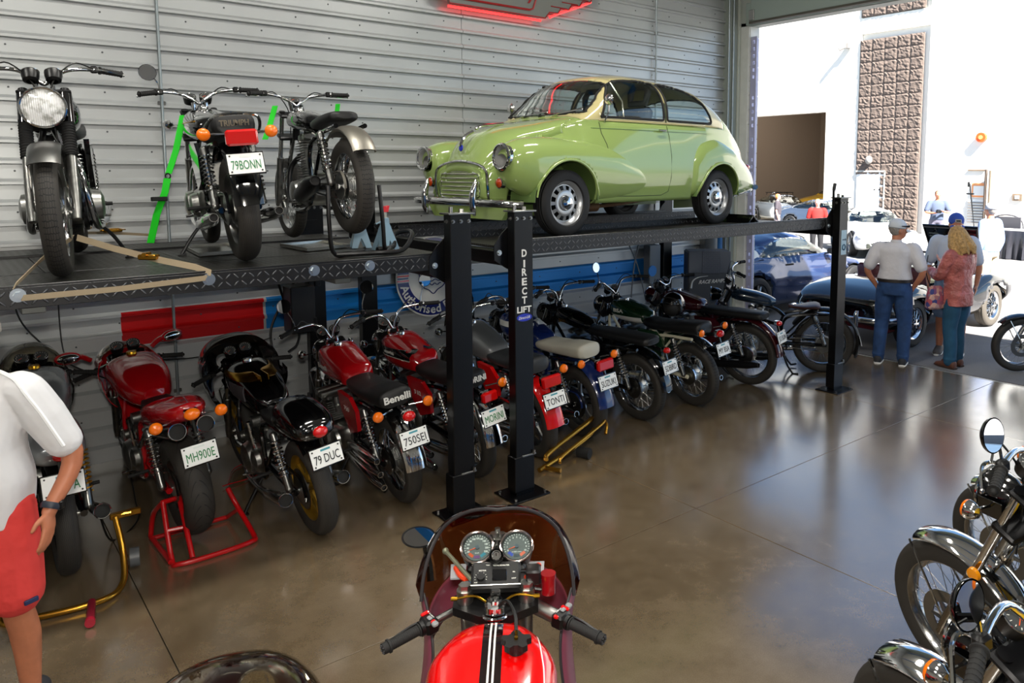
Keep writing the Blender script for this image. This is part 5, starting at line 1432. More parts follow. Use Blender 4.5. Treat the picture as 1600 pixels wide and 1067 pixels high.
    for s in (-.28, .2): g.tube([(.83, s, 1.06), (.76, s + .1, 1.09), (.69, s + .32, 1.13)], .005, 6); g.tube([(.775, s + .02, 1.08), (.72, s + .34, 1.115)], .006, 5)
    obj('wiper', g, CHROME, root)
    return root

def modern(label, loc, rz, paint, st, wins, wheels, glassm=GLASS, style='spoke5', name='sports_car', group=None, wr=.32, arch=.37, spoiler=False, lamps=None, grille=None, tyre=None, extra=None, rimm=None):
    """generic closed sports car from its shell stations"""
    root = thing(name, label, 'car', loc, rz, group)
    g, rings, nl = shell(st, 8, 14, .06)
    gl = []
    for kind, poly, lo, hi in wins:
        if kind == 'side':
            for s in (1, -1): gl.append(('side_window', cut(g, rpoly(poly, 3), 0, 2, lambda p, s=s: p[1] * s > .25, .03)))
        else: gl.append(('windscreen' if kind == 'front' else 'rear_window', cut(g, rpoly(poly, 3), 1, 2, lambda p: lo < p[0] < hi, .04)))
    for s in (1, -1):
        for x in wheels: cut(g, circ(x, wr, arch), 0, 2, lambda p: p[1] * s > .3 and p[2] < .85, .025)
    solid(obj('body_shell', g, paint, root, smooth=50))
    for n_, q in gl: 
        if q.f: solid(obj(n_, q, glassm, root, smooth=60), .003)
    yw = max(s[3] for s in st) - .11
    for s in (1, -1):
        for i, x in enumerate(sorted(wheels)):
            car_wheel(root, 'rear_wheel' if i == 0 else 'front_wheel', (x, s*yw, wr), wr, .22, s, style, rimm or STEEL, rr=.68)
            g = G(); g.arcsweep((x, 0, wr), arch, 0, 180, [(0, s*.4), (.006, s*.4), (.006, s*(yw + .04)), (0, s*(yw + .04))], 14); g.box((x, s*(yw - .2), wr + .1), (.6, .01, .5)); obj('inner_arch', g, DARKM, root)
    g = G(); g.box((0, 0, .25), (st[-1][0] - st[0][0] - .6, 1.2, .1), .02); obj('floor_pan', g, DARKM, root)
    seat_pair(root, -.25, .45, mat('dark_grey_seat'), True, .36)
    if lamps:
        for (x, y, z, r_) in lamps:
            for s in (1, -1):
                g = G(); ax = V((.8, 0, .6)) if x > 0 else V((-1, 0, 0)); g.lathe([(r_, -.02), (r_, .01), (r_*.7, .03), (0, .04)], o=(x, s*y, z), ax=ax, n=20); obj('headlamp' if x > 0 else 'tail_lamp', g, mat('lamp_glass', 'd8dcdc', .1, coat=1) if x > 0 else REDL, root, smooth=60)
    if spoiler:
        x, z = spoiler; g = G(); g.body([(-.62, z, x, .03, .03, .02, 2.5), (0, z + .03, x, .04, .02, .02, 2.5), (.62, z, x, .03, .03, .02, 2.5)], 12, 6)
        g.v = [(c, a, b) for a, b, c in g.v]; g.v = [(x_ + 0*y_, y_, z_) for x_, y_, z_ in g.v]
        for s in (-.5, .5): g.box((x + .02, s, z - .08), (.1, .03, .16), .008)
        obj('rear_spoiler', g, paint, root)
    if grille:
        g = G()
        for (x, y, z, a, b) in grille:
            for s in ((1, -1) if y else (1,)): g.box((x, s*y, z), (.03, a, b), .01)
        obj('air_intake', g, mat('grille_dark'), root)
    if extra: extra(root, rings)
    return root

minor((5.22, 5.93, 1.79), pi + radians(4))

# --- cars outside
P911 = [(-2.1, .5, .42, .6, .5, .55, .6, .66, 2.4), (-2.0, .7, .3, .78, .5, .72, .66, .74, 2.5), (-1.6, .74, .22, .86, .5, .76, .80, .90, 2.5), (-1.2, .76, .2, .86, .5, .74, .86, 1.06, 2.5), (-.8, .78, .2, .83, .5, .72, .88, 1.2, 2.6), (-.3, .78, .2, .81, .5, .71, .88, 1.29, 2.6), (.15, .78, .2, .81, .5, .70, .88, 1.26, 2.6), (.5, .78, .2, .81, .5, .70, .86, 1.05, 2.5), (.78, .78, .2, .82, .5, .70, .82, .88, 2.4), (1.2, .76, .2, .84, .5, .72, .74, .80, 2.3), (1.7, .7, .22, .80, .48, .66, .64, .70, 2.2), (2.0, .55, .26, .66, .44, .5, .52, .58, 2.2), (2.15, .4, .34, .48, .42, .36, .46, .5, 2.2)]
W911 = [('side', [(.62, .92), (.40, 1.08), (.1, 1.18), (-.4, 1.20), (-.85, 1.12), (-1.15, .96), (-.9, .92), (-.2, .92)], 0, 0), ('front', [(-.58, .94), (-.52, 1.14), (-.3, 1.2), (.3, 1.2), (.52, 1.14), (.58, .94), (0, .9)], .18, .8), ('rear', [(-.4, .98), (-.35, 1.12), (.35, 1.12), (.4, .98)], -1.5, -.75)]
SILV = mat('silver_car_paint', '7a828a', .2, .5, coat=1); WHC = mat('white_car_paint', 'e4e4e2', .15, coat=1); YEL = mat('yellow_car_paint', 'c89a00', .2, coat=1); GREYC = mat('blue_grey_car_paint', '525e70', .2, .5, coat=1); DKC = mat('dark_blue_car_paint', '22304a', .2, coat=1)
def rack(root, rings):
    g = G()
    for x in (-.1, -.6): g.tube([(x, -.55, 1.26), (x, -.5, 1.36), (x, .5, 1.36), (x, .55, 1.26)], .015, 6)
    for y in (-.5, -.25, 0, .25, .5): g.tube([(.0, y, 1.36), (-.75, y, 1.36)], .012, 5)
    obj('roof_rack', g, DARKM, root)
modern('silver sports coupe with a roof rack just inside the far garage', (30.0, 21.0, .0), radians(-115), SILV, P911, W911, (-1.15, 1.15), style='fuchs', lamps=[(1.98, .58, .62, .1)], glassm=GLASS, extra=rack)
modern('bright yellow sports coupe inside the far garage behind the silver ones', (35.2, 21.5, .28), radians(160), YEL, P911, W911, (-1.15, 1.15), spoiler=(-1.9, .95))
g = G(); g.box((35.2, 21.5, .15), (5.2, 2.4, .24), .02); tag(obj('display_platform', g, DARKM), 'low dark platform under the yellow coupe in the far garage', 'platform')
modern('blue-grey sports car parked half in the garage opening, right of the silver coupe', (26.2, 16.3, .0), radians(-95), GREYC, P911, W911, (-1.15, 1.15), spoiler=(-1.9, .9))
modern('dark blue car deepest inside the far garage', (36.5, 17.6, .0), radians(170), DKC, P911, W911, (-1.15, 1.15))
modern('white sports coupe with black front intakes parked facing the shop door', (20.9, 11.6, .0), radians(-138), WHC, P911, W911, (-1.15, 1.2), style='spoke7', lamps=[(1.85, .66, .66, .13)], grille=[(2.12, .38, .36, .4, .13), (2.19, 0, .30, .5, .08)], spoiler=(-1.95, .98), wr=.33)
# purple-blue coupe
PURP = mat('slate_blue_car_paint', '2c3c62', .16, .5, coat=1)
PZ = [(-2.05, .5, .42, .62, .55, .6, .75, .80, 2.5), (-1.95, .7, .28, .84, .55, .72, .82, .92, 2.5), (-1.5, .78, .2, .93, .55, .78, .88, 1.02, 2.5), (-1.0, .8, .18, .92, .55, .78, .92, 1.17, 2.5), (-.5, .8, .18, .88, .52, .76, .93, 1.30, 2.6), (-.05, .8, .18, .88, .5, .75, .92, 1.34, 2.6), (.3, .8, .18, .88, .5, .75, .90, 1.26, 2.6), (.65, .8, .18, .88, .5, .76, .88, 1.06, 2.5), (.95, .8, .18, .90, .5, .78, .84, .92, 2.4), (1.5, .78, .18, .92, .5, .78, .76, .82, 2.3), (1.95, .7, .2, .82, .46, .66, .62, .68, 2.2), (2.2, .5, .25, .6, .42, .45, .5, .54, 2.2)]
def coupe_x(root, rings):
    g = G()
    for s in (1, -1): 
        p = surf_line(rings, [(-1.22, 1.0)], s, .004)[0]; g.lathe([(0, .012), (.10, .010), (.105, 0)], o=p, ax=(0, s, .35), n=28)
    obj('number_roundel', g, WHT, root)
    g = G()
    for s in (1, -1): p = surf_line(rings, [(.62, .93)], s, .0)[0]; g.tube([p, p + V((0, s*.1, .02))], .015, 6); g.body([(p.x - .06, p.y + s*.17, p.z + .06, .09, .05, .05, 2.5), (p.x + .06, p.y + s*.16, p.z + .05, .07, .04, .04, 2.5)], 12, 3)
    obj('door_mirror', g, BLKS, root)
    g = G()
    for s in (1, -1): 
        g.tube(surf_line(rings, [(.62, .86), (.62, .6), (.55, .3), (-.5, .28), (-.62, .5), (-.58, .86)], s, .001), .004, 4)
        g.box(surf_line(rings, [(-.42, .82)], s, .008)[0], (.2, .012, .03), .004)
    obj('door_shut_line', g, DARKM, root)
modern('slate-blue two-door coupe with white roundel behind the lift, outside the doorway', (11.2, 8.15, .0), radians(-3), PURP, PZ, [('side', [(.68, .955), (.42, 1.10), (.1, 1.22), (-.35, 1.235), (-.75, 1.15), (-1.05, 1.02), (-1.1, .97), (-.3, .955)], 0, 0), ('front', [(-.62, .96), (-.55, 1.16), (-.35, 1.24), (.35, 1.24), (.55, 1.16), (.62, .96), (0, .93)], .3, 1.0), ('rear', [(-.5, 1.0), (-.45, 1.14), (.45, 1.14), (.5, 1.0)], -1.7, -.7)], (-1.32, 1.33), style='spoke5', lamps=[(-2.0, .62, .78, .08)], wr=.34, arch=.38, extra=coupe_x)

# --- black open roadster
def roadster(loc, rz):
    K_ = mat('black_car_paint', '07080a', .08, coat=1)
    root = thing('roadster', 'black open vintage roadster with wire wheels and raised bonnet outside the doorway', 'car', loc, rz)
    st = [(-1.95, .35, .42, .45, .5, .42, .56, .60, 2.2), (-1.86, .56, .34, .66, .5, .60, .64, .70, 2.3), (-1.6, .62, .28, .74, .48, .66, .72, .82, 2.3), (-1.2, .66, .25, .76, .46, .68, .76, .88, 2.3), (-.8, .66, .24, .74, .45, .67, .74, .87, 2.3), (-.55, .66, .24, .74, .45, .67, .72, .82, 2.4), (.35, .66, .24, .74, .45, .66, .74, .84, 2.4), (.6, .66, .24, .74, .45, .64, .74, .86, 2.3), (1.2, .64, .25, .76, .46, .62, .70, .82, 2.2), (1.6, .58, .28, .72, .46, .56, .62, .74, 2.2), (1.85, .45, .32, .6, .44, .45, .54, .62, 2.2), (1.98, .3, .38, .4, .44, .3, .48, .52, 2.2)]
    g, rings, nl = shell(st, 8, 14, .05)
    cut(g, rpoly([(.38, -.52), (.40, 0), (.38, .52), (-.2, .55), (-.55, .5), (-.6, 0), (-.55, -.5), (-.2, -.55)], 3), 0, 1, lambda p: p[2] > .70, .03)
    cut(g, [(.72, -.42), (1.55, -.34), (1.55, .34), (.72, .42)], 0, 1, lambda p: p[2] > .6, .03)
    for s in (1, -1):
        for x in (-1.14, 1.15): cut(g, circ(x, .32, .36), 0, 2, lambda p: p[1] * s > .3 and p[2] < .8, .02)
    solid(obj('body_shell', g, K_, root, smooth=55))
    for s in (1, -1):
        g = G(); g.body([(-1.72, s*.60, .52, .10, .12, .1, 2.2), (-1.6, s*.62, .52, .14, .22, .16, 2.3), (-1.14, s*.64, .52, .155, .29, .18, 2.3), (-.75, s*.63, .52, .14, .22, .16, 2.3), (-.5, s*.6, .5, .1, .1, .1, 2.2)], 24, 6, False); cut(g, circ(-1.14, .32, .36), 0, 2, lambda p: True, .02); solid(obj('rear_wing', g, K_, root, smooth=60))
        g = G(); g.body([(1.85, s*.57, .52, .08, .1, .1, 2.2), (1.7, s*.60, .52, .14, .2, .14, 2.3), (1.15, s*.63, .52, .155, .28, .18, 2.3), (.7, s*.63, .52, .14, .2, .16, 2.3), (.3, s*.61, .5, .1, .08, .1, 2.2)], 24, 6, False); cut(g, circ(1.15, .32, .36), 0, 2, lambda p: True, .02); solid(obj('front_wing', g, K_, root, smooth=60))
        for x in (-1.14, 1.15):
            car_wheel(root, 'rear_wheel' if x < 0 else 'front_wheel', (x, s*.64, .32), .32, .16, s, 'wire', CHROME, rr=.66, tm=mat('tan_grey_tyre', '4a453e', .7) if x > 0 else None)
            g = G(); g.box((x, s*.45, .42), (.62, .01, .5)); obj('inner_arch', g, DARKM, root)
        g = G(); g.lathe([(.035, -.03), (.035, .01), (.02, .03), (0, .035)], o=(-1.84, s*.52, .56), ax=(-1, 0, 0), n=16); obj('tail_lamp', g, REDL, root)
    g = G(); P_ = spline([(-1.75, -.78, .44), (-1.98, -.62, .44), (-2.06, 0, .44), (-1.98, .62, .44), (-1.75, .78, .44)], 6); g.tube(P_, .038, 10)
    rb = obj('rear_bumper', g, CHROME, root)
    for s in (1, -1):
        g = G(); g.body([(.34, -2.07, s*.42, .02, .02, .02, 2), (.38, -2.08, s*.42, .035, .03, .03, 2.2), (.5, -2.08, s*.42, .035, .03, .03, 2.2), (.56, -2.06, s*.42, .02, .02, .02, 2)], 14, 4, True, 'z'); obj('overrider', g, CHROME, rb)
    g = G(); g.box((0, 0, .26), (3.2, 1.2, .05), .01); g.box((-.1, 0, .34), (1.0, 1.1, .04)); obj('floor_pan', g, mat('red_carpet', '5a1420', .9), root)
    seat_pair(root, -.42, .42, mat('dark_red_seat', '4a0e18', .5), False)
    g = G(); g.tube(spline([(.46, -.56, .84), (.40, -.56, 1.02), (.36, -.48, 1.12), (.36, .48, 1.12), (.40, .56, 1.02), (.46, .56, .84)], 5), .014, 8); ws = obj('windscreen_frame', g, BLKS, root)
    g = G(); g.prism([(-.54, 0), (.54, 0), (.52, .2), (.46, .27), (-.46, .27), (-.52, .2)], (.43, 0, .85), (0, 1, 0), (-.3, 0, 1), .004); obj('windscreen', g, GLASS, ws)
    g = G(); c = V((.2, -.3, .78)); g.torus(c, .2, .012, (-.9, 0, .4), 24, 6); g.cyl(c, c + V((.2, 0, -.08)), .015, n=8); obj('steering_wheel', g, BLKS, root)
    for s in (1, -1):
        g = G(); g.cyl((.42, s*.60, .84), (.42, s*.66, .96), .008, n=6); g.lathe([(0, .02), (.05, .015), (.06, 0), (.06, -.01), (0, -.012)], o=(.42, s*.66, 1.0), ax=(1, 0, 0), n=20); obj('door_mirror', g, BLKS, root)
    # raised bonnet with louvres, engine below
    hx = 1.50; d = V((-.45, 0, .95)).normalized()
    g = G(); n_ = V((.95, 0, .45)); g.prism([(-.36, 0), (.36, 0), (.44, .86), (-.44, .86)], (hx, 0, .72), (0, 1, 0), d, .02); bo = obj('bonnet', g, K_, root)
    g = G()
    for s in (-1, 1):
        for k in range(12):
            c = V((hx, s*.27, .72)) + d * (.14 + .052*k) - n_.normalized() * .016; g.box(c, (.012, .16, .014), .002)
    obj('bonnet_louvre', g, K_, bo)
    g = G(); g.tube([V((hx, y, .72)) + d*t - n_.normalized()*.02 for y, t in ((-.34, .02), (-.42, .82), (.42, .82), (.34, .02))], .014, 6, closed=True); g.tube([V((hx, 0, .72)) + d*.05 - n_.normalized()*.02, V((hx, 0, .72)) + d*.8 - n_.normalized()*.02], .012, 6); obj('bonnet_brace', g, DARKM, bo)
    g = G(); g.box((1.12, 0, .52), (.6, .3, .3), .03); g.box((1.12, 0, .70), (.5, .16, .1), .03)
    en = obj('engine', g, mat('engine_green_grey', '5a5e50', .5, .3), root)
    for k in range(2):
        g = G(); g.cyl((.98 + .28*k, .15, .66), (.98 + .28*k, .28, .66), .05, n=16); obj('carburettor', g, ALU, en)
    g = G(); g.tube([(1.0, .48, .70), (.6, .60, 1.15)], .006, 5); obj('bonnet_stay', g, STEEL, root)
    return root
roadster((11.1, 5.50, .0), radians(-2))
# ================================================================= people
def fuse(name, g, m, parent, vox=.01, it=5, label=None, fac=.5):
    me = bpy.data.meshes.new('tmp'); me.from_pydata(g.v, [], g.f); bm = bmesh.new(); bm.from_mesh(me); bmesh.ops.recalc_face_normals(bm, faces=bm.faces); bm.to_mesh(me); bm.free()
    o = bpy.data.objects.new('tmp', me); COL.objects.link(o)
    r = o.modifiers.new('r', 'REMESH'); r.mode = 'VOXEL'; r.voxel_size = vox
    s = o.modifiers.new('s', 'SMOOTH'); s.factor = fac; s.iterations = it
    dg = bpy.context.evaluated_depsgraph_get(); nm = bpy.data.meshes.new_from_object(o.evaluated_get(dg))
    bpy.data.objects.remove(o); nm.name = name; nm.materials.clear(); nm.materials.append(m); nm.polygons.foreach_set('use_smooth', [True] * len(nm.polygons))
    return obj(name, nm, m, parent, label=label)
def hand(g, w, d, n, side, s=1.0, spread=.16, curl=.5):
    """w wrist, d direction of fingers, n palm normal, thumb on the d x n * side side"""
    d = V(d).normalized(); n = V(n); n = (n - d * n.dot(d)).normalized(); t = d.cross(n) * side; w = V(w)
    R = Matrix((t, d, n)).transposed()
    g.sph(w + d * .045*s, (.042*s, .052*s, .017*s), 14, 10, R); g.sph(w + d * .015*s, (.03*s, .03*s, .02*s), 12, 8, R)
    for k, (off, L_) in enumerate(((.028, .075), (.010, .085), (-.010, .078), (-.027, .06))):
        a = w + d * .082*s + t * off*s; dd = (d + t * off * 8 * spread).normalized(); c = curl * (.8 + .15*k)
        p1 = a + dd * L_*.42*s + n * c*.012*s; p2 = p1 + (dd + n * c*.8).normalized() * L_*.32*s; p3 = p2 + (dd + n * c*1.5).normalized() * L_*.26*s
        g.tube([a - dd*.02*s, a, p1, p2, p3], [.010*s, .0098*s, .009*s, .0085*s, .0075*s], 8); g.sph(p3, .0077*s, 8, 6)
    a = w + d * .02*s + t * .03*s; b = a + (t * .8 + d * .7 + n * .3).normalized() * .04*s; c = b + (t * .35 + d + n * .3).normalized() * .032*s
    g.tube([a - t*.015*s, a, b, c], [.015*s, .0135*s, .0115*s, .009*s], 8); g.sph(c, .0092*s, 8, 6)
def limb(g, pts, rs, n=14):
    P_ = spline(pts, 5); m = len(pts) - 1; rr = []
    for i in range(len(P_)):
        t = i / (len(P_) - 1) * m; k = min(int(t), m - 1); rr.append(rs[k] + (rs[k+1] - rs[k]) * (t - k))
    g.tube(P_, rr, n); g.sph(P_[0], rr[0], 12, 8); g.sph(P_[-1], rr[-1], 12, 8)
def person(label, loc, rz, ht=1.76, skin=None, shirt=None, pants=None, shoe=None, hair=None, hairlen='short', arms=None, legs=None, head=(0, 0), fat=1.0, sleeve='short', shorts=False, hat=None, vox=.012, female=False, tilt=0, detail=False, shirtlen=.0, collar=False, belt=None):
    k = ht / 1.76; root = thing('person', label, 'person', loc, rz); root.scale = (k, k, k)
    if tilt: root.rotation_euler = (0, radians(tilt), rz)
    sk = skin or mat('skin_tanned', 'b8785a', .5, nz=20, var=.08, coat=.1)
    sw = .165 if female else .19; f = fat
    legs = legs or {1: [(0, .10, .90), (.01, .115, .50), (-.03, .12, .09)], -1: [(0, -.10, .90), (.01, -.115, .50), (-.03, -.12, .09)]}
    arms = arms or {1: [(0, sw + .01, 1.42), (-.02, sw + .09, 1.14), (.04, sw + .08, .90)], -1: [(0, -sw - .01, 1.42), (-.02, -sw - .09, 1.14), (.04, -sw - .08, .90)]}
    # ---- body: one fused surface
    g = G()
    def torso(e=0.0, z0=.86, z1=1.5):
        S = [(.86, 0, 0, .105*f, .155, .155, 2.4), (.95, 0, 0, .115*f, .165, .165, 2.4), (1.05, .01, 0, .12*f, .15*f, .15*f, 2.3), (1.18, .015, 0, .12*f, .155, .155, 2.3), (1.30, .0, 0, .118, .17, .17, 2.3), (1.40, -.01, 0, .105, sw*.93, sw*.93, 2.3), (1.455, -.01, 0, .08, sw*.66, sw*.66, 2.2), (1.49, -.005, 0, .06, .08, .08, 2)]
        g2 = G(); S2 = [(z, a, b, c + e, u + e, v + e, p) for z, a, b, c, u, v, p in S if z0 <= z <= z1]; g2.body(S2, 28, 4, True, 'z'); return g2
    t = torso(0); g.add(t.v, t.f)
    limb(g, [(-.005, 0, 1.43), (.0, 0, 1.50), (.015, 0, 1.57)], [.065, .058, .056])
    hy, hp = radians(head[0]), radians(head[1]); HR = Matrix.Rotation(hy, 3, 'Z') @ Matrix.Rotation(hp, 3, 'Y'); nc = V((.005, 0, 1.53))
    def hp_(p): return nc + HR @ (V(p))
    R = HR
    g.sph(hp_((.015, 0, .125)), (.095, .074, .108), 20, 14, R); g.sph(hp_((.035, 0, .065)), (.068, .056, .065), 16, 10, R); g.sph(hp_((.06, 0, .035)), (.035, .03, .025), 12, 8, R)
    g.tube([hp_((.105, 0, .135)), hp_((.128, 0, .095)), hp_((.10, 0, .08))], [.009, .015, .010], 8); g.sph(hp_((.098, 0, .055)), (.012, .026, .012), 10, 6, R); g.sph(hp_((.09, 0, .145)), (.02, .05, .012), 12, 6, R)
    for s in (1, -1): g.sph(hp_((.0, s*.078, .105)), (.02, .009, .032), 10, 8, R)
    for s in (1, -1):
        a = arms[s]; limb(g, a[:3], [.055*f**.5, .043, .028]); wv = V(a[2]); d = V(a[3]) if len(a) > 3 else (wv - V(a[1])).normalized(); n = V(a[4]) if len(a) > 4 else V((0, -s, 0))
        hand(g, wv, d, n, (1 if (n.cross(d)).dot(V((1, 0, 0))) < 0 else -1) if len(a) < 6 else a[5], 1.0, *( (.2, .45) if detail else (.12, .6)))
        l = legs[s]; limb(g, [l[0], ((V(l[0]) + V(l[1])) / 2), l[1], (V(l[1]) * .6 + V(l[2]) * .4) + V((-.02, 0, 0)), l[2]], [.092, .082, .058, .058, .038])
        g.tube([V(l[2]) + V((0, 0, -.02)), V(l[2]) + V((.06, 0, -.055)), V(l[2]) + V((.14, 0, -.065))], [.038, .034, .026], 10)
    fuse('body', g, sk, root, vox, 4)
    # eyes and brows
    for s in (1, -1):
        g = G(); g.sph(hp_((.098, s*.033, .125)), .011, 8, 6, R); obj('eye', g, WHT, root); g = G(); g.sph(hp_((.106, s*.033, .125)), .005, 6, 5); obj('iris', g, DARKM, root)
    # ---- trousers
    pm = pants or mat('blue_jeans', '24426e', .8, nz=14, var=.25); g = G()
    t = torso(.012, .86, 1.06); g.add(t.v, t.f)
    for s in (1, -1):
        l = [V(p) for p in legs[s]]
        if shorts:
            e = l[0].lerp(l[1], .86); limb(g, [l[0] + V((0, 0, .02)), l[0].lerp(l[1], .5), e], [.105, .112, .108]); 
        else:
            fl = .075 if female else .07
            limb(g, [l[0] + V((0, 0, .02)), l[0].lerp(l[1], .5), l[1], l[1].lerp(l[2], .5) + V((-.012, 0, 0)), l[2] + V((0, 0, .0))], [.108, .104, .084, .078, fl])
            if detail or True: g.torus(l[2] + V((0, 0, .03)), fl*.95, .012, (0, 0, 1), 16, 6)
    fuse('trousers' if not shorts else 'shorts', g, pm, root, vox, 3)
    if belt:
        g = G(); pr = torso(.022, .95, 1.06); 
        g.body([(1.02, .006, 0, .118*f + .018, .155*max(1, f*.97) + .018, .155*max(1, f*.97) + .018, 2.35), (1.055, .010, 0, .12*f + .018, .15*f + .018, .15*f + .018, 2.3)], 32, 2, True, 'z'); obj('belt', g, belt, root)
    # ---- shirt
    sm = shirt or WHT; g = G(); z0 = .94 if shirtlen >= 0 else 1.05
    t = torso(.022, .86 if shirtlen > .05 else (.95 if not belt else 1.05), 1.46); g.add(t.v, t.f)
    if shirtlen > .08: g.body([(.86 - shirtlen*.6, 0, 0, .15*f, .185, .185, 2.4), (.95, 0, 0, .15*f, .19, .19, 2.4)], 24, 3, True, 'z')
    g.sph((-.005, 0, 1.462), (.088, .135, .045), 16, 8)
    for s in (1, -1):
        a = [V(p) for p in arms[s][:3]]; sh = V((-.005, s*(sw - .035), 1.425))
        if sleeve == 'short':
            e = a[0].lerp(a[1], .80); limb(g, [sh, a[0] + V((0, 0, -.005)), a[0].lerp(a[1], .4), e], [.07, .080, .080*f**.3, .074])
        else: limb(g, [sh, a[0] + V((0, 0, -.005)), a[1], a[1].lerp(a[2], .75)], [.07, .082, .07, .055])
    shm = fuse('shirt', g, sm, root, vox * .9, 3)
    if collar:
        g = G(); g.lathe([(.066, .0), (.072, .012), (.064, .045), (.058, .046), (.06, .0)], o=(-.0, 0, 1.475), ax=(.12, 0, 1), n=24); obj('collar', g, sm, shm, smooth=60)
    # ---- shoes
    for s in (1, -1):
        l = V(legs[s][2]); g = G(); b = l + V((0, 0, -.09))
        g.body([(b.x - .085, b.y, b.z + .045, .03, .035, .035, 2.4), (b.x - .06, b.y, b.z + .05, .045, .055, .045, 2.5), (b.x + .02, b.y, b.z + .045, .048, .06, .042, 2.5), (b.x + .12, b.y, b.z + .035, .052, .035, .032, 2.5), (b.x + .18, b.y, b.z + .03, .045, .025, .028, 2.3), (b.x + .205, b.y, b.z + .028, .02, .012, .02, 2)], 18, 4)
        so = obj('shoe', g, shoe or DARKM, root, smooth=60)
        g = G(); g.body([(b.x - .092, b.y, b.z + .012, .035, .012, .012, 3), (b.x - .03, b.y, b.z + .012, .046, .013, .012, 3), (b.x + .12, b.y, b.z + .012, .056, .012, .012, 3), (b.x + .215, b.y, b.z + .014, .025, .010, .012, 3)], 16, 4); obj('shoe_sole', g, WHT if shoe is not None and not female else mat('sole_brown', '3a2418', .6), so)
    # ---- hair / hats
    hm = hair or mat('grey_hair', '8c8680', .8, nz=60, var=.3)
    g = G(); rr = random.Random(len(label))
    if hairlen == 'short':
        g.sph(hp_((-.012, 0, .135)), (.098, .082, .105), 18, 12, R)
        for i in range(40):
            a = rr.uniform(0, 2*pi); b = rr.uniform(-.2, 1.3); p = (-.02 + .09*cos(a)*cos(b), .078*sin(a)*cos(b), .14 + .1*sin(b))
            if p[0] > .05 and p[2] < .19: continue
            g.sph(hp_(p), .013, 6, 4)
        fuse('hair', join(g), hm, root, vox, 1)
    elif hairlen == 'long':
        g.sph(hp_((-.015, 0, .14)), (.108, .095, .112), 18, 12, R)
        for i in range(46):
            a = radians(70 + 220 * i / 45); c_, s_ = cos(a), sin(a); w_ = rr.uniform(.9, 1.15); ln = rr.uniform(.8, 1.15)
            g.tube([hp_((.03*c_ , .03*s_, .235)), hp_((.0 + .10*c_, .09*s_, .15)), hp_((.01 + .135*c_*w_, .13*s_*w_, .02)), hp_((.0 + .15*c_*w_, .14*s_*w_, -.06*ln)), hp_((.0 + .125*c_*w_, .12*s_*w_, -.14*ln))], [.02, .024, .024, .018, .006], 6)
        fuse('hair', g, hm, root, .007, 1, fac=.3)
    if hat:
        hatm, peak, logo = hat; g = G()
        g.sph(hp_((-.01, 0, .155)), (.108, .090, .095), 22, 14, R); g.v = [p for p in g.v]
        cutz = G(); keep = []
        inv = R.transposed()
        for fc in g.f:
            c = sum((V(g.v[i]) for i in fc), V()) / len(fc); l = inv @ (c - nc)
            if l.z > .125: keep.append(fc)
        g.f = keep; ho = obj('cap', g, hatm, root, smooth=70); solid(ho, .004)
        if peak:
            g = G(); rows = []
            for i in range(7):
                t_ = i / 6; rows.append([hp_((.085 + .085*t_*cos(radians(u*70)) - .012*(1 - cos(radians(u*70)))*6*.3, .085*sin(radians(u*78)) * (1 - .12*t_), .135 - .02*t_ - .022*u*u)) for u in [-1 + j/5 for j in range(11)]])
            g.loft(rows, False, False); solid(obj('cap_peak', g, hatm, ho, smooth=70), .004)
        if logo:
            g = G(); g.box(hp_((.098, 0, .19)), (.01, .07, .04), .004, R @ Matrix.Rotation(radians(-25), 3, 'Y')); lo = obj('cap_patch', g, mat('patch_grey', 'a8a29a', .6), ho)
            g = G(); g.box(hp_((.104, 0, .192)), (.008, .05, .016), .002, R @ Matrix.Rotation(radians(-25), 3, 'Y')); obj('patch_print', g, DARKM, lo)
        if logo is False:
            g = G(); 
            for s in (1, -1): g.tube([hp_((.115, s*.02, .165)), hp_((.10, s*.075, .17)), hp_((.0, s*.097, .165))], [.012, .012, .004], 6)
            obj('sunglasses', g, BLKS, ho)
    return root, hp_, R
WSH = mat('white_polo_cloth', 'cfcdd2', .85, nz=5, var=.05, bump=(7, .5, .03)); JEAN = mat('blue_jeans', '24426e', .85, nz=10, var=.25, bump=(9, .6, .03))
SKT = mat('skin_tanned', 'b8785a', .5, nz=20, var=.08)
r0 = person('man in white cap, white polo shirt and blue jeans, hands in pockets, back turned', (8.90, 4.60, -.01), radians(22), 1.77, SKT, WSH, JEAN, mat('charcoal_shoe', '26272b', .7), head=(-62, 6), fat=1.22, hat=(mat('pale_cap_cloth', 'ccd2da', .8), True, False), collar=True, belt=mat('dark_leather_belt', '1c1410', .5), vox=.011,
    arms={1: [(-.01, .20, 1.42), (-.05, .31, 1.16), (.03, .215, .96), (.25, -.3, -.9), (0, -1, 0)], -1: [(-.01, -.20, 1.42), (-.05, -.31, 1.16), (.03, -.215, .96), (.25, .3, -.9), (0, 1, 0)]},
    legs={1: [(0, .10, .90), (.02, .13, .50), (-.02, .15, .09)], -1: [(0, -.10, .90), (.02, -.13, .50), (-.03, -.13, .09)]})[0]
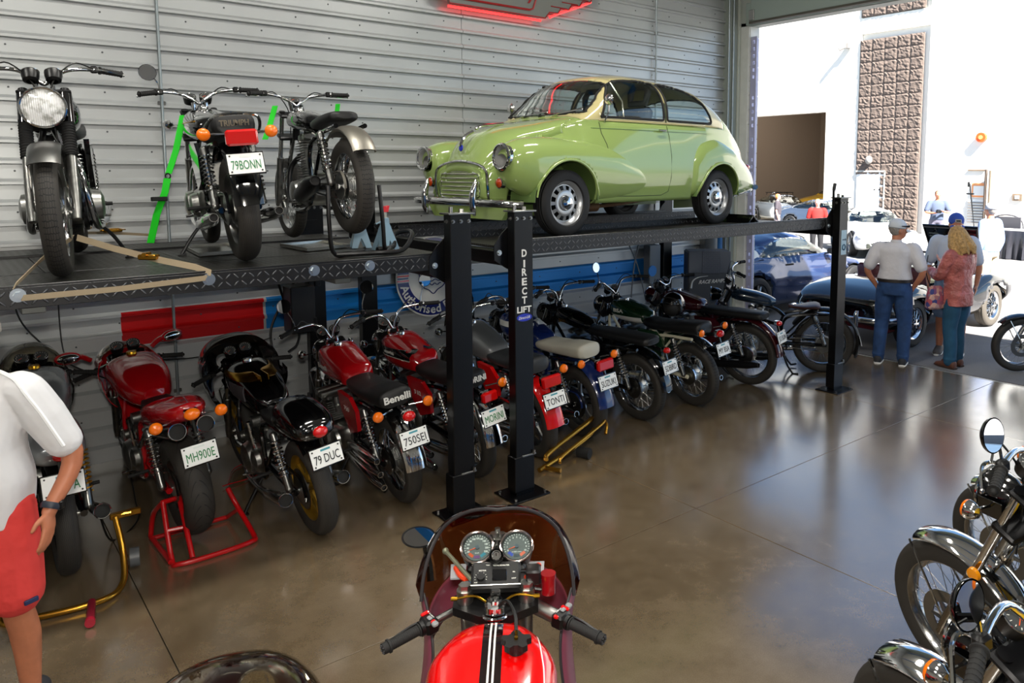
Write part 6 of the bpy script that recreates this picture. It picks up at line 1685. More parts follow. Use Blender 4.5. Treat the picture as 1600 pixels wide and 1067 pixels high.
r1 = person('woman with wavy blonde hair and crumpled pink velvet blouse holding a phone, blue flared jeans', (9.32, 4.02, -.01), radians(74), 1.70, mat('skin_fair', 'd49a86', .5), mat('pink_velvet', 'b0625c', .45, nz=5, var=.35, bump=(11, .9, .05)), mat('flared_jeans', '1c4a66', .85, nz=9, var=.2), mat('tan_boot', '5c3626', .6), mat('blonde_hair', 'b08c58', .7, nz=45, var=.4), 'long', head=(10, 22), fat=.98, sleeve='long', female=True, shirtlen=.12, vox=.011,
    arms={1: [(0, .175, 1.40), (.10, .22, 1.16), (.34, .12, 1.20), (.9, -.2, .25), (-.2, 0, 1)], -1: [(0, -.175, 1.40), (.08, -.24, 1.16), (.30, -.10, 1.26), (.7, .3, .6), (-.3, 0, 1)]},
    legs={1: [(0, .08, .90), (.02, .09, .50), (-.01, .10, .09)], -1: [(0, -.08, .90), (.04, -.07, .50), (.05, -.09, .09)]})[0]
g = G(); g.box((9.36, 4.46, 1.22), (.16, .085, .012), .004, Matrix.Rotation(radians(74), 3, 'Z') @ Matrix.Rotation(radians(-12), 3, 'Y')); tag(obj('phone', g, mat('pale_phone', 'b8c4d0', .25)), 'pale phone held out flat in the hand of the woman in pink', 'phone')
g = G(); g.body([(.70, 0, 0, .03, .10, .10, 3), (.73, 0, 0, .06, .12, .12, 3), (.86, 0, 0, .055, .11, .11, 3), (.97, 0, 0, .03, .08, .08, 2.6), (.985, 0, 0, .01, .06, .06, 2.4)], 20, 4, True, 'z'); 
g.M = None
def floral():
    m = mat('floral_bag_cloth', '6c4a54', .7); t = NT(m); vo = t.n.new('ShaderNodeTexVoronoi'); vo.inputs['Scale'].default_value = 22; t.l.new(t.coord(), vo.inputs['Vector']); sp = t.n.new('ShaderNodeSeparateColor'); t.l.new(vo.outputs['Color'], sp.inputs[0])
    t.l.new(t.ramp(sp.outputs[0], [(.0, 'c0544c'), (.3, '2a3a78'), (.55, 'd8a890'), (.8, '8a4a5c')]), t.b.inputs['Base Color']); return m
bg = obj('handbag', g, floral(), None, (9.12, 4.20, 0), smooth=60); bg.rotation_euler = (0, 0, radians(60)); tag(bg, 'small floral handbag hanging at the hip of the woman in pink', 'bag')
g = G(); g.tube(spline([(0, .07, .97), (.05, .1, 1.15), (.10, .05, 1.34)], 5), .006, 5); obj('bag_strap', g, DARKM, bg)
r2 = person('tall man in blue cap, pale shirt and shorts, mostly hidden behind the woman', (9.93, 4.36, -.01), radians(196), 1.82, SKT, mat('pale_shirt', 'b9c2d2', .85, bump=(7, .5)), mat('denim_shorts', '6f86a4', .85), mat('grey_shoe', '55504c', .7), head=(20, 18), fat=1.05, shorts=True, hat=(mat('royal_blue_cap', '2e4ea8', .75), True, True), vox=.012)[0]
r3 = person('man in light blue shirt and white cap standing beyond the roadster', (14.0, 5.55, -.01), radians(80), 1.80, SKT, mat('light_blue_shirt', '7c93bc', .85, bump=(7, .5)), mat('tan_trousers', 'a89a84', .85), mat('charcoal_shoe'), head=(-10, 0), fat=1.1, sleeve='long', hat=(mat('white_cap_cloth', 'a8aab2', .8), True, None), vox=.016)[0]
r4 = person('man in grey-blue shirt holding a camera in front of the stone pier', (21.9, 10.15, -.01), radians(215), 1.80, SKT, mat('grey_blue_shirt', '444f64', .85), mat('grey_trousers', '5c5a6a', .85), mat('charcoal_shoe'), mat('dark_brown_hair', '4a3020', .8), fat=1.0, vox=.02,
    arms={1: [(0, .20, 1.42), (.08, .30, 1.18), (.26, .10, 1.20), (.8, -.5, .1), (-.3, 0, 1)], -1: [(0, -.20, 1.42), (.08, -.30, 1.18), (.26, -.10, 1.15), (.8, .5, .1), (-.3, 0, 1)]})[0]
g = G(); g.box((21.62, 9.98, 1.22), (.14, .12, .1), .02, Matrix.Rotation(radians(35), 3, 'Z')); g.cyl((21.58, 9.95, 1.22), (21.44, 9.85, 1.22), .045, n=16); tag(obj('camera_body', g, BLKS), 'black camera held by the man in grey-blue near the stone pier', 'camera')
g = G(); g.tube([(22.1, 9.25, 1.2), (22.05, 9.35, 2.0)], .018, 6); g.tube([(22.1, 9.25, 1.2), (22.15, 9.1, .0)], .012, 6); g.box((22.04, 9.37, 1.98), (.05, .05, .14), .01); g.box((22.07, 9.33, 1.72), (.05, .2, .04), .005); tag(obj('light_stand', g, BLKS), 'thin black pole stand beside the man with the camera', 'stand')
r5 = person('boy with ginger hair in a grey T-shirt walking by the silver coupe', (22.8, 16.2, -.01), radians(-60), 1.55, mat('skin_fair'), mat('dark_grey_tee', '3a353c', .85), mat('grey_shorts', '6a6266', .85), mat('charcoal_shoe'), mat('ginger_hair', 'b4743c', .8, nz=50, var=.3), shorts=True, vox=.018)[0]
r6 = person('boy with blond hair in a red T-shirt standing behind the far lift post', (18.9, 12.1, -.01), radians(-150), 1.58, mat('skin_fair'), mat('red_tee', '9a1814', .85), mat('black_trousers', '1c1c20', .85), mat('charcoal_shoe'), mat('strawberry_hair', 'c08a4c', .8, nz=50, var=.3), vox=.018)[0]
# the man at the left edge
WT = mat('white_sport_cloth', 'dcdcde', .75, bump=(5, .5, .04)); CORAL = mat('coral_shorts_cloth', 'd23a36', .8, bump=(7, .5, .04))
rm, _, _ = person('man in white T-shirt and coral shorts with a black wristwatch at the left edge', (.085, 4.03, 0), radians(-128), 1.78, mat('skin_sun_tanned', 'b06c4c', .5, nz=16, var=.12), WT, CORAL, mat('charcoal_shoe'), mat('grey_hair', '8c8680', .8), head=(-30, 0), fat=1.2, shorts=True, vox=.007, detail=True, sleeve='short', shirtlen=.06,
    arms={1: [(-.01, .20, 1.42), (-.10, .32, 1.12), (.03, .29, .91), (.35, .12, -.85), (.1, -.9, -.3)], -1: [(-.01, -.20, 1.42), (-.06, -.30, 1.14), (.1, -.26, .95), (.5, 0, -.85), (0, 1, 0)]})
g = G(); w0 = V((.017, .292, .931)); d_ = (V((.03, .29, .91)) - V((-.10, .32, 1.12))).normalized(); g.lathe([(.036, -.013), (.039, 0), (.036, .013), (.033, .013), (.033, -.013), (.036, -.013)], o=w0, ax=d_, n=24)
wt = obj('watch_strap', g, mat('navy_strap', '1a2230', .5), rm); g = G(); g.box(w0 + V((-.01, .038, .0)), (.03, .012, .036), .005); obj('watch_case', g, BLKS, wt)
g = G(); g.tube(spline([(.01, .09, 1.512), (.035, .15, 1.505), (.052, .21, 1.478), (.062, .255, 1.42), (.042, .292, 1.34), (.015, .322, 1.25), (-.006, .345, 1.18)], 4), .0085, 6); obj('reflective_stripe', g, mat('reflective_tape', 'f6f8fa', .3), rm)
g = G(); g.box((.055, .208, .535), (.012, .055, .02), .003, Matrix.Rotation(radians(62), 3, 'Z')); lb = obj('shorts_label', g, mat('label_navy', '1c2850', .6), rm)
# ================================================================= things around the bikes
def T(name, g, m, label, cat, group=None, smooth=38, loc=None):
    o = obj(name, g, m, None, loc, smooth=smooth); return tag(o, label, cat, group)
# red paddock stand under the red sports bike
RS = mat('red_stand_paint', 'b80a10', .3, coat=.4); c0 = V((1.18, 5.25, 0))
hd = radians(92); Fx = V((cos(hd), sin(hd), 0)); Ly = V((-sin(hd), cos(hd), 0)); UZ = V((0, 0, 1))
def L2(x, y, z, o=None): return (o or c0) + Fx * x + Ly * y + UZ * z
g = G(); r_ = .016
g.tube(spline([L2(-.06, .20, .30), L2(-.28, .22, .02), L2(-.36, .20, .016), L2(-.38, 0, .016), L2(-.36, -.22, .016), L2(-.28, -.26, .02), L2(-.05, -.24, .14), L2(.0, -.2, .26)], 5), r_, 10)
g.tube(spline([L2(-.06, .20, .30), L2(.1, .22, .18), L2(.16, .23, .02), L2(.1, .235, .016), L2(-.3, .23, .016)], 5), r_, 10)
g.tube([L2(-.04, .10, .30), L2(-.10, .11, .28), L2(-.34, .12, .02)], r_, 10); g.tube([L2(-.04, .10, .30), L2(-.06, .21, .30)], r_, 10)
g.tube([L2(-.19, .115, .16), L2(-.17, .21, .16)], r_*.9, 8); g.tube([L2(.1, .23, .02), L2(.1, -.22, .02)], r_*.9, 8); g.tube([L2(.1, -.22, .02), L2(-.06, -.24, .12)], r_*.9, 8)
T('paddock_stand', g, RS, 'red tubular paddock stand under the rear wheel of the red sports motorcycle', 'stand')
# gold paddock stand at the left bike
GS = mat('gold_zinc', 'b8862e', .25, .9); c1 = V((.50, 5.15, 0)); hd = radians(80); Fx = V((cos(hd), sin(hd), 0)); Ly = V((-sin(hd), cos(hd), 0))
def L3(x, y, z): return c1 + Fx * x + Ly * y + UZ * z
g = G(); g.tube(spline([L3(-.05, -.22, .33), L3(-.16, -.25, .16), L3(-.30, -.24, .03), L3(-.42, -.12, .022), L3(-.42, .2, .022), L3(-.34, .3, .03), L3(-.05, .22, .33)], 6), .018, 10)
g.tube([L3(-.16, -.25, .16), L3(.05, -.26, .03)], .014, 8)
gs = T('paddock_stand', g, GS, 'gold zinc paddock stand under the grey motorcycle behind the man', 'stand')
g = G(); g.box(L3(-.03, -.27, .335), (.16, .035, .035), .005); g.cyl(L3(-.04, -.2, .34), L3(-.04, -.3, .34), .012, n=8); obj('stand_hook', g, GS, gs)
g = G(); g.cyl(L3(-.06, -.28, .07), L3(-.06, -.33, .07), .055, n=20); obj('caster_wheel', g, mat('grey_caster', '55585a', .4), gs)
g = G(); a, b = L3(-.42, -.10, .03), L3(-.62, -.10, .03); g.cyl(a, b, .02, n=14); obj('handle', g, mat('wine_grip', '7c1428', .4), gs); g = G(); g.cyl(b, b + (b - a).normalized() * .03, .024, n=14); obj('handle_cap', g, mat('crimson_cap', 'a81830', .4), gs)
g = place_text_h('PIT BULL', L3(-.215, -.272, .105), (L3(-.12, -.25, .22) - L3(-.26, -.25, .06)), (-Ly).cross(L3(-.12, -.25, .22) - L3(-.26, -.25, .06)), .016, .16, .002); obj('stand_lettering', g, RED, gs)
# gold front-wheel chock lying by the navy bike
g = G(); pts = [(3.55, 4.62, .10), (3.62, 4.66, .13), (4.12, 4.80, .22), (4.22, 4.84, .235), (4.26, 4.86, .18), (4.22, 4.83, .12), (3.95, 4.76, .06), (3.5, 4.64, .02)]
g.tube(spline(pts, 5), .02, 10); g.tube(spline([(V(p) + V((.06, -.10, -.01))) for p in pts[:6]], 5), .014, 10); g.tube([(3.56, 4.66, .022), (3.62, 4.52, .022)], .018, 8)
gc_ = T('wheel_stand', g, GS, 'gold tubular stand lying in front of the navy blue motorcycle', 'stand')
g = G(); g.cyl((3.95, 4.70, .045), (3.99, 4.60, .045), .045, n=16); obj('caster_wheel', g, RUB, gc_)
# jack stands
JB = mat('jack_stand_blue_grey', '7a96a8', .35, coat=.3)
def jack(x, y, rz, lab):
    t = thing('jack_stand', lab, 'jack stand', (x, y, 1.80), rz, 'jack stands')
    g = G()
    for k in range(4):
        a0 = radians(45 + 90*k); a1 = radians(135 + 90*k)
        def q(r, z, a): return V((r*cos(a), r*sin(a), z))
        b0, b1, t0, t1 = q(.095, 0, a0), q(.095, 0, a1), q(.026, .19, a0), q(.026, .19, a1); m0, m1 = b0.lerp(b1, .28), b0.lerp(b1, .72); mid = (b0 + b1) * .5; up = mid.lerp((t0 + t1) * .5, .38)
        n_ = ((b1 - b0).cross(t0 - b0)).normalized() * .004
        for F in ([b0, m0, up, t0], [m1, b1, t1, up], [t0, up, t1]): g.loft([[p + n_ for p in F], [p - n_ for p in F]])
    g.box((0, 0, .2), (.042, .042, .05), .004); obj('stand_base', g, JB, t)
    g = G(); g.box((0, 0, .22), (.022, .022, .10), .003); obj('ratchet_bar', g, mat('ratchet_bar', 'b0aca0', .4, .6), t)
    g = G(); g.prism([(-.018, 0), (.018, 0), (.03, .045), (.012, .04), (0, .025), (-.012, .04), (-.03, .045)], (0, 0, .265), (1, 0, 0), (0, 0, 1), .035); obj('saddle', g, mat('saddle_red', 'c8101a', .3), t)
    g = G(); g.cyl((-.03, 0, .2), (.03, 0, .2), .012, n=10); g.tube([(-.03, 0, .2), (-.075, 0, .185)], .006, 6); obj('ratchet_handle', g, JB, t)
    g = G(); g.prism([(-.02, .07), (.02, .07), (.012, .13), (-.012, .13)], V((0, -.054, 0)), (1, 0, 0), (0, .38, 1), .003); obj('warning_label', g, mat('label_tan', '8a6a3a', .5), t)
jack(2.42, 4.98, radians(10), 'nearer blue-grey jack stand with a red saddle beside the first lift post')
jack(2.36, 5.26, radians(-15), 'farther blue-grey jack stand with a red saddle beside the first lift post')
# drip trays
for k, (pts, lab) in enumerate((([(1.30, 5.35), (1.60, 5.38), (1.66, 6.02), (1.36, 6.0)], 'silver drip tray under the black motorcycle with the 79BONN plate'), ([(1.95, 5.2), (2.30, 5.3), (2.28, 5.75), (1.93, 5.68)], 'silver drip tray under the black off-road motorcycle'))):
    g = G(); A = [V((a, b, 1.803)) for a, b in pts]; B_ = [p + UZ * .022 for p in A]; c = sum(A, V()) / 4; Bi = [p.lerp(c + UZ*.022, .04) + UZ*0 for p in B_]; Ai = [p.lerp(c, .05) + UZ*.004 for p in A]
    g.loft([A, B_, Bi, Ai], True, True); T('drip_tray', g, mat('tray_aluminium', 'b4b4ae', .25, .9), lab, 'tray', smooth=0)
# green tie-down straps
GR = mat('green_webbing', '16d01e', .6, bump=(200, .3))
def strap(pts, w, m, lab, th=.004, name='tie_down_strap', wd=None):
    P_ = [V(p) for p in pts]; g = G(); rings = []
    for i, p in enumerate(P_):
        d = (P_[min(i+1, len(P_)-1)] - P_[max(i-1, 0)]).normalized(); side = V(wd).normalized() if wd else d.cross(V((0, 0, 1))).normalized(); n = side.cross(d).normalized()
        rings.append([p - side*w/2 - n*th/2, p + side*w/2 - n*th/2, p + side*w/2 + n*th/2, p - side*w/2 + n*th/2])
    g.loft(rings); return T(name, g, m, lab, 'strap')
CR = (.76, -.65, 0)
s1 = strap([(1.382, 5.9, 2.734), (1.325, 5.9, 2.49), (1.27, 5.9, 2.33)], .045, GR, 'upper left green tie-down strap on the handlebar of the 79BONN motorcycle', wd=CR)
s2 = strap([(1.262, 5.9, 2.30), (1.243, 5.9, 2.206), (1.184, 5.9, 2.054), (1.136, 5.9, 1.86)], .05, GR, 'long lower green strap hooked to the deck left of the 79BONN motorcycle', wd=CR)
g = G(); g.torus((1.266, 5.9, 2.315), .018, .005, (.6, .6, 0), 14, 6); g.box((1.20, 5.88, 2.16), (.10, .03, .03), .004); obj('strap_buckle', g, BLKS, s2)
s3 = strap([(1.641, 5.9, 2.76), (1.63, 5.9, 2.70)], .035, GR, 'short green strap on the right handlebar of the 79BONN motorcycle', wd=CR)
s4 = strap([(1.961, 5.75, 2.82), (1.92, 5.75, 2.69), (1.879, 5.75, 2.576)], .04, GR, 'left green strap on the off-road motorcycle handlebar', wd=CR)
s5 = strap([(2.433, 5.75, 2.86), (2.42, 5.75, 2.77), (2.407, 5.75, 2.687)], .035, GR, 'right green strap on the off-road motorcycle handlebar', wd=CR)
# tan strap with ratchet
TN = mat('tan_webbing', '9a8a70', .75, bump=(200, .3))
t1 = strap([(.58, 4.95, 1.99), (.42, 4.72, 1.91), (.28, 4.46, 1.812)], .035, TN, 'tan strap from the front wheel down to the left bolt of the deck edge', wd=(.4, .2, .8))
t2 = strap([(.60, 4.95, 1.99), (.75, 4.82, 1.93), (.93, 4.66, 1.87), (1.08, 4.52, 1.83), (1.14, 4.452, 1.80)], .035, TN, 'tan strap with a brass ratchet from the front wheel to the deck edge', wd=(.2, .2, .8))
g = G(); g.box((.89, 4.69, 1.885), (.10, .05, .03), .006, Matrix.Rotation(radians(-42), 3, 'Z')); g.cyl((.86, 4.66, 1.90), (.90, 4.72, 1.90), .012, n=10); obj('ratchet_buckle', g, GS, t2)
t3 = strap([(.30, 4.452, 1.752), (.7, 4.452, 1.756), (1.12, 4.452, 1.775)], .028, TN, 'tan strap lying along the diamond-plate edge between two bolts', wd=(0, 0, 1))
strap([(.62, 6.30, 1.93), (1.0, 6.5, 1.90), (1.30, 6.6, 1.86)], .02, TN, 'thin tan strap along the back of the deck behind the headlamp motorcycle', wd=(0, 0, 1))
g = G(); g.body([(.0, 0, 0, .02, .012, .01, 2.4), (.03, 0, 0, .035, .02, .012, 2.6), (.11, 0, 0, .035, .02, .012, 2.6), (.14, 0, 0, .02, .012, .01, 2.4)], 14, 4); g.torus((.15, 0, .005), .012, .004, (0, 0, 1), 12, 6)
o = T('ratchet_buckle', g, GS, 'small brass ratchet buckle lying on the deck by the wall', 'buckle'); o.location = (.93, 6.5, 1.915)
# stand that lifts the off-road bike's rear wheel
g = G()
for s in (-1, 1): g.tube(spline([(2.06 + s*.17, 4.66, 2.26), (2.08 + s*.18, 4.68, 2.0), (2.12 + s*.17, 4.72, 1.82), (2.3 + s*.1, 4.86, 1.82)], 5), .014, 8)
g.tube(spline([(1.95, 4.72, 1.82), (2.2, 4.66, 1.82), (2.40, 4.70, 1.82), (2.52, 4.78, 1.90), (2.56, 4.9, 1.93), (2.50, 5.0, 1.90), (2.44, 4.9, 1.83), (2.3, 4.86, 1.82)], 6), .016, 8)
T('paddock_stand', g, BLKS, 'black tubular stand holding up the rear wheel of the off-road motorcycle', 'stand')
# helmet resting on the seat of the white and green bike
h = thing('helmet', 'glossy black open-face helmet resting on the seat of the white and green motorcycle', 'helmet', (5.74, 5.32, .875), radians(200))
g = G(); g.sph((0, 0, .11), (.145, .12, .135), 28, 18)
fg = cut(g, [(.05, -.2), (.3, -.2), (.3, .12), (.075, .14)], 0, 2, lambda p: True, .02); cut(g, [(-.3, -.2), (.3, -.2), (.3, .01), (-.3, .01)], 0, 2, lambda p: True, .01)
solid(obj('helmet_shell', g, BLK, h, smooth=70), .012)
g = G(); g.sph((-.005, 0, .105), (.128, .104, .115), 20, 12); obj('helmet_lining', g, RUB, h)
g = G(); g.tube(spline([(.07, .118, .12), (.11, .08, .185), (.122, 0, .205), (.11, -.08, .185), (.07, -.118, .12)], 5), .006, 6); obj('helmet_trim', g, RUB, h)
# grey carry case with lettering, by the door corner
CASE = mat('charcoal_case', '4a4e54', .6)
cs = thing('ramp_case', 'tall dark grey ramp case with white lettering leaning in the corner by the doorway', 'case', (7.74, 6.58, 0), radians(-38))
g = G(); g.box((0, 0, .66), (.56, .34, 1.32), .02); obj('case_body', g, CASE, cs)
g = G(); g.box((.02, -.174, 1.18), (.24, .012, .30), .003); obj('case_flap', g, plate_mat('case_ripple', '5c6068', (0, 2), 40, '6e727a'), cs)
g = G(); g.box((.0, -.174, 1.18), (.54, .006, .28), .002); obj('case_pocket', g, mat('case_grey', '5a5f68', .6), cs)
g = place_text_h('RACE RAMPS', (.04, -.1745, .93), (1, 0, .06), (0, 0, 1), .05, .36, .002, shear=.4, bold=.03)
g.tube(spline([(-.24, -.176, .84), (-.22, -.176, .93), (-.15, -.176, .98), (-.02, -.176, 1.0)], 5), [.014, .003], 5); obj('case_lettering', g, WHT, cs)
# coiled cable on the wall beside it
g = G()
for k in range(7): g.torus((8.18 + .018*k, 6.93 - .02*(k % 3), .66 + .02*(k % 2)), .17 + .012*(k % 3), .007, (.7, .7, .1 * (k - 3)), 28, 6)
T('cable_coil', g, mat('pale_cable', 'a8a8a0', .5), 'coil of pale cable hanging on the wall right of the ramp case', 'cable')
g = G(); g.cyl((8.2, 6.9, 1.15), (8.2, 6.9, 1.65), .085, n=24); g.cyl((8.2, 6.9, 1.65), (8.2, 6.9, 1.68), .07, n=20); o = T('canister', g, mat('grey_canister', '5e6468', .4), 'grey cylindrical canister on the wall above the cable coil', 'canister')
g = G()
for z in (1.25, 1.5): g.torus((8.2, 6.9, z), .087, .006, (0, 0, 1), 24, 6)
g.box((8.2, 7.02, 1.4), (.1, .1, .3), .005); obj('canister_band', g, STEEL, o)
g = G(); g.box((7.10, 6.96, 1.15), (.20, .12, .50), .008); o = T('switch_box', g, mat('grey_steel_box', '6a7074', .5), 'grey electrical box behind the far rear lift post', 'box')
g = G(); g.cyl((7.04, 6.90, 1.07), (7.04, 6.885, 1.07), .07, n=28); obj('blue_disc', g, mat('disc_blue', '1a7cc8', .4), o)
# hoses hanging under the decks
def cable(pts, r, lab, m=HOSE, name='cable'): g = G(); g.tube(spline(pts, 7), r, 7); return T(name, g, m, lab, name)
cable([(2.26, 6.93, 1.66), (2.36, 6.9, 1.2), (2.47, 6.88, .95), (2.45, 6.86, .80), (2.36, 6.84, .74)], .011, 'black hose curving down past the red stripe in front of the power unit', name='hose')
cable([(2.50, 6.93, 1.40), (2.36, 6.94, 1.18), (2.25, 6.93, .96), (2.24, 6.9, .80), (2.28, 6.88, .7)], .011, 'black hose crossing the other one over the red and blue stripes', name='hose')
cable([(.42, 7.0, 1.66), (.44, 6.95, 1.3), (.56, 6.9, 1.08), (.7, 6.6, .95), (.9, 6.3, .86)], .006, 'black cable hanging from the deck toward the bubble screen')
cable([(.705, 7.02, 1.66), (.70, 7.0, 1.1), (.73, 6.95, .9), (.8, 6.7, .86)], .005, 'thin black cable hanging straight down left of the red stripe')
cable([(1.02, 6.6, .5), (1.0, 6.4, .2), (.98, 6.1, .02), (.92, 5.7, .012), (.74, 5.5, .012), (.66, 5.4, .3)], .006, 'black cable trailing from the red sports motorcycle to the gold stand')
cable([(1.55, 5.9, .03), (1.7, 6.25, .012), (1.9, 6.3, .012), (1.8, 6.0, .012), (1.52, 5.92, .02)], .004, 'thin red cable lying in a loop on the floor right of the red stand', RED)
cable([(1.2, 6.95, .83), (1.6, 6.98, .78), (1.95, 6.9, .82), (2.2, 6.8, .9)], .005, 'black cable slung along the wall behind the red sports motorcycle')
for k, (a, b) in enumerate((((6.62, 7.0, 1.6), (6.98, 6.95, .7)), ((6.96, 7.0, 1.6), (6.72, 6.95, .75)))):
    cable([a, tuple((V(a) + V(b)) / 2 + V((-.04 if k else .05, 0, 0))), b], .009, ('grey cable slanting down to the right' if k == 0 else 'grey cable slanting down to the left') + ' under the car lift by the far rear post', mat('grey_cable', '6c7074', .5))
g = G(); g.cyl((8.42, 6.95, .01), (8.42, 6.95, 1.95), .05, n=16); o = T('standing_pipe', g, mat('pipe_tan', 'a8946c', .5), 'tan and blue pipe standing in the corner by the door', 'pipe')
g = G(); g.cyl((8.42, 6.95, 1.05), (8.42, 6.95, 1.55), .052, n=16); obj('pipe_wrap', g, mat('pipe_blue', '1c5c94', .5), o)
# ================================================================= the motorcycles
def B(l, x, y, h, lean=7, z=0, **k): return bike(l, (x, y, z), h, lean, **k)
GREYM = mat('silver_grey_paint', '8c8f92', .25, .5, coat=.5); NAVYB = mat('navy_paint', '14275e', .2, coat=1); OFFW = mat('off_white_vinyl', 'b9b6a8', .5)
MAROON = mat('maroon_paint', '3a0a12', .15, coat=1); BRG = mat('dark_green_paint', '12301a', .2, coat=1); CREAM = mat('cream_frame_paint', 'cfcab2', .35); MBLUE = mat('dark_blue_paint', '14283a', .25, coat=1)
BROWNL = mat('brown_leather', '40211a', .45); GREYV = mat('charcoal_vinyl', '2c2e30', .5)
WSTR = mat('pale_stripe', 'c9c9c2', .4)
RIBL = mat('lamp_glare_white', 'ffffff', .2, coat=1)  # opaque white lens: the flash glare is put into its colour
t_ = NT(RIBL); w_ = t_.n.new('ShaderNodeTexWave'); w_.inputs['Scale'].default_value = 32; w_.inputs['Distortion'].default_value = .5; w_.bands_direction = 'Y'; t_.l.new(t_.coord(), w_.inputs['Vector']); t_.bump(w_.outputs['Fac'], .7, .004)
t_.l.new(t_.ramp(t_.noise(22, 3), [(.35, 'b0b0aa'), (.55, 'ffffff')]), RIBL.node_tree.nodes['Principled BSDF'].inputs['Base Color'])
# lower row, from the left
m4 = B('grey cafe racer with clear bubble screen on a gold paddock stand, behind the man', .47, 5.15, 89, 2, z=.05, scr=.90, fs=(.74, .95), engine='ltwin', exh='megl', tank=GREYM, tankshape='sport', seat='cafe', fairing='half', fairm=BLK, bars='clip', screenm=CLEAR, wheel='mag', rimm=DARKM, tyre=TY_R, rf='short', rfm=BLK, ff='stub', ffm=BLK, plate='A', inkm=GINK, shock=mat('gold_spring', 'c8922a', .3, .8), ind=False, tail='small', headlight=False, mirrors='', stand='none', side=None)
m5 = B('red single-seat sports motorcycle with twin underseat silencers on a red paddock stand', 1.16, 5.22, 92, 6, z=.05, fs=(.74, .72), scr=.93, screenm=CLEAR, engine='ltwin', exh='under', exhm=CHROME, tlm=ORANGE, tank=RED, tankshape='sport', seat='sporttail', fairing='half', fairm=RED, bars='clip', wheel='mag3', rimm=STEEL, tyre=TY_S, rw=.17, fw=.12, rf='none', ff='short', ffm=RED, plate='MH900E', pdz=.09, inkm=GINK, framem=RED, swm=RED, tail='round', mirrors='', headlight=False, stand='none', side=None, plate2=mat('plate_pale', 'e4ece8', .5))  # tail lamp coloured orange to stand in for its glow under the flash
m6 = B('black and gold half-faired cafe racer with gold mag wheels and humped tail', 1.81, 4.80, 90, 8, engine='ltwin', exh='megl', tank=BLK, tankshape='long', stripe=[(lambda x: .80, lambda x: .90, .62, .86, mat('knee_patch', '4c484c', .5), 'knee_patch'), (lambda x: .925, lambda x: .965, .55, 1.0, GOLD, 'gold_stripe')], seat='cafe', fairing='half', fairm=BLK, bars='clip', screenm=SMOKE, wheel='mag', rimm=GOLDP, tyre=TY_R, rw=.12, rf='short', rfm=BLK, ff='stub', ffm=BLK, plate='79 DUC', inkm=INK, tail='round', rdisc=2, rdrum=False, fdisc=2, ind=False, headlight=False, side=None, discm=None)
m7 = B('red six-cylinder motorcycle with black seat and three stacked chrome silencers a side', 2.46, 4.88, 86, 8, engine='four', exh='six', tank=RED, tankshape='square', side=RED, sidetext='750', seat='dual', seattext=('Benelli', .05, .19), tanktext=('Benelli', .86, .87, .04, .2, WHT), stripe=[(lambda x: .80, lambda x: .815, .56, 1.0, BLK, 'pinstripe')], plate='750SEI', tail='round', mirrors='LRc', bars='std', rf='full', rfm=CHROME, rdrum=True)
m8 = B('red and black motorcycle with black seat, half hidden behind the first lift post', 3.09, 4.93, 90, 8, engine='ptwin', exh='low', tank=RED, tankshape='square', side=RED, sidetext='3 1/2', stripe=[(lambda x: .86, lambda x: .93, .56, 1.0, BLK, 'black_stripe'), (lambda x: .852, lambda x: .86, .56, 1.0, WSTR, 'pinstripe')], tanktext=('morini', .84, .895, .03, .16, WHT), seat='dual', seattext=('MORINI', .045, .19), plate='MORINI', inkm=GINK, tail='box', mirrors='R', rf='full', rfm=CHROME, rdrum=False, rdisc=1)
m9 = B('silver-tanked sports motorcycle with red tail and black seat between the two lift posts', 3.72, 4.95, 84, 8, engine='vtwin_t', exh='low', tank=GREYM, tankshape='long', side=BRED, tanktext=('GUZZI', .80, .85, .05, .24, BRED), seat='dual', seatm=GREYV, fairing='fly', plate='TONTI', tail='big', wheel='mag', rimm=STEEL, rf='full', rfm=BRED, rdrum=False, rdisc=1, rw=.12, tyre=TY_R, bars='flat', ind='black', gauges=1, screenm=CLEAR)
m10 = B('navy blue and white sports motorcycle with off-white seat hump and gold front stand beside it', 4.32, 5.06, 88, 6, engine='four', exh='four', tank=NAVYB, tankshape='long', side=NAVYB, seat='dual', seatm=OFFW, stripe=[(lambda x: .90, lambda x: .95, .6, 1.0, WHT, 'white_stripe')], plate='SUZUKI', tail='big', wheel='mag', rimm=STEEL, rf='full', rfm=NAVYB, rdisc=1, rdrum=False, rw=.125, ind='black', bars='std', headlight=BLK)
m11 = B('all-black single-cylinder motorcycle with sprung shocks and black mudguards', 5.03, 5.07, 94, 5, engine='single', exh='right', tank=BLK, tankshape='slim', seat='bench', rf='full', rfm=BLK, ffm=BLK, ff='long', plate='5DBIRD', tail='small', ind=False, headlight=BLK, bars='std', rimm=RIMM, shock=CHROME, tyre=TY_B, stand='centre', tanktext=('BSA', .84, .88, .035, .1, GOLD))
m12 = B('white and green trail motorcycle with cream frame and a helmet resting on its seat', 5.76, 5.04, 92, 5, engine='single', exh='right', tank=BRG, tankshape='std', stripe=[(lambda x: .77, lambda x: .84, .57, 1.03, WHT, 'white_flash')], tanktext=('BSA', .86, .89, .04, .14, WHT), framem=CREAM, swm=CREAM, seat='dual', rf='short', rfm=CHROME, plate='MY BSA', tail='round', ind='rear', bars='high', side=BRG, tyre=TY_B, mirrors='L', ff='short', headlight=CHROME, rdrum=True)
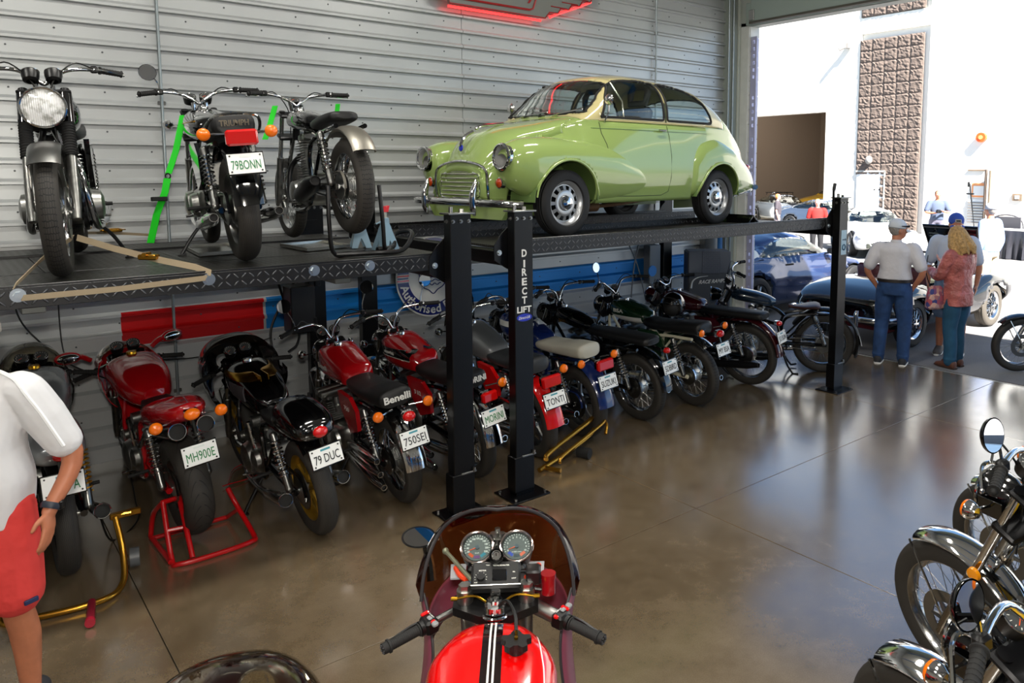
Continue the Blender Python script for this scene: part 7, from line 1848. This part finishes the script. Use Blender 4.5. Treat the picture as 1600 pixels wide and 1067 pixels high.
m13 = B('maroon vintage motorcycle with deep mudguards beside the far lift post', 6.79, 5.15, 100, 4, engine='ptwin', exh='low', exhm=DARKM, tank=MAROON, tankshape='std', seat='bench', rf='full', rfm=MAROON, ff='long', ffm=MAROON, plate='53 SUN', tail='small', ind=False, headlight=MAROON, side=MAROON, bars='flat', rw=.095, stand='centre', tyre=TY_B, R=.345)
m14 = B('dark blue vintage motorcycle with a sprung brown leather saddle nearest the doorway', 7.88, 4.92, 128, 4, engine='single', exh='right', tank=MBLUE, tankshape='slim', seat='sprung', seatm=BROWNL, rf='low', rfm=BLKS, ff='long', ffm=BLKS, plate='51 PAN', tail=None, ind=False, headlight=BLK, side=None, bars='wide', rw=.10, stand='centre', R=.35, Rf=.345, tyre=TY_R)
for s_ in (1, -1):
    g = G(); R_ = Matrix.Rotation(radians(-20*s_), 3, 'Z'); g.sph((1.22, s_*.34, 1.02), (.035, .085, .045), 18, 12, R_); g.tube(spline([(1.26, s_*.20, .96), (1.25, s_*.25, 1.0), (1.23, s_*.30, 1.015)], 4), [.018, .025], 8)
    mo_ = obj('mirror_pod', g, RED, m5, smooth=60); g = G(); g.sph((1.20, s_*.34, 1.02), (.022, .07, .034), 16, 10, R_); obj('mirror_glass', g, MIRR, mo_, smooth=60)
# upper deck
DK = 1.80
u1 = B('black twin motorcycle facing the camera with its bright headlamp, strapped to the deck', .76, 6.22, -100, -3, z=DK, hr=.102, lensm=RIBL, engine='ptwin', exh='low', tank=BLK, gaiter=True, bars='low', headlight=BLK, ff='short', ffm=STEEL, ind=False, tyre=TY_B, fw=.10, side=BLK, stand='side', tail=None)
u2 = B('black motorcycle with amber indicators and a 79BONN plate on the upper deck', 1.47, 4.92, 83, 5, z=DK, lettm=mat('dull_gilt', '6e6452', .6), engine='ptwin', exh='low', exhm=CHROME, tank=BLK, stripe=[(lambda x: .885, lambda x: .89, .6, .95, GOLD, 'gold_pinstripe')], bars='low', seat='dual', seattext=('TRIUMPH', .035, .16), grab=True, rf='full', rfm=BLK, mz=.13, plate='79BONN', inkm=GINK, tail='big', mirrors='Lc', wheel='mag3', rimm=STEEL, rw=.125, tyre=TY_R, R=.325, headlight=BLK, side=BLK, plate2=mat('plate_pale'))
u3 = B('black off-road single with bare aluminium rear mudguard, raised on a stand on the deck', 2.07, 4.68, 86, 2, z=DK + .15, pz=-5, engine='single', exh='lefthigh', exhm=DARKM, tank=BLK, tankshape='slim', bars='low', seat='small', rf='trials', rfm=mat('bare_alloy', '9a968c', .4, .9), ff='none', ind=False, headlight=False, gauges=1, tail=None, tyre=TY_B, rw=.115, stand='none', side=None)

u3.scale = (.94,) * 3
# ================================================================= foreground motorcycles
# red racer in the middle: bike frame from bike(), cockpit modelled here
RT = mat('racer_red_paint', 'd80808', .12, coat=1); MAR = mat('fairing_inner_maroon', '7a3a4c', .45, coat=.2)
f1 = bike('red racing motorcycle seen from the saddle, twin gauges behind a brown smoked screen', (.697, 1.144, 0), 53.7, 0, engine='four', exh='four', tank=None, seat='cafe', seatm=VINYL, bars='none', gauges=0, headlight=False, side=RT, rf='short', rfm=BLK, ff='short', ffm=RT, clamp=False, plate=None, ind=False, tail='round', stand='centre', tail_paint=RT, fdisc=2)
def fp(n, g, m, p=None, **k): return obj(n, g, m, p or f1, **k)
g = G(); TS = [(.36, 0, .78, .10, .04, .05, 3), (.42, 0, .79, .14, .08, .08, 3.2), (.60, 0, .81, .175, .115, .1, 3.2), (.80, 0, .82, .195, .125, .12, 3.2), (.89, 0, .83, .170, .117, .12, 3), (.97, 0, .83, .125, .10, .1, 2.7), (1.0, 0, .83, .08, .05, .07, 2.2)]
g.body(TS, 40, 8); tk = fp('fuel_tank', g, RT, smooth=60)
def topz(x, y, off=0):
    xs = list(range(len(TS)))
    for i in range(200):
        t = i / 199 * (len(TS) - 1)
        if pchip(xs, [c[0] for c in TS], t) >= x: break
    q = [pchip(xs, [c[j] for c in TS], t) for j in range(7)]
    return q[2] + q[4] * (1 - min(.999, abs(y) / q[3]) ** q[6]) ** (1 / q[6]) + off
def top_strip(y0, y1, m, nm, off, x0=.40, x1=.992):
    g = G(); rings = []
    for i in range(41):
        x = x0 + (x1 - x0) * i / 40; rings.append([(x, y0, topz(x, y0, off)), (x, y1, topz(x, y1, off)), (x, y1, topz(x, y1, off - .003)), (x, y0, topz(x, y0, off - .003))])
    g.loft(rings); fp(nm, g, m, tk)
top_strip(-.030, .030, mat('tank_band_black', '140405', .15, coat=1), 'tank_band', .0012)
top_strip(-.010, -.004, WHT, 'pinstripe', .0022); top_strip(.004, .010, WHT, 'pinstripe', .0022)
g = G()
rings = []
for i in range(24):
    x = .5 + .46*i/23; y = -.150 + .10*max(0, x-.75); rings.append([(x, y, topz(x, y, .0015)), (x, y - .004, topz(x, y - .004, .0015)), (x, y - .004, topz(x, y-.004, -.002)), (x, y, topz(x, y, -.002))])
g.loft(rings); fp('side_pinstripe', g, WHT, tk)
# five-lobed filler knob with breather hose
kc = V((.80, -.072, topz(.80, -.072))); g = G(); poly = []
for k in range(60):
    a = 2*pi*k/60; r_ = .034 + .011 * (1 if cos(5*a) > .1 else (-.25 if cos(5*a) < -.5 else .3)); poly.append((r_*cos(a), r_*sin(a)))
g.prism(poly, kc + V((0, 0, .03)), (1, 0, 0), (0, 1, 0), .018); g.cyl(kc, kc + V((0, 0, .03)), .024, n=20); kn = fp('filler_knob', g, mat('black_knob', '141414', .4), tk)
g = G(); g.cyl(kc + V((0, 0, .038)), kc + V((0, 0, .046)), .006, n=8); g.cyl(kc + V((.02, 0, .038)), kc + V((.024, 0, .052)), .005, n=8); fp('knob_screw', g, GOLD, kn)
g = G(); g.tube(spline([kc + V((.024, 0, .05)), kc + V((.07, .005, .075)), kc + V((.15, .03, .07)), (1.0, -.015, .97)], 6), .0055, 8); fp('breather_hose', g, HOSE, tk)
# yokes, fork caps, stem nut
g = G(); g.prism([(-.14, -.01), (-.14, .05), (-.06, .075), (.06, .075), (.14, .05), (.14, -.01), (.05, -.06), (-.05, -.06)], (1.08, 0, .915), (0, -1, 0), (1, 0, .1), .03); yk = fp('top_yoke', g, BLKS)
g = G()
for s in (1, -1): g.cyl((1.10, s*.102, .93), (1.10, s*.102, .972), .027, n=24); g.cyl((1.10, s*.102, .97), (1.10, s*.102, .990), .021, n=6); g.cyl((1.11, s*.098, .94), (1.19, s*.098, .70), .024, n=16)
fp('fork_cap', g, ALU, yk)
g = G(); g.cyl((1.035, 0, .93), (1.035, 0, .955), .034, n=24); g.cyl((1.035, 0, .955), (1.035, 0, .975), .024, n=6); g.cyl((1.035, 0, .975), (1.035, 0, .980), .013, n=16); g.torus((1.028, 0, .92), .038, .005, (.2, 0, 1), 24, 6); fp('stem_nut', g, CHROME, yk)
g = G()
for s in (1, -1): g.tube(spline([(1.05, s*.03, .955), (1.07, s*.07, .965), (1.075, s*.13, .955)], 5), .004, 6); g.cyl((1.075, s*.125, .955), (1.075, s*.145, .955), .007, n=8)
fp('cable_guide', g, GOLD, yk)
# instruments
gn = V((-.62, 0, .78)).normalized(); uu = V((0, -1, 0)); wv = gn.cross(uu)
def dial(y, labels, patches, word):
    c = V((1.227, y, 1.05)); g = G(); g.lathe([(.03, -.07), (.052, -.055), (.056, -.01), (.057, .006)], o=c, ax=gn, n=36); go = fp('gauge', g, BLKS)
    g = G(); g.torus(c + gn*.006, .055, .0045, gn, 44, 8); fp('gauge_bezel', g, mat('rose_chrome', 'e0cdc6', .12, 1), go)
    g = G(); g.torus(c + gn*.004, .049, .0028, gn, 44, 6); fp('gauge_ring', g, BLKS, go)
    g = G(); g.disc(c + gn*.001, gn, .050, .002, 40); fp('gauge_face', g, mat('grey_dial', '5c605e', .5), go)
    g = G(); n = len(labels)
    for i, t in enumerate(labels):
        a = radians(205 - 230 * i / (n - 1)); d = uu*cos(a) + wv*sin(a); q = place_text_h(t, c + gn*.0025 + d*.033, uu, wv, .0062, None, .0006, bold=.02); g.add(q.v, q.f)
    for i in range(2*n - 1):
        a = radians(205 - 230 * i / (2*n - 2)); d = uu*cos(a) + wv*sin(a); g.tube([c + gn*.003 + d*.040, c + gn*.003 + d*.045], .0009, 4)
    q = place_text_h(word, c + gn*.0025 - wv*.019, uu, wv, .0048, None, .0006); g.add(q.v, q.f); fp('gauge_figures', g, MARK, go)
    g = G(); a = radians(200); d = uu*cos(a) + wv*sin(a); g.tube([c + gn*.004 - d*.006, c + gn*.004 + d*.030], [.003, .001], 5); fp('gauge_needle', g, NEED, go)
    g = G(); g.cyl(c + gn*.002, c + gn*.007, .007, n=16); fp('needle_hub', g, mat('slate_hub', '46525a', .3), go)
    for i, (aa, col) in enumerate(patches):
        a = radians(aa); d = uu*cos(a) + wv*sin(a); t_ = gn.cross(d); g = G(); p0 = c + gn*.0028 + d*.033
        g.prism([(-.009, -.005), (.009, -.005), (.010, .005), (-.010, .005)], p0, t_, d, .0012); fp('warning_light', g, mat('lamp_' + col, col, .3), go)
    g = G(); g.disc(c + gn*.0075, gn, .050, .0008, 40); fp('gauge_glass', g, glassy('gauge_glass', 'f4f8f8', .02, .06), go)
dial(.068, ['20', '40', '60', '80', '100', '120', '140', '160', '180', '200', '220'], [(232, 'c8501c'), (270, '6a3a72'), (308, '2a7a8c')], 'km/h')
dial(-.068, ['0', '1', '2', '3', '4', '5', '6', '7', '8', '9', '10'], [(232, '1c3ca8'), (270, '26343c'), (308, 'd8603c')], 'x1000 r/min')
g = G(); c = V((1.165, 0, 1.05)); g.lathe([(.02, -.03), (.024, 0), (.024, .006)], o=c, ax=gn, n=24); ig = fp('ignition_switch', g, BLKS); g = G(); g.torus(c + gn*.007, .015, .003, gn, 20, 6); g.disc(c + gn*.006, gn, .012, .002); fp('key_ring', g, CHROME, ig); g = G(); g.box(c + gn*.008, (.003, .004, .012), 0); fp('key_slot', g, BLKS, ig)
g = G()
for k, (x, y, z, r_) in enumerate(((1.27, .012, 1.07, .014), (1.27, -.015, 1.07, .012), (1.255, 0, 1.055, .012), (1.24, .01, 1.04, .01), (1.285, 0, 1.08, .01))): g.cyl((x, y, z - .02), (x, y, z + .012), r_, n=10)
fp('bracket_bolts', g, ALU, ig, kind='stuff'); g = G(); g.box((1.2, 0, 1.0), (.12, .05, .03), .008); g.box((1.2, 0, .99), (.05, .2, .03), .01); fp('gauge_bracket', g, BLKS)
# warning panel with lettering
pc = V((1.135, .0, .992)); pn = V((-.45, 0, .89)).normalized(); pw = pn.cross(uu); R_p = Matrix((uu, pw, pn)).transposed()
g = G(); g.box(pc, (.165, .10, .04), .008, R_p); pb = fp('warning_panel', g, mat('black_plastic', '161616', .45))
g = G()
for t, a, b, h in (('TOTAL', .0, .030, .005), ('SCHALTER', .028, .030, .005), ('MOTOR', -.045, .012, .005), ('TURN', -.028, .032, .0035), ('AUS', -.066, -.032, .004), ('LICHT', .06, -.02, .004), ('OIL', .06, .004, .004), ('1 2 4 8', .012, .0, .006)):
    q = place_text_h(t, pc + uu*a + pw*b + pn*.0202, uu, pw, h, None, .0006, bold=.02); g.add(q.v, q.f)
for k in range(9):
    a = radians(200 - 220*k/8); d = uu*cos(a) + pw*sin(a); g.tube([pc - uu*.05 - pw*.015 + pn*.021 + d*.018, pc - uu*.05 - pw*.015 + pn*.021 + d*.021], .0008, 4)
fp('panel_lettering', g, MARK, pb)
g = G(); g.cyl(pc - uu*.05 - pw*.015 + pn*.02, pc - uu*.05 - pw*.015 + pn*.032, .0135, n=20); fp('panel_knob', g, BLKS, pb)
g = G(); g.box(pc + uu*.012 - pw*.006 + pn*.019, (.05, .045, .006), .003, R_p); fp('panel_window', g, BLK, pb)
g = G(); g.tube([pc + uu*a + pw*b + pn*.021 for a, b in ((-.082, -.042), (.082, -.042))], .0025, 6); fp('panel_edge', g, STEEL, pb)
g = G(); g.cyl((1.085, 0, .94), (1.085, 0, .96), .016, n=16); g.torus((1.085, 0, .96), .014, .003, (-.3, 0, 1), 20, 6); fp('lock_barrel', g, CHROME, yk)
g = G(); g.box((1.13, -.125, 1.0), (.06, .05, .05), .006); fp('relay_box', g, BLKS)
# clip-on bars with switchgear and grips
for s in (1, -1):
    a = V((1.115, s*.12, .90)); b = V((.965, s*.335, .868)); d = (b - a).normalized(); g = G(); g.cyl(a, a + d*.13, .0125 if s > 0 else .024, n=16); g.cyl(a, b, .011, n=12); g.cyl((1.11, s*.098, .88), (1.118, s*.098, .92), .036, n=24); hb = fp('clip_on_bar', g, STEEL if s > 0 else ALU)
    q = a + d * .115; g = G(); xr = Matrix((d, UZ.cross(d).normalized(), d.cross(UZ.cross(d)).normalized())).transposed(); g.box(q, (.045, .06, .05), .008, xr); g.cyl(q + d*.022, q + d*.034, .024, n=20); sw = fp('switch_housing', g, BLKS, hb)
    nn = d.cross(UZ.cross(d)).normalized(); sd = UZ.cross(d).normalized()
    g = G(); g.box(q + nn*.028 - sd*.022*s, (.03, .012, .010), .003, xr); g.box(q + nn*.026 + sd*.034*s, (.016, .012, .012), .003, xr); fp('red_switch', g, BRED, sw)
    g = G(); g.box(q + nn*.028 + sd*.01, (.014, .02, .008), .003, xr); g.box(q + nn*.024 + sd*.045, (.02, .02, .014), .004, xr); fp('grey_switch', g, mat('grey_plastic', '85888a', .5), sw)
    g = G(); q2 = place_text_h('LIGHTS' if s > 0 else 'START', q + nn*.0262 - d*.012, sd * -1, d * (1 if s > 0 else 1), .004, .03, .0006); g.add(q2.v, q2.f); fp('switch_lettering', g, MARK, sw)
    g = G(); a2 = q + d*.036; b2 = b; g.tube([a2, a2 + d*.004, a2 + d*.006, b2 - d*.012, b2 - d*.010, b2 - d*.004, b2 - d*.003, b2 + d*.014], [.021, .021, .0165, .0165, .022, .022, .018, .0175], 20)
    for k in range(16): e = a2 + d*(.012 + .0062*k); g.torus(e, .0166, .0008, d, 16, 4)
    gp = fp('handlebar_grip', g, RUB, hb); g = G(); 
    for k in range(8): aa = 2*pi*k/8; x_, y_ = frame_axes(d); g.cyl(b2 + d*.013 + (x_*cos(aa) + y_*sin(aa))*.012, b2 + d*.017 + (x_*cos(aa) + y_*sin(aa))*.012, .003, n=6)
    fp('grip_end_dimples', g, mat('grip_end_grey', '3c3c40', .5), gp, kind='stuff')
    g = G(); l0 = q + V((.045, 0, -.01)); g.tube(spline([q, l0, l0 + d*.07 + V((.02, 0, 0)), l0 + d*.15], 5), .006, 6); fp('hand_lever', g, BLKS, hb)
g = G(); g.cyl((1.135, -.175, .93), (1.135, -.175, .99), .024, n=24); rs_ = fp('brake_reservoir', g, mat('ruby_reservoir', '8e0c14', .1, coat=1)); g = G(); g.cyl((1.135, -.175, .985), (1.135, -.175, 1.0), .026, n=24); fp('reservoir_cap', g, mat('ruby_reservoir'), rs_); g = G(); g.tube(spline([(1.135, -.16, .94), (1.14, -.12, .95), (1.16, -.1, .99), (1.14, -.06, 1.0)], 5), .005, 6); fp('brake_hose', g, HOSE, rs_)
g = G(); g.tube([(1.34, .19, .985), (1.13, .08, .985)], .0075, 8); g.sph((1.34, .19, .985), .012, 10, 8); fp('fairing_stay', g, mat('olive_grey_stay', '868a74', .35, .5))
# headlamp bowl just visible through the screen, lamp shell, orange trim pieces
g = G(); g.lathe([(0, -.10), (.06, -.09), (.10, -.05), (.115, 0), (.112, .02)], o=(1.40, 0, .90), ax=(1, 0, 0), n=32); hl = fp('headlamp', g, mat('grey_plastic')); g = G(); g.lathe([(.11, .02), (.07, .045), (0, .055)], o=(1.40, 0, .90), ax=(1, 0, 0), n=32); fp('headlamp_lens', g, LENS, hl, smooth=60)
for s in (1, -1):
    g = G(); g.prism([(.0, 0), (.05, 0), (.055, .08), (.0, .08)], (1.20, s*.11, .955), (0, s, 0), (1, 0, .1), .006); so_ = fp('headlamp_bracket', g, mat('light_grey_plastic', '9a9ca0', .4)); g = G(); g.tube(spline([(1.17, s*.10, .965), (1.20, s*.125, .967), (1.25, s*.145, .968)], 5), .010, 8); fp('bracket_trim', g, mat('orange_red_trim', 'd8401c', .4), so_)
# the half fairing: a bubble of brown smoked screen over a maroon-lined shell
def fcurve(t):   # rear edge of the screen, t -1..1
    a = abs(t); return V((1.305 + .07*sin(min(a/.6, 1)*pi/2) - .11*max(0, a - .6)/.4, .27*sin(t*pi/2)**1 * (1 if a < 1 else 1), 1.15 - .31*a**1.9))
def ncurve(t): a = abs(t); return V((1.66 - .34*a**2.2, .26*sin(t*pi/2), .80 - .06*a))
g = G(); rings = []
for i in range(17):
    u = i / 16; row = []
    for k in range(49):
        t = -1 + k/24; A, B2 = fcurve(t), ncurve(t); p = A.lerp(B2, u) + (V((.25, 0, .97)).normalized() * .085 + V((0, t*.03, 0))) * sin(pi*u); row.append(p)
    rings.append(row)
g.loft(rings, False, False); sc1 = fp('windscreen', g, BROWNS, smooth=80)
g = G(); g.tube([fcurve(-1 + k/24) for k in range(49)], .0065, 8); fp('screen_edge', g, mat('edge_rubber', '2a2628', .5), sc1)
g = G()
for t in (-.96, -.8, .8, .96, .62, -.62): p = fcurve(t).lerp(ncurve(t), .12) + V((0, 0, .012)); g.sph(p, .006, 8, 6)
fp('screen_screw', g, CHROME, sc1)
g = G(); rings = []
for i in range(9):
    u = i / 8; row = []
    for k in range(49):
        t = -1 + k/24; p = ncurve(t); row.append(p + V((-.03*u - .06*u*u*abs(t), 0, -.12*u)))
    rings.append(row)
g.loft(rings, False, False); fb = fp('fairing', g, MAR, smooth=80); solid(fb, .004)
for s in (1, -1):
    g = G(); rings = []
    R1 = [(1.28, .262, .86), (1.17, .225, .80), (1.12, .215, .70), (1.06, .235, .56), (.98, .265, .40)]
    R2 = [(1.36, .262, .80), (1.36, .262, .72), (1.30, .265, .60), (1.22, .28, .46), (1.12, .29, .34)]
    A = spline([(x, s*y, z) for x, y, z in R1], 5); B2 = spline([(x, s*y, z) for x, y, z in R2], 5)
    g.loft([[a.lerp(b, u) + V((0, s*.02*sin(pi*u), 0)) for a, b in zip(A, B2)] for u in (0, .25, .5, .75, 1)], False, False); sp_ = fp('fairing_side', g, MAR, smooth=80); solid(sp_, .004)
    g = G(); g.tube(A, .005, 6); fp('fairing_edge', g, mat('edge_rubber'), sp_)
mc = V((1.45, .30, .985)); g = G(); n_ = V((-.78, -.12, .6)).normalized(); x_, y_ = V((0, 1, 0)), n_.cross(V((0, 1, 0))).normalized()
g.prism([(.064*cos(2*pi*k/32), .040*sin(2*pi*k/32)) for k in range(32)], mc, x_, y_, .02); g.tube(spline([mc - V((0, .02, .02)), (1.43, .26, .90), (1.40, .25, .84)], 5), [.014, .018], 8); mo = fp('mirror_shell', g, BLK)
g = G(); g.prism([(.057*cos(2*pi*k/32), .034*sin(2*pi*k/32)) for k in range(32)], mc + n_*.0105, x_, y_, .002); fp('mirror_glass', g, MIRR, mo)

# screen of the maroon bike at the bottom edge
f2 = bike('maroon motorcycle whose clear bubble screen pokes in at the bottom edge', (-.12, .78, 0), 62, 0, engine='four', exh='four', tank=DRED, tankshape='sport', scr=.84, fairing='half', fairm=mat('maroon_paint'), screenm=CLEAR, bars='clip', seat='cafe', rf='short', rfm=BLK, ff='stub', ffm=BLK, headlight=False, ind=False, stand='centre', side=BLK)
# bikes in the right-hand row
YB = mat('yellow_tank_paint', 'c8a010', .15, coat=1); GT = mat('teal_dial', '1c5a5c', .4)
def rb(lab, x, y, h, **k):
    r = bike(lab, (x, y, 0), h, 10, **k); r.scale = (1.08,) * 3; return r
com = dict(engine='ptwin', exh='low', side=BLK, rdrum=True, bars='wide', mirrors='LR', ind=True, tyre=TY_R, fw=.095, ff='rear', ffm=CHROME, rf='full', rfm=CHROME, plate=None, fdisc=1, gauges=2, mz=.13)
f3 = rb('black and yellow motorcycle, middle one of the row at the right edge', 3.05, -.12, 74, fl=.82, tank=YB, stripe=[(lambda x: .86, lambda x: .93, .56, 1.0, BLK, 'black_flash')], headlight=BLK, forkm=mat('bronze_grey_fork', '7c7264', .25, .9), **com)
f4 = rb('yellow-tanked motorcycle cut off by the bottom right corner', 2.15, -.47, 76, tank=YB, headlight=BLK, **com)
f5 = rb('dark motorcycle, farthest of the row at the right edge', 3.90, -.02, 74, fl=.8, tank=BLK, headlight=BLK, **com)
for b_ in (f3, f4):
    g = G(); c = V((1.44 - .20, .128, .33 + .36)); g.lathe([(0, .016), (.024, .014), (.027, 0)], o=c, ax=(0, 1, 0), n=24); obj('side_reflector', g, mat('amber_reflector', 'ffa010', .2, coat=.6), b_, smooth=60)
hr = radians(141); f6 = bike('motorcycle outside the doorway, only its front wheel in view at the right edge', (9.66 - 1.44*cos(hr), 3.45 - 1.44*sin(hr), 0), 141, 5, engine='ptwin', exh='low', tank=mat('blue_tank_paint', '2050a0', .2, coat=1), ff='short', ffm=BLK, bars='flat', fdisc=1, discm=DARKM, side=BLK, plate=None, tyre=TY_R)
